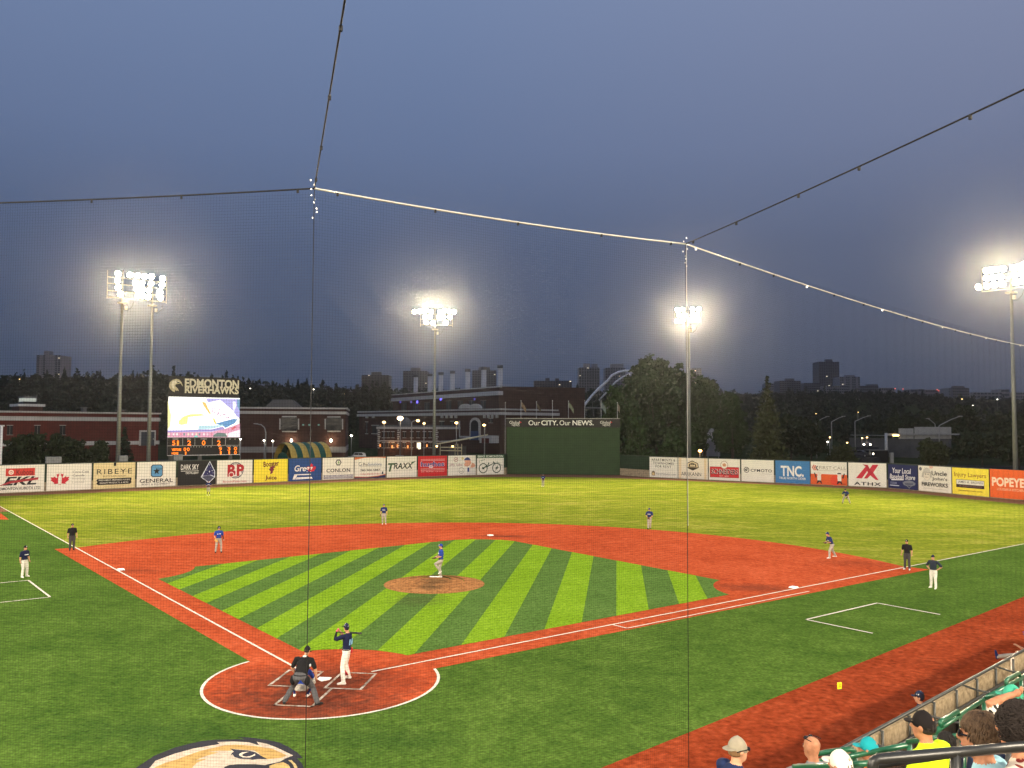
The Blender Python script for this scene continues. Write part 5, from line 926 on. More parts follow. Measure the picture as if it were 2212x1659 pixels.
# --- long red building behind the scoreboard side
a, b = DX(-60, 148), DX(z1(1382, 0)[0], 171); B = Bld('red_building', 'long red walled building with white bands behind the scoreboard', a, b, 30, 10, m_brick_r)
hz = B.f.uv(*z1(700, 606))[1]; B.wall.data = MB().b2(0, B.f.L, 0, 30, 0, hz-.2).mesh('wall', m_brick_r)
B.band(600, 613, m_trimw, z1, 700, .35, 'parapet'); B.band(645, 680, m_trimw, z1, 700, .22); B.band(858, 892, m_trimw, z1, 700, .16, 'plinth')
B.rect(z1, 1208, 762, 1352, 895, m_trimw, -.3, .25, 'door_frame'); dr = B.rect(z1, 1222, 775, 1340, 895, mat('door_grey', (.05, .055, .065), .5), -.36, .1, 'door'); B.rect(z1, 1326, 830, 1332, 842, m_arm, -.4, .05, 'handle', dr)
for x0 in (60, 300, 520): B.win(z1, x0, 720, x0+50, 800, 4)
# roof lantern and vents
pc = B.f.pt(B.f.uv(*z1(440, 600))[0], 14); t = thing('roof_lantern', 'square white capped lantern house on the red building roof', 'roof lantern', (pc.x, pc.y, hz-.3), B.f.rz)
k_ = 165/FPX/K/2.212*1.0
def px(n): return n/2.212*K*165/FPX
MB().box((0, 0, px(35)/1), (px(185), 5, px(75))).obj('base', m_brick_d, t); MB().box((0, 0, px(35)+px(42)), (px(215), 5.6, px(22))).obj('eave', m_trimw, t); MB().box((0, 0, px(95)), (px(110), 3.5, px(30))).obj('light_box', m_glass, t); MB().box((0, 0, px(125)), (px(96), 3.2, px(32))).obj('lit_window', warm('lantern', (.8, .85, .75), .55), t); MB().box((0, 0, px(148)), (px(105), 3.6, px(16))).obj('roof', m_roofg, t); MB().tube([(px(70), 0, 0), (px(70), 0, px(170))], .12, 6).obj('vent_pipe', m_roofg, t); MB().box((-px(65), -2.7, px(8)), (px(14), .1, px(22))).obj('door_light', m_win, t)
for X, wd, ht, lb in ((890, 26, 62, 'slim stack vent with a cross cap on the red roof'), (1220, 45, 45, 'brick chimney box on the red roof'), (750, 70, 22, 'low metal duct on the red roof')):
    pc = B.f.pt(B.f.uv(*z1(X, 600))[0], 10); t = thing('roof_vent', lb, 'vent', (pc.x, pc.y, hz-.3), B.f.rz); MB().box((0, 0, px(ht)/2), (px(wd), 1.5, px(ht))).obj('stack', m_roofg if X != 1220 else m_brick_d, t); MB().box((0, 0, px(ht)), (px(wd)*1.5, 1.8, .2)).obj('cap', m_roofg, t)
# --- brick hall with two cross shaped windows
a, b = DX(z2(100, 0)[0], 196), DX(z2(1020, 0)[0], 200); H = Bld('brick_hall', 'dark brick hall with two cross shaped white framed windows', a, b, 26, 10, m_brick_d)
hz = H.f.uv(*z2(560, 566))[1]; H.wall.data = MB().b2(0, H.f.L, 0, 26, 0, hz).mesh('wall', m_brick_d)
H.band(562, 575, m_trimw, z2, 560, .4, 'parapet'); H.band(596, 620, m_trimw, z2, 560, .25); H.band(905, 955, m_concg, z2, 560, .15, 'plinth')
for x0, x1, y0, y1 in ((443, 615, 637, 777), (837, 998, 640, 775)):
    def cross(i): w_, h_ = 22-i, 22-i; X0, X1, Y0, Y1 = x0+i, x1-i, y0+i, y1-i; return [(X0+w_, Y0), (X1-w_, Y0), (X1-w_, Y0+h_), (X1, Y0+h_), (X1, Y1-h_), (X1-w_, Y1-h_), (X1-w_, Y1), (X0+w_, Y1), (X0+w_, Y1-h_), (X0, Y1-h_), (X0, Y0+h_), (X0+w_, Y0+h_)]
    w_ = MB().slab([H.f.uv(*z2(*p_)) for p_ in cross(0)], -.25, -.02).obj('window_frame', m_trimw, H.t); MB().slab([H.f.uv(*z2(*p_)) for p_ in cross(10)], -.30, -.255).obj('pane', m_glass, w_)
    for xm in ((x0*2+x1)/3, (x0+2*x1)/3): H.rect(z2, xm-1, y0+12, xm+1, y1-12, m_roofg, -.33, .025, 'mullion', w_)
    H.rect(z2, x0+12, (y0+y1)/2-1, x1-12, (y0+y1)/2+1, m_roofg, -.36, .025, 'transom', w_)
for X in (548, 893):
    l_ = H.rect(z2, X-8, 838, X+8, 862, m_wl, -.6, .3, 'wall_lamp')
    pl_ = bpy.data.lights.new('wall_lamp_light', 'POINT'); pl_.energy = 260; pl_.color = (1, .8, .5); pl_.shadow_soft_size = .3; lo_ = bpy.data.objects.new('wall_lamp_light', pl_); COL.objects.link(lo_); lo_.parent = H.t; x_, zz_ = H.f.uv(*z2(X, 852)); lo_.location = (x_, -1.1, zz_)
x_, zz_ = H.f.uv(*z2(440, 570)); MB().slab([(x_-4.5, zz_), (x_+5, zz_), (x_+2.2, zz_+2.3), (x_-2.2, zz_+2.3)], 8, 14).obj('roof_hood', m_roofg, H.t)
for X in (650, 703, 785): H.rect(z2, X-8, 708, X+8, 720, warm('pale_green', (.35, .8, .65), .35), -.1, .05, 'reflection_glow')  # faint emission stands in for light reflected by these panes
# --- power station
a, c_, b = DX(z3(330, 0)[0], 384), DX(z3(1247, 0)[0], 300), DX(z3(1632, 0)[0], 314)
PS = Bld('power_station', 'large brick power station with pale double cornice', a, c_, 4, 22, m_brick_d); hz = PS.f.uv(*z3(1240, 381))[1]
PS.wall.data = MB().prism([(0, 0), (PS.f.L, 0), (PS.f.L+10, 30), (10, 30)], 0, hz).mesh('wall', m_brick_d)
fb = Fac(c_, b)
def corn(z0, z1_, pr, nm, m=m_trimw):
    M_ = Matrix.Rotation(-PS.f.rz, 3, 'Z'); lc = lambda p: (M_ @ (p-PS.f.o)).to_2d()
    q_ = [lc(PS.f.pt(-1, -pr)), lc(c_+(PS.f.ex-fb.ex)*.0-PS.f.n*pr-fb.n*pr), lc(fb.pt(fb.L+.5, -pr)), lc(fb.pt(fb.L+.5, 6)), lc(PS.f.pt(-1, 30))]; MB().prism(q_, z0, z1_).obj(nm, m, PS.t)
zc = lambda y: PS.f.uv(*z3(1240, y))[1]
corn(0, hz-.05, .02, 'side_wall', m_brick_d); corn(zc(388), zc(378), .7, 'parapet'); corn(zc(455), zc(420), .9, 'cornice'); corn(zc(388)-.4, zc(388), .3, 'parapet_brick_course', m_brick_d)  # course under the parapet is plain brick like the wall
for X in (395, 490, 543, 748, 1042): PS.rect(z3, X-5, 480 if X > 700 else 505, X+5, 500 if X > 700 else 525, m_blu if X in (543, 748) else warm('blue_dim', (.10, .08, .6), 1.0), -.4, .2, 'blue_lamp')
def fbrect(x0, y0, x1, y1, m, d, th, nm):
    (xa, za), (xb, zb) = fb.uv(*z3(x0, y1)), fb.uv(*z3(x1, y0)); o_ = MB().b2(xa, xb, d, d+th, za, zb).obj(nm, m, PS.t); o_.matrix_parent_inverse = Matrix.Identity(4); M_ = Matrix.Rotation(-PS.f.rz, 3, 'Z'); l_ = M_ @ (fb.o-PS.f.o); o_.location = l_; o_.rotation_euler = (0, 0, fb.rz-PS.f.rz)
for X in (1412, 1463): fbrect(X-12, 455, X+12, 480, m_trimw, -.9, .8, 'bracket')
fbrect(1290, 455, 1330, 490, warm('blue_pane', (.08, .07, .35), .5), -.2, .1, 'window')
for X in (1290, 1360, 1430, 1500, 1570): fbrect(X, 500, X+36, 600, m_glass, -.08, .05, 'window'); fbrect(X-3, 492, X+39, 500, m_trimw, -.14, .12, 'lintel')
for X in (400, 500, 600, 790, 890, 990, 1090): PS.win(z3, X, 520 if X < 700 else 505, X+45, 600, 4)
# stacks behind its roof
for i, (X, Y) in enumerate(((522, 275), (645, 268), (740, 255), (841, 243), (973, 226), (1115, 208), (1257, 193))):
    dep = 413-i*10.5; c0 = DX(z3(X, 0)[0], dep); zt = ZV(z3(X, Y)[1], dep, z3(X, Y)[0])
    t = thing('chimney_stack', ('chimney stack farthest from the bridge arch on the power station', 'second chimney stack counted from the brick hall end', 'third chimney stack counted from the brick hall end', 'middle chimney stack of the seven on the power station', 'third chimney stack counted from the bridge end', 'second chimney stack counted from the bridge end', 'tallest chimney stack nearest the power station corner')[i], 'chimney', c0, 0, 'row of chimney stacks on the power station')
    MB().tube([(0, 0, 0), (0, 0, zt-1.2)], [1.25, 1.05], 14).obj('shaft', mat('stack_conc', (.50, .48, .46), .9, var=.15, scale=.3), t, smooth=True); MB().tube([(0, 0, zt-1.25), (0, 0, zt)], 1.22, 14).obj('lip', m_roofg, t, smooth=True); MB().tube([(0, 0, zt-9), (0, 0, zt-8.6)], 1.2, 14).obj('band', m_concg, t)
# --- annex with arched door
a, b = DX(z3(30, 0)[0], 327), DX(z3(1256, 0)[0], 262); AX = Bld('pump_house', 'long low brick annex with white cornice and tall arched doorway', a, b, 24, 12, m_brick_d); hz = AX.f.uv(*z3(1250, 575))[1]
AX.wall.data = MB().b2(0, AX.f.L, 0, 24, 0, hz).mesh('wall', m_brick_d)
AX.band(572, 585, m_trimw, z3, 1250, .5, 'parapet'); AX.band(602, 628, m_trimw, z3, 1250, .7)
for X in (955, 1045): x_, zz_ = AX.f.uv(*z3(X, 572)); MB().slab([(x_+3.2*math.cos(R_(180-i*18)), zz_+1.5*math.sin(R_(i*18))) for i in range(11)], -.3, .3).obj('roof_lunette', m_trimw, AX.t)
for X in (105, 160, 760, 800, 840, 880, 1130, 1165, 1200, 1238): AX.rect(z3, X-7, 628, X+7, 655, m_trimw, -.6, .6, 'bracket')
for x0, x1, y0, y1 in ((90, 106, 690, 790), (145, 230, 720, 790), (735, 770, 685, 770), (830, 858, 685, 770), (1165, 1195, 660, 695)): AX.win(z3, x0, y0, x1, y1, 5)
AX.rect(z3, 895, 680, 912, 815, m_trimw, -.3, .3, 'pilaster'); AX.rect(z3, 900, 812, 1010, 824, m_trimw, -.3, .3, 'string_course')
x0_, zb_0 = AX.f.uv(*z3(1003, 845)); x1_, zt_0 = AX.f.uv(*z3(1092, 705)); xm = (x0_+x1_)/2; rr0 = (x1_-x0_)/2
def arch(r, zt): return [(xm-r, zb_0), (xm+r, zb_0)]+[(xm+r*math.cos(R_(i*18)), zt+r*.75*math.sin(R_(i*18))) for i in range(11)]
ar = MB().slab(arch(rr0, zt_0), -.5, 0).obj('door_surround', m_trimw, AX.t); MB().slab(arch(rr0*.74, zt_0-.3), -.55, -.51).obj('fanlight', m_glass, ar); AX.rect(z3, 1014, 768, 1084, 845, mat('door_blue', (.025, .055, .14), .5), -.62, .05, 'door', ar)
AX.rect(z3, 1145, 808, 1250, 870, m_trimw, -3, 2.9, 'porch'); AX.rect(z3, 1165, 830, 1230, 870, m_brick_r, -3.1, .08, 'porch_wall')
# --- small quoined brick house
a, b = DX(z3(195, 0)[0], 232), DX(z3(722, 0)[0], 226); Q = Bld('brick_house', 'small two storey brick house with white corner quoins and warm lamps', a, b, 14, 7, m_brick_d); hz = Q.f.uv(*z3(450, 735))[1]
Q.wall.data = MB().b2(0, Q.f.L, 0, 14, 0, hz).mesh('wall', m_brick_d); Q.band(732, 750, m_trimw, z3, 450, .3); Q.band(852, 860, m_trimw, z3, 450, .12, 'string_course')
for X in (195, 365, 700):
    for k in range(9): Q.rect(z3, X, 755+k*19, X+(22 if k % 2 else 15), 766+k*19, m_trimw, -.2, .2, 'quoin')
for X in (235, 275, 315, 415, 480, 535, 590, 640):
    for y0, y1 in ((775, 825), (870, 912)): Q.win(z3, X, y0, X+22, y1, 5, m=m_win if (X, y0) == (535, 870) else None)
Q.rect(z3, 545, 868, 568, 925, m_win, -.12, .1, 'lit_doorway')
for X, Y in ((222, 893), (327, 905), (372, 897), (462, 905), (628, 895)):
    o_ = Q.rect(z3, X-5, Y-12, X+5, Y+12, m_org, -.6, .2, 'wall_lamp')
for X in (327, 462): 
    pl_ = bpy.data.lights.new('house_lamp_light', 'POINT'); pl_.energy = 150; pl_.color = (1, .5, .2); pl_.shadow_soft_size = .3; lo_ = bpy.data.objects.new('house_lamp_light', pl_); COL.objects.link(lo_); lo_.parent = Q.t; x_, zz_ = Q.f.uv(*z3(X, 900)); lo_.location = (x_, -1.2, zz_)
x_, zz_ = Q.f.uv(*z3(358, 732))
MB().ell((x_, 5, zz_+.3), (2.0, 2.0, 2.4), 14, 8).obj('dome', m_roofg, Q.t, smooth=True); MB().b2(0, Q.f.L, .5, 13.5, hz, hz+.6).obj('roof', m_roofg, Q.t)
# --- lean-to shelter with yellow frame by the tower foot, low service shed
a, b = DX(z3(712, 0)[0], 190), DX(z3(1000, 0)[0], 186); t = Fac(a, b); S_ = thing('picnic_shelter', 'low sloping roofed shelter with pale yellow rails at the tower foot', 'shelter', t.o, t.rz)
def srect(x0, y0, x1, y1, m, d, th, nm): (xa, za), (xb, zb) = t.uv(*z3(x0, y1)), t.uv(*z3(x1, y0)); return MB().b2(xa, xb, d, d+th, max(0, za), zb).obj(nm, m, S_)
m_cream = mat('cream_rail', (.55, .48, .30), .7)
(xa, za), (xb, zb) = t.uv(*z3(712, 885)), t.uv(*z3(1035, 830)); MB().add([(xa, 0, za), (xb, 0, zb), (xb, 6, zb+.6), (xa, 6, za+.6), (xa, 0, za+.25), (xb, 0, zb+.25), (xb, 6, zb+.85), (xa, 6, za+.85)], [(0, 3, 2, 1), (4, 5, 6, 7), (0, 1, 5, 4), (1, 2, 6, 5), (2, 3, 7, 6), (3, 0, 4, 7)]).obj('roof', m_cream, S_)
for y in (908, 935): srect(735, y, 925, y+6, m_cream, -.1, .1, 'rail')
for X in (735, 865, 888, 922): srect(X, 880, X+6, 990, m_cream, -.1, .1, 'post')
srect(745, 900, 900, 990, m_roofg, 3, .2, 'back_wall')
for X in (712, 850): srect(X-6, 895, X+6, 907, m_sod, -.3, .15, 'lamp')
# --- inflatable striped tunnel behind the fence
a, b = DX(z2(560, 0)[0], 152), DX(z2(912, 0)[0], 160); f_ = Fac(a, b); t = thing('inflatable_tunnel', 'inflatable tunnel striped green and yellow behind the fence', 'inflatable', f_.o, f_.rz); ht_ = f_.uv(*z2(730, 872))[1]; m_ig = mat('inflate_green', (.010, .085, .06), .5); m_iy = mat('inflate_yellow', (.48, .34, .07), .5)
for k in range(7):
    x0, x1 = k*f_.L/7, (k+1)*f_.L/7; mb = MB(); n = 12; vs = []
    for j in range(4):
        xx = x0+(x1-x0)*j/3; rr1 = 1+.03*math.sin(math.pi*j/3); vs += [(xx, 2.6-2.6*rr1*math.cos(math.pi*i/n), ht_*rr1*math.sin(math.pi*i/n)**.75) for i in range(n+1)]
    mb.add(vs, [(j*13+i, j*13+i+1, (j+1)*13+i+1, (j+1)*13+i) for j in range(3) for i in range(12)]).obj('stripe_segment', m_iy if k % 2 == 0 else m_ig, t, smooth=True)
MB().slab([(-.05+1.4*math.cos(R_(i*20)), ht_*.48+1.2*math.sin(R_(i*20))) for i in range(18)], -.02, .02).obj('dark_mouth', m_ig, t, rot=(0, 0, R_(90)), loc=(-.02, 2.6, 0))
# ------------------------------------------------------------------ towers on the valley rim
m_bt = [mat('bt%d' % i, c, .85, var=.1, scale=.05) for i, c in enumerate(((.27, .25, .25), (.11, .10, .11), (.16, .15, .16), (.30, .29, .30), (.12, .12, .14)))]; m_wrow = mat('far_glass', (.030, .034, .045), .2, var=.3, scale=.2)
rng = random.Random(11)
def rim_tower(label, zf, x0, x1, ytop, dep, base_z, m, floors, cols, pent=None, balc=False, lit=0, stripes=None, rot=0.0, zbase=0):
    a, b = DX(zf(x0, 0)[0], dep*(1+rot)), DX(zf(x1, 0)[0], dep*(1-rot)); B_ = Bld('apartment_tower', label, a, b, dep*.018+4, 10, m, 'building', 'tower blocks on the valley rim'); h = B_.f.uv(*zf((x0+x1)/2, ytop))[1]; L = B_.f.L
    B_.wall.data = MB().b2(0, L, 0, dep*.018+4, 0, h).mesh('wall', m); B_.t['group'] = 'tower blocks on the valley rim'; lo = base_z; fh = (h-lo)/floors
    mb = MB(); mw = MB(); cw = L/cols
    for i in range(floors):
        zf0 = lo+i*fh
        if balc: mb.b2(-.6, L+.6, -1.1, .2, zf0, zf0+fh*.32)
        for j in range(cols):
            if stripes and j in stripes: continue
            mw.b2(j*cw+cw*.14, (j+1)*cw-cw*.14, -.09, -.01, zf0+fh*.40, zf0+fh*.90)
    if balc: tag(mb.obj('balcony_rows', m, B_.t), kind='stuff')
    tag(mw.obj('window_rows', m_wrow, B_.t), kind='stuff')
    for k in range(lit):
        j, i = rng.randrange(cols), rng.randrange(floors); MB().b2(j*cw+cw*.2, (j+1)*cw-cw*.3, -1.3 if balc else -.2, -1.2 if balc else -.12, lo+i*fh+fh*.45, lo+i*fh+fh*.85).obj('lit_window', m_win, B_.t)
    if pent:
        for (p0, p1, yt) in pent: xa = B_.f.uv(*zf(p0, ytop))[0]; xb = B_.f.uv(*zf(p1, ytop))[0]; MB().b2(xa, xb, 2, 8, h, B_.f.uv(*zf(p0, yt))[1]).obj('roof_house', m, B_.t)
    return B_
rim_tower('tall slab apartment block with pale centre panel alone above the red building', z1, 300, 512, 108, 640, 36, m_bt[0], 16, 8, [(368, 415, 68)], False, 2, (1, 3, 4, 5), 0)
rim_tower('squat stepped block with balconies and one lit strip on the rim', z2, 1155, 1392, 280, 900, 40, m_bt[1], 13, 9, [(1240, 1325, 252)], True, 1)
rim_tower('dark plain block half behind the leftmost chimney stacks', z2, 1515, 1728, 245, 900, 40, m_bt[2], 15, 9, [(1585, 1668, 215)], False, 2)
rim_tower('dark block seen between the tallest chimney stacks', z3, 1013, 1222, 240, 920, 40, m_bt[2], 15, 9, [(1070, 1170, 210)], False, 3)
rim_tower('wide low block with sparkling roof lights beyond the station corner', z3, 1553, 1884, 330, 820, 38, m_bt[1], 9, 14, [(1655, 1690, 305), (1740, 1775, 308)], False, 7)
rim_tower('pale ringed round topped tower left of the bridge arch', z3, 1945, 2125, 215, 950, 40, m_bt[3], 20, 8, [(1985, 2045, 178), (2060, 2110, 182)], True, 2)
rim_tower('pale ringed tower behind the bridge arch beside the poplar', z4, 185, 362, 218, 980, 40, m_bt[3], 20, 8, [(230, 345, 182)], True, 1)
rim_tower('grey tower peeking from behind the poplar crown', z4, 940, 1025, 222, 1000, 40, m_bt[2], 18, 4, None, False, 2)
rim_tower('blocky dark office tower next to the spruce tip', z5, 88, 272, 330, 1150, 44, m_bt[4], 10, 9, [(143, 215, 310)], False, 1)
rim_tower('low pale office left of the spruce', z5, -20, 100, 355, 1200, 44, m_bt[0], 8, 7, None, False, 1)
rim_tower('low broad block at the foot of the tallest glass tower', z5, 300, 445, 350, 1180, 44, m_bt[4], 8, 9, None, False, 2)
rim_tower('tallest dark glass tower on the far rim', z5, 433, 610, 165, 1200, 44, m_bt[4], 26, 9, [(490, 550, 142)], False, 3)
rim_tower('striped pale slab tower beside the tallest glass tower', z5, 612, 790, 296, 1150, 44, m_bt[0], 14, 10, [(665, 745, 280)], False, 2, (2, 5, 8))
rim_tower('long low block on the far rim', z5, 500, 690, 375, 1140, 44, m_bt[0], 6, 12, None, False, 1)
rim_tower('low dark block right of the striped slab', z5, 790, 950, 375, 1250, 44, m_bt[4], 6, 9, [(850, 945, 360)], False, 0)
for x0, x1, yt, lab in ((960, 1090, 392, 'faint low roof with a red beacon at one end on the far rim'), (1230, 1290, 405, 'faint small block far along the rim'), (1300, 1350, 402, 'faint twin roofed block far along the rim'), (1360, 1480, 408, 'faint long roof with red beacons far along the rim'), (1775, 2030, 432, 'very faint long campus block on the rim'), (2020, 2090, 405, 'faint block just left of the last tower pole'), (2110, 2260, 432, 'faint block just right of the last tower pole')):
    rim_tower(lab, z5, x0, x1, yt, 1500, 48, m_bt[0], 4, 8, None, False, 0)
rim_tower('solitary grey hospital block on the far rim', z5, 1598, 1742, 392, 1350, 46, m_bt[2], 6, 9, [(1600, 1700, 374)], False, 1); rim_tower('pale wing beside the grey hospital block', z5, 1562, 1602, 393, 1360, 46, m_bt[3], 6, 3)
for X, Y in ((1090, 398), (1158, 402), (1455, 408), (1470, 418)): p = D(*z5(X, Y), 1490); t = thing('beacon_light', 'red aircraft warning beacon on a far roof', 'beacon', (p.x, p.y, 0), 0, 'red beacons on far roofs'); MB().tube([(0, 0, 30), (0, 0, p.z)], .4, 5).obj('mast', m_roofg, t); MB().ell((0, 0, p.z), (.8, .8, .8), 8, 6).obj('lamp', m_redl, t)
# ------------------------------------------------------------------ bridge arch
ap = [z3(*q_) for q_ in ((1915, 665), (1950, 608), (2000, 535), (2055, 465), (2120, 395), (2200, 325))]+[z4(*q_) for q_ in ((240, 285), (300, 255), (360, 243), (430, 246), (500, 262))]
t = thing('bridge_arch', 'slender pale steel bridge arch leaning out of the poplar', 'bridge', DX(1290, 420)); b0 = Vector(t.location)
MB().tube([DX(1215, 425)-b0]+[D(u, v, 420)-b0 for u, v in ap], .62, 10).obj('arch_rib', mat('arch_steel', (.85, .85, .85), .4, .2), t, smooth=True)
ap2 = [z4(*q_) for q_ in ((130, 500), (205, 420), (270, 345), (330, 300), (400, 270))]
MB().tube([D(u, v, 436)-b0 for u, v in ap2], .42, 8).obj('far_rib', MATS['arch_steel'], t, smooth=True)
for i in range(1, 8):
    u, v = ap[i]; p = D(u, v, 420)-b0; MB().tube([p, (p.x+2, p.y, 6)], .10, 5).obj('hanger', m_concg, t)
(ua, va), (ub, vb) = z3(1960, 565), z3(2200, 568); MB().tube([D(ua, va, 420)-b0, D(ub, vb, 420)-b0], .35, 6).obj('deck_beam', m_concg, t)
# ------------------------------------------------------------------ valley side and its woods
RU = [(-500, 470, 812), (0, 500, 813), (340, 520, 817), (680, 560, 838), (860, 640, 846), (1100, 760, 852), (1300, 820, 850), (1600, 900, 850), (1900, 980, 850), (2212, 1000, 864), (2800, 1000, 864)]
def ridge(u):
    for (a, d0, v0), (b, d1, v1) in zip(RU, RU[1:]):
        if u <= b: t = (u-a)/(b-a); return d0+(d1-d0)*t, v0+(v1-v0)*t
    return RU[-1][1:]
def hill(u, t):
    d, v = ridge(u); zr = ZV(v, d, u)-9; d0 = 300
    if t <= 1: dep = d0+(d-d0)*t; s_ = t*t*(3-2*t); z = -.4+(zr+.4)*s_
    else: dep = d+(t-1)*1400; z = zr+(t-1)*4
    p = DX(u, dep); p.z = z+1.2*math.sin(u*.013+t*3)*min(1, t); return p
us = np.linspace(-480, 2780, 66); ts = [0, .12, .25, .38, .5, .62, .74, .87, 1.0, 1.1, 1.5, 2.2]; mb = MB()
mb.add([hill(u, t) for u in us for t in ts], [(i*12+j, (i+1)*12+j, (i+1)*12+j+1, i*12+j+1) for i in range(65) for j in range(11)])
tag(mb.obj('valley_side', g_out, smooth=True), kind='structure')
def leafmat(n, c, tr=.25):
    m = mat('leaf_'+n, c, .7, var=.35, scale=.35, spec=.15); return m
lf_far = leafmat('far', (.020, .030, .014)); lf_pop = leafmat('poplar', (.030, .056, .014)); lf_spr = leafmat('spruce', (.026, .040, .020)); lf_dk = leafmat('dark', (.026, .038, .014)); lf_rust = leafmat('olive', (.050, .058, .020)); m_bark = mat('bark', (.075, .058, .042), .95, var=.3, scale=4, bump=.4)
def cards(P, size, rs, flat=.5):
    """numpy: random leaf quads at points P"""
    n = len(P); a = rs.normal(size=(n, 3)); a /= np.linalg.norm(a, axis=1)[:, None]; b = rs.normal(size=(n, 3)); b -= (b*a).sum(1)[:, None]*a; b /= np.linalg.norm(b, axis=1)[:, None]
    s_ = (size*rs.uniform(.6, 1.3, n))[:, None]; v = np.stack([P-a*s_-b*s_*flat, P+a*s_*.3-b*s_*flat*1.1, P+a*s_*1.1+b*s_*flat*.5, P-a*s_*.4+b*s_*flat], 1)
    return v.reshape(-1, 3)
def cardmesh(name, V, m):
    n = len(V)//4; me = bpy.data.meshes.new(name); me.vertices.add(len(V)); me.vertices.foreach_set('co', V.ravel().astype(np.float32)); me.loops.add(len(V)); me.loops.foreach_set('vertex_index', np.arange(len(V), dtype=np.int32)); me.polygons.add(n); me.polygons.foreach_set('loop_start', np.arange(0, len(V), 4, dtype=np.int32)); me.polygons.foreach_set('loop_total', np.full(n, 4, np.int32)); me.materials.append(m); me.update(calc_edges=True); me.validate(); return me
rs = np.random.RandomState(5); Vs = []
for i in range(4200):
    u = rs.uniform(-420, 2700); t = rs.uniform(.05, 1.0)**.8; 
    if i % 3 == 0: t = rs.uniform(.9, 1.06)
    p = hill(u, t); h = rs.uniform(5, 11)*(1 if rs.rand() < .8 else 1.25); w_ = rs.uniform(2.2, 4.6); n = 46
    q_ = rs.normal(size=(n, 3)); q_ /= np.linalg.norm(q_, axis=1)[:, None]; q_ *= rs.uniform(.6, 1.0, (n, 1)); con = rs.rand() < .22
    P_ = np.array(p)+q_*np.array([w_, w_, h*.42])+np.array([0, 0, h*.56])
    if con: k = (P_[:, 2]-p.z)/h; P_[:, :2] = np.array(p)[:2]+(P_[:, :2]-np.array(p)[:2])*np.clip(1.15-k, .08, 1)[:, None]*.8; P_[:, 2] = p.z+k*h*1.25
    Vs.append(cards(P_, .95, rs, .7))
o_ = link('valley_woods', cardmesh('valley_woods', np.concatenate(Vs), lf_far)); tag(o_, 'dark mixed woodland covering the valley side', 'woods', kind='stuff')
# --- single trees
def decid(seed, hw, ht, z0, nclump, leaf, per=22, lobes=None):
    r_ = np.random.RandomState(seed); cs = []
    lobes = lobes or [(0, 0, .62, .55, .36)]+[(r_.uniform(-.6, .6)*(1.25-zz_), r_.uniform(-.5, .5), zz_, r_.uniform(.26, .42), r_.uniform(.12, .2)) for zz_ in r_.uniform(.22, .86, 15)]
    while len(cs) < nclump:
        x, y, z, rx, rzz = lobes[r_.randint(len(lobes))]; q_ = r_.normal(size=3); q_ /= np.linalg.norm(q_); q_ *= r_.uniform(.55, 1.05)
        cs.append(((x+q_[0]*rx)*hw, (y+q_[1]*rx)*hw, z0+(z+q_[2]*rzz)*(ht-z0)))
    C_ = np.array(cs); C_ = C_[(C_[:, 2] > z0*.6) & (C_[:, 2] < ht*1.02)]; P_ = (C_[:, None, :]+r_.normal(size=(len(C_), per, 3))*np.array([.42, .42, .34])*leaf*2.1).reshape(-1, 3); return cardmesh('crown', cards(P_, leaf, r_, .6), lf_pop)
def trunk(ht, r, seed):
    r_ = random.Random(seed); mb = MB(); mb.tube([(0, 0, 0), (.1*r_.uniform(-1, 1), 0, ht*.3), (.3*r_.uniform(-1, 1), .2, ht*.62), (.2, .1, ht*.85)], [r, r*.8, r*.5, r*.12], 9)
    for k in range(7):
        a = r_.uniform(0, 6.28); z = ht*r_.uniform(.25, .65); L = ht*r_.uniform(.18, .32); mb.tube([(0, 0, z), (math.cos(a)*L*.5, math.sin(a)*L*.5, z+L*.45), (math.cos(a)*L*.85, math.sin(a)*L*.85, z+L)], [r*.4, r*.25, r*.06], 6)
    return mb.mesh('trunk', m_bark, True)
CR = {}
def tree(name, label, u, vtop, dep, hw, m=None, seed=1, z0=None, ncl=260, leaf=.42, group=None, per=22):
    ht = ZV(vtop, dep, u); p = DX(u, dep); t = thing(name, label, 'tree', p, random.uniform(0, 0.3), group); c = link('crown', decid(seed, hw, ht, ht*.12 if z0 is None else z0, ncl, leaf, per), t)
    if m: c.data.materials[0] = m
    link('trunk', trunk(ht, .02*ht, seed), t); return t
tree('poplar_tree', 'huge broad poplar rising behind the third floodlight tower', 1420, 762, 180, 8.6, seed=3, ncl=1100, leaf=.46)
tree('poplar_tree', 'low poplar between the bridge arch foot and the huge poplar', 1338, 832, 172, 5.0, seed=5, ncl=420)
tree('poplar_tree', 'medium poplar at the right shoulder of the huge poplar', 1522, 812, 184, 6.0, seed=8, ncl=560)
tree('poplar_tree', 'smaller poplar nearest the spruce', 1582, 842, 178, 5.0, seed=9, ncl=440)
tree('poplar_tree', 'poplar filling the gap behind the low poplar', 1378, 796, 186, 6.2, seed=15, ncl=620)
tree('poplar_tree', 'poplar crowded against the far side of the huge poplar', 1476, 786, 188, 6.0, seed=16, ncl=620)
tree('poplar_tree', 'shrubby young poplar low against the backdrop wall end', 1372, 905, 158, 3.4, seed=12, ncl=200)
tree('poplar_tree', 'shrubby young poplar beneath the second hanging net line', 1462, 925, 160, 4.2, seed=13, ncl=220)
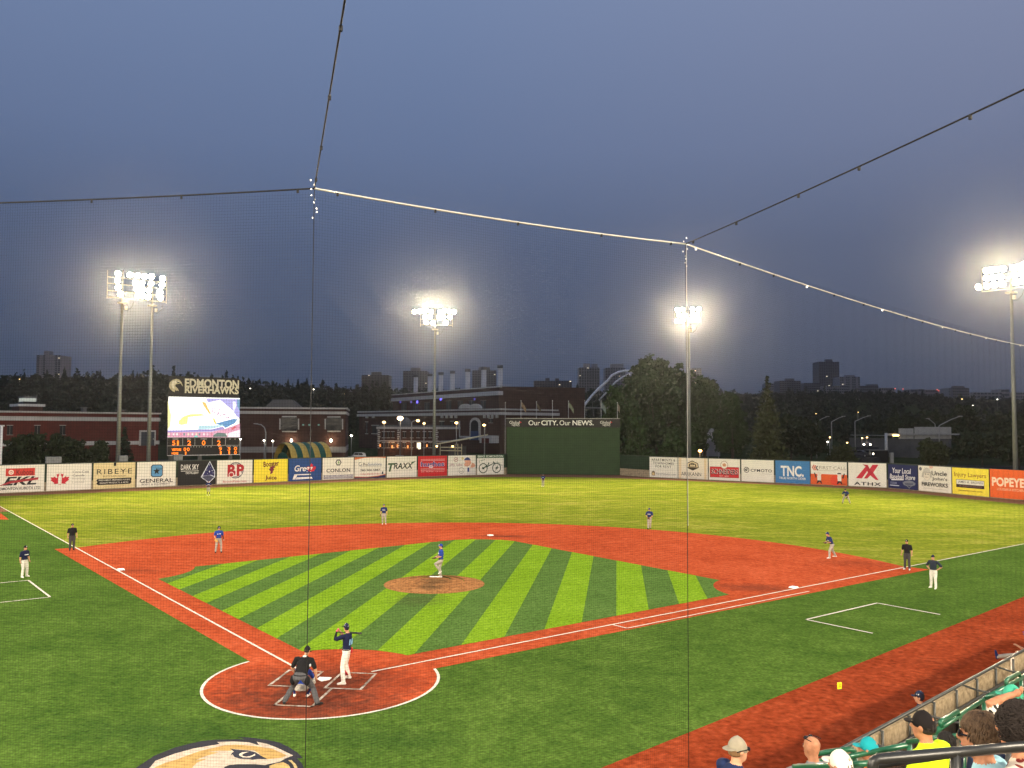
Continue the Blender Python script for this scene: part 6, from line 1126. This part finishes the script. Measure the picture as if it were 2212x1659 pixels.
def spruce(ht, hw, seed, layers=26, leaf=.4, m=None, sp_=None):
    r_ = np.random.RandomState(seed); P_ = []
    for i in range(layers):
        k = i/(layers-1); z = ht*(.06+.94*k); rr_ = hw*(1-k)**.85*(1 if i % 2 else .82)+.12; nb = max(5, int(16*(1-k)+4))
        for j in range(nb):
            a = r_.uniform(0, 2*np.pi); L = rr_*r_.uniform(.7, 1.12); n = max(3, int(L*4.2))
            f_ = np.linspace(.12, 1, n); P_.append(np.stack([np.cos(a)*L*f_, np.sin(a)*L*f_, z-.38*L*f_+.12*L*f_**2+r_.normal(size=n)*.08], 1))
    P_ = np.concatenate(P_); return cardmesh('crown', cards(P_, leaf, r_, .55), m or lf_spr)
def conifer(label, u, vtop, dep, hw, seed, group=None, layers=26, leaf=.4, base=0.0, mesh=None, m=None):
    p = DX(u, dep, base); ht = ZV(vtop, dep, u)-base; t = thing('spruce_tree', label, 'tree', p, seed*.7, group); 
    c = link('crown', mesh or spruce(ht, hw, seed, layers, leaf, m), t)
    if mesh: c.scale = (hw, hw, ht)
    MB().tube([(0, 0, 0), (0, 0, ht*.9)], [.018*ht, .004*ht], 8).obj('trunk', m_bark, t); return t
conifer('tall rusty green spruce standing clear of the poplars', 1658, 815, 160, 4.6, 2, layers=34, leaf=.36, m=lf_rust)
conifer('narrow dark spruce on the hillside above the sign gantry', z5(1090, 0)[0], z5(0, 545)[1], 330, 4.2, 4)
conifer('broad dark spruce left of the sign gantry', z5(958, 0)[0], z5(0, 622)[1], 300, 4.4, 6)
conifer('small conical cypress by the red building door', z1(1090, 0)[0], z1(0, 742)[1], 150, 1.9, 7, leaf=.3)
cm = spruce(1.0, 1.0, 21, 14, .10)
def con_unit():
    r_ = np.random.RandomState(4); P_ = []
    for i in range(18):
        k = i/17; nb = 16
        for j in range(nb): a = r_.uniform(0, 6.28); L = (1-k)**.9*r_.uniform(.5, 1.05)+.03; P_.append((np.cos(a)*L, np.sin(a)*L, .08+.92*k-.05*L))
    V = cards(np.array(P_), .16, r_, .6); return cardmesh('crown', V, lf_far)
cu_ = con_unit()
for zf, X, Y, dep, hw in ((z1, 548, 243, 505, 3.4), (z1, 395, 258, 500, 3), (z1, 860, 262, 515, 2.6), (z1, 1145, 262, 520, 2.8), (z1, 1185, 278, 520, 2.2), (z1, 1230, 288, 522, 2.6), (z1, 740, 288, 510, 3.4), (z2, 200, 348, 545, 2.6), (z2, 512, 338, 560, 3.2), (z2, 598, 338, 562, 3.2), (z2, 675, 334, 565, 3.2), (z2, 553, 368, 560, 2), (z2, 800, 373, 575, 3.4), (z2, 315, 388, 550, 2.6), (z3, 1932, 378, 830, 6)):
    d_, v_ = ridge(zf(X, Y)[0]); conifer('dark spire shaped spruce breaking the skyline of the valley rim', zf(X, Y)[0], zf(X, Y)[1], dep, hw, X % 7, 'spruces along the valley rim', base=ZV(v_, d_, zf(X, Y)[0])-10, mesh=cu_)
for i, (u, v, dep, hw, lab) in enumerate(((1708, 893, 205, 5.5, 'dark round tree just right of the spruce'), (1752, 905, 215, 5, 'dark tree under the highway lamps'), (1955, 893, 262, 7, 'dark tree rising over the sign gantry'), (2025, 886, 255, 7.5, 'dark broad tree behind the gantry end'), (2090, 880, 250, 8, 'dark broad tree right of the gantry'), (2150, 884, 248, 7.5, 'dark tree just left of the last floodlight pole'), (2215, 884, 240, 8, 'dark tree beyond the last floodlight pole'), (2120, 935, 190, 6.5, 'nearer dark tree above the parked cars'), (2200, 930, 185, 6.5, 'nearer dark tree behind the last floodlight pole foot'), (2290, 915, 190, 7, 'dark tree at the far end of the boards'))):
    tree('broadleaf_tree', lab, u, v, dep, hw, lf_dk, 20+i, None, 230, .5)
tree('broadleaf_tree', 'small olive bush tree in front of the grey retaining wall', z5(1430, 0)[0], z5(0, 850)[1], 178, 4.2, lf_rust, 40, .4, 220, .34)
tree('broadleaf_tree', 'dark sapling right of the car headlights', z5(620, 0)[0], z5(0, 880)[1], 175, 3.6, lf_rust, 41, .4, 160, .34)
for i, (X, Y, dep, hw, lab) in enumerate(((150, 812, 133, 3.6, 'dark bush nearest the white foul post'), (330, 770, 136, 3.8, 'dark rounded bush before the red wall'), (520, 790, 138, 3.6, 'dark spreading bush in the middle of the red wall'), (660, 800, 140, 3.2, 'dark bush right of the spreading bush'), (880, 845, 138, 1.6, 'small leafy sapling before the red wall'))):
    tree('shrub', lab, z1(X, Y)[0], z1(X, Y)[1], dep, hw, lf_dk, 50+i, .3, 170, .26)
tree('shrub', 'clipped dark bush beside the annex doorway', z3(800, 0)[0], z3(0, 780)[1], 240, 4.6, lf_dk, 60, .3, 150, .4)
# ------------------------------------------------------------------ street things
struct('road', [(-220, 128), (-40, 168), (60, 172), (190, 140), (190, 156), (60, 190), (-40, 186), (-220, 146)], .0, g_road)
m_lpole = mat('lamp_pole', (.34, .34, .33), .5, .3)
def lamp(label, zf, X, Y, dep, lit=None, arm=0, size=.32, group=None, armh=1.2, r=.09, double=False):
    u, v = zf(X, Y); p = D(u, v, dep); off = cR*0; ax = -math.copysign(1, arm)*abs(arm) if arm else 0
    base = Vector((p.x, p.y, 0))+Vector((cR.x, cR.y, 0))*(-arm); t = thing('street_lamp', label, 'street lamp', base, math.atan2(cR.y, cR.x), group); h = p.z
    gz = 0
    if arm: MB().tube([(0, 0, 0), (0, 0, h-armh), (arm*.12, 0, h-armh*.45), (arm*.45, 0, h-armh*.1), (arm, 0, h)] if armh < 1.9 else [(0, 0, 0), (0, 0, h-armh*.75), (arm*.03, 0, h-armh*.68), (arm*.6, 0, h-armh*.22), (arm, 0, h)], [r*1.3, r, r*.9, r*.8, r*.7], 8).obj('pole', m_lpole, t, smooth=True)
    else: MB().tube([(0, 0, 0), (0, 0, h)], [r*1.2, r*.8], 8).obj('pole', m_lpole, t, smooth=True)
    hd = MB().box((arm, 0, h+.02), (size*2.2, size*1.2, size*.5)).obj('lamp_head', m_lpole, t)
    if lit: MB().ell((arm, -size*.7, h-.05), (size, size, size*.7), 10, 7).obj('bulb', lit, hd)
    return t
lamp('curved lamp post without light left of the brick hall lamps', z2, 235, 705, 156, None, -1.9, .3, None, 1.6, .12)
lamp('double headed yellow street lamp before the quoined house', z2, 1355, 690, 214, m_sod, 0, .42)
lamp('tall street lamp with bright yellow arm near the second tower', z2, 1650, 676, 176, m_sod, 1.3, .34, None, .5, .10)
lamp('short yellow street lamp right of the tall yellow one', z2, 1703, 700, 206, m_sod, 0, .3)
lamp('yellow street lamp beside the arched doorway', z2, 1985, 695, 216, m_sod, 0, .42)
lamp('bright round globe light shining over the quoined house dome', z2, 1497, 655, 215, warm('globe', (1, .70, .42), 12), 0, .75)
lamp('curved lamp post right of the arched doorway with bulb lit', z3, 1120, 714, 168, m_sod, -.1, .30, None, .6, .10)
for X, Y, lab in ((312, 848, 'globe topped bollard lamp left of its twin before the brick hall'), (386, 852, 'globe topped bollard lamp right of its twin before the brick hall'), (105, 836, 'globe lamp half hidden at the scoreboard edge')): lamp(lab, z2, X, Y, 172, m_wl, 0, .22)
lamp('lit lamp on the shed between hall and annex', z2, 1070, 806, 232, m_wl, 0, .3)
for X, Y, arm, lab in ((500, 642, 3.2, 'grey highway lamp farthest left of the overpass group'), (640, 640, 3.4, 'grey highway lamp in the middle of the overpass group'), (862, 636, 4.0, 'grey highway lamp with long arm right of the overpass group'), (1655, 640, 4.8, 'grey highway lamp with long arm standing over the gantry'), (1375, 660, -2.0, 'faint highway lamp behind the gantry')): lamp(lab, z5, X, Y, 192 if X == 1655 else 240, None, arm, .42, None, 3.0 if X == 1655 else 2.2, .12)
for zf, X, Y, dep, mm in ((z1, 172, 315, 470, m_sod), (z2, 190, 397, 500, m_wl), (z2, 742, 405, 520, m_wl), (z2, 1008, 442, 560, m_sod), (z2, 1170, 460, 560, m_sod), (z5, 400, 617, 520, m_sod), (z5, 765, 603, 560, m_sod), (z5, 1978, 492, 760, m_wl), (z5, 1765, 545, 700, m_wl), (z5, 1670, 490, 800, m_sod), (z3, 65, 460, 560, m_sod), (z4, 1077, 810, 230, m_sod), (z4, 1170, 810, 230, m_wl)):
    lamp('tiny distant lit lamp among the dark hillside trees', zf, X, Y, dep, mm, 0, 0.0007*dep, 'distant lamps on the hillside')
for X, Y, mm in ((520, 822, m_sod), (500, 860, m_wl), (670, 868, m_sod), (800, 828, m_sod), (843, 822, m_sod), (1085, 842, m_wl), (1208, 843, m_wl), (1272, 843, m_wl), (1953, 840, m_sod)): lamp('small lit roadside lamp below the highway on the gantry side', z5, X, Y, 250, mm, 0, .24, 'roadside lamps near the gantry')
lamp('orange lamp glowing just above the boards left of the spruce', z4, 1007, 938, 162, warm('amber2', (1, .45, .12), 14), 0, .36)
# foul post and equipment boxes along the fence
p = DX(z1(15, 0)[0], 116); t = thing('white_post', 'tall thin white post at the far scoreboard side end of the boards', 'post', p); hh = ZV(z1(0, 722)[1], 116, 5); MB().tube([(0, 0, 0), (0, 0, hh)], .16, 8).obj('pole', m_flagp, t, smooth=True); MB().box((0, 0, hh), (.7, .2, .2)).obj('crossbar', m_flagp, t)
for X, wd, lab in ((475, 110, 'grey equipment box above the maple leaf board'), (1080, 62, 'grey equipment box at the tower leg above the star board'), (1555, 70, 'grey equipment box below the scoreboard')):
    f0 = on_fence(z1(X, 0)[0]); q_ = f0+(f0-CAM).normalized()*2.2; q_.z = 0; t = thing('equipment_box', lab, 'box', q_, R_(40)); MB().box((0, 0, 4.0), (wd/2.212*K*125/FPX, .8, .8)).obj('housing', mat('box_grey', (.20, .21, .21), .6), t); MB().box((0, 0, 1.8), (.2, .2, 3.6)).obj('stand', m_post, t)
# sign gantry seen from behind
g0 = DX(z5(1010, 0)[0], 190); f_ = Fac(g0, DX(z5(1655, 0)[0], 196)); t = thing('sign_gantry', 'overhead road sign gantry with two grey panels seen from behind', 'sign gantry', f_.o, f_.rz)
def gr(x0, y0, x1, y1, m, d, th, nm, par=None): (xa, za), (xb, zb) = f_.uv(*z5(x0, y1)), f_.uv(*z5(x1, y0)); return MB().b2(xa, xb, d, d+th, za, zb).obj(nm, m, par or t)
m_gal = mat('galvanised', (.40, .40, .38), .5, .4); m_pan = mat('panel_back', (.40, .40, .37), .6, .1); m_wallg = mat('overpass_concrete', (.10, .10, .098), .9, var=.15, scale=.4)
x_, zz_ = f_.uv(*z5(1010, 785)); MB().tube([(x_, 0, 0), (x_, 0, zz_)], [.38, .30], 12).obj('column', m_gal, t, smooth=True); gr(1010, 790, 1655, 803, m_gal, -.2, .4, 'beam')
for x0, y0, x1, y1, n in ((1130, 745, 1257, 836, 3), (1268, 733, 1585, 836, 6)):
    pn = gr(x0, y0, x1, y1, m_pan, .25, .1, 'sign_panel')
    for k in range(n): xx = x0+(k+.5)*(x1-x0)/n; gr(xx-2, y0, xx+2, y1, m_gal, .18, .07, 'stiffener', pn)
gr(1060, 800, 1110, 812, m_sod, -.5, .2, 'under_light')
wa, wb = DX(z5(690, 0)[0], 262), DX(z5(1560, 0)[0], 236); f2 = Fac(wa, wb); t = thing('retaining_wall', 'plain grey concrete overpass wall below the gantry', 'wall', f2.o, f2.rz); zt = f2.uv(*z5(1000, 842))[1]
for k in range(8): MB().b2(k*f2.L/8+.03, (k+1)*f2.L/8-.03, 0, 1, 0, zt).obj('wall_panel', m_wallg, t)
MB().b2(0, f2.L, -.2, 1.2, zt, zt+.35).obj('coping', m_wallg, t); MB().tube([(0, .5, zt+1.2), (f2.L, .5, zt+1.2)], .08, 6).obj('guard_rail', m_gal, t)
bx_ = DX(z5(942, 0)[0], 184); t = thing('bus_shelter', 'dark glazed bus shelter in front of the overpass wall', 'shelter', bx_, math.atan2(cR.y, cR.x)); bw = 165/2.212*K*184/FPX; bh = ZV(z5(0, 930)[1], 184, 1800); MB().b2(-bw/2, bw/2, 0, 2, .1, bh-.2).obj('glazing', m_glass, t); MB().b2(-bw/2-.2, bw/2+.2, -.3, 2.3, bh-.2, bh).obj('roof', m_roofg, t); MB().b2(bw/2+.5, bw/2+1.2, 0, .6, 0, bh-.6).obj('ad_column', m_gal, t)
wh = DX(z4(1110, 0)[0], 250); t = thing('white_hut', 'small white gabled hut glimpsed between the poplars and spruce', 'hut', wh, math.atan2(cR.y, cR.x)); hh = ZV(z4(0, 700)[1], 250, 1530); MB().slab([(-2, hh-5), (2.6, hh-5), (2.6, hh-3.6), (.4, hh-1.5), (-2, hh-3.0)], 0, 4).obj('gable', m_trimw, t); MB().b2(-1.9, 2.5, .2, 3.8, 0, hh-5).obj('wall', m_concg, t)
# cars
def car(label, u, dep, head, col, lights=False, van=False):
    p = DX(u, dep); t = thing('parked_car' if not lights else 'moving_car', label, 'car', p, head); m = mat('carpaint_%d' % int(sum(col)*1000), col, .3, .2, var=0, spec=.5); h = 1.9 if van else 1.45
    prof = [(-2.2, .35), (-2.25, .75), (-2.1, .95), (-1.25, 1.02), (-.55, h), (1.2, h), (1.95, 1.05 if not van else h-.1), (2.25, .95), (2.3, .45), (2.2, .3)]; n = len(prof); mb = MB(); vs = []
    for y, k in ((-.86, 1), (-.9, .97), (.9, .97), (.86, 1)): vs += [(x, y*(.86 if z > 1.03 else 1), z) for x, z in prof]
    mb.add(vs, [tuple(range(n)), tuple(range(4*n-1, 3*n-1, -1))]+[(j*n+i, j*n+(i+1) % n, (j+1)*n+(i+1) % n, (j+1)*n+i) for j in range(3) for i in range(n)]); me = fixn(mb.mesh('body', m)); link('body', me, t)
    for s_ in (-1, 1):
        MB().slab([(-1.1, 1.03), (-.5, h-.08), (.35, h-.08), (.35, 1.03)], s_*.80, s_*.82).obj('side_window', m_glass, t); MB().slab([(.45, 1.03), (.45, h-.08), (1.15, h-.08), (1.75, 1.05)], s_*.80, s_*.82).obj('side_window', m_glass, t)
        for x in (-1.4, 1.45): w_ = MB().tube([(x, s_*.72, .33), (x, s_*.93, .33)], .33, 14).obj('wheel', mat('tyre', (.015, .015, .015), .8), t); MB().tube([(x, s_*.93, .33), (x, s_*.945, .33)], .2, 10).obj('rim', m_gal, w_)
        MB().ell((-2.26, s_*.62, .70), (.06, .2, .11), 8, 6).obj('headlight', m_wl if lights else m_gal, t); MB().box((2.28, s_*.66, .78), (.06, .3, .14)).obj('tail_light', mat('tail_red', (.2, .01, .01), .4), t)
    MB().add([(-1.22, -.7, 1.04), (-1.22, .7, 1.04), (-.62, .66, h-.05), (-.62, -.66, h-.05)], [(0, 1, 2, 3)]).obj('windscreen', m_glass, t); return t
car('white car on the road before the quoined house with headlight on', z2(1480, 0)[0], 205, .1, (.55, .56, .56), True)
car('white car parked below the scoreboard corner', z1(2025, 0)[0], 146, 2.9, (.5, .5, .5))
car('pale van beside the hall corner', z2(1120, 0)[0], 212, .4, (.4, .42, .44), False, True)
car('dark red car near the striped tunnel', z2(490, 0)[0], 162, .3, (.16, .02, .02))
car('silver car parked behind the yellow board on the near side', z5(1615, 0)[0], 134, .25, (.30, .36, .42))
car('silver blue car parked behind the yellow board on the far side', z5(1740, 0)[0], 136, .25, (.24, .30, .40))
car('dark car parked behind the red oblong board', z1(180, 0)[0], 124, .7, (.03, .03, .032))
for X, Y, dep, lab in ((838, 885, 250, 'oncoming car with twin bright headlights on the overpass'), (780, 965, 186, 'oncoming car with glaring headlights on the lower road')):
    p = D(*z5(X, Y), dep); c_ = car(lab, z5(X, 0)[0], dep, math.atan2(-(CAM-p).y, -(CAM-p).x)+(.05 if X == 838 else 1.2), (.06, .06, .07), True); c_.location.z = p.z-.7; MB().b2(-4, 4, -3, 3, -c_.location.z, -.01).obj('road_bank', g_road, c_)
    for ch in c_.children:
        if ch.name.startswith('headlight'): ch.scale = (1.4, 1.4, 1.8); ch.location.z = -.5; 
# ------------------------------------------------------------------ haze: evening smoke in the air
hb = MB().b2(-1900, 1900, -95, 2600, -1.2, 165).obj('haze', mat('haze_mat', (.8, .8, .8), var=0)); hm = MATS['haze_mat']; hm.node_tree.nodes.clear(); on_ = hm.node_tree.nodes.new('ShaderNodeOutputMaterial'); pv = hm.node_tree.nodes.new('ShaderNodeVolumePrincipled'); pv.inputs['Density'].default_value = .000115; pv.inputs['Color'].default_value = (.86, .90, 1.0, 1); pv.inputs['Anisotropy'].default_value = .94
hm.node_tree.links.new(pv.outputs[0], on_.inputs['Volume']); tag(hb, 'thin even evening haze filling the air', 'haze', kind='stuff')
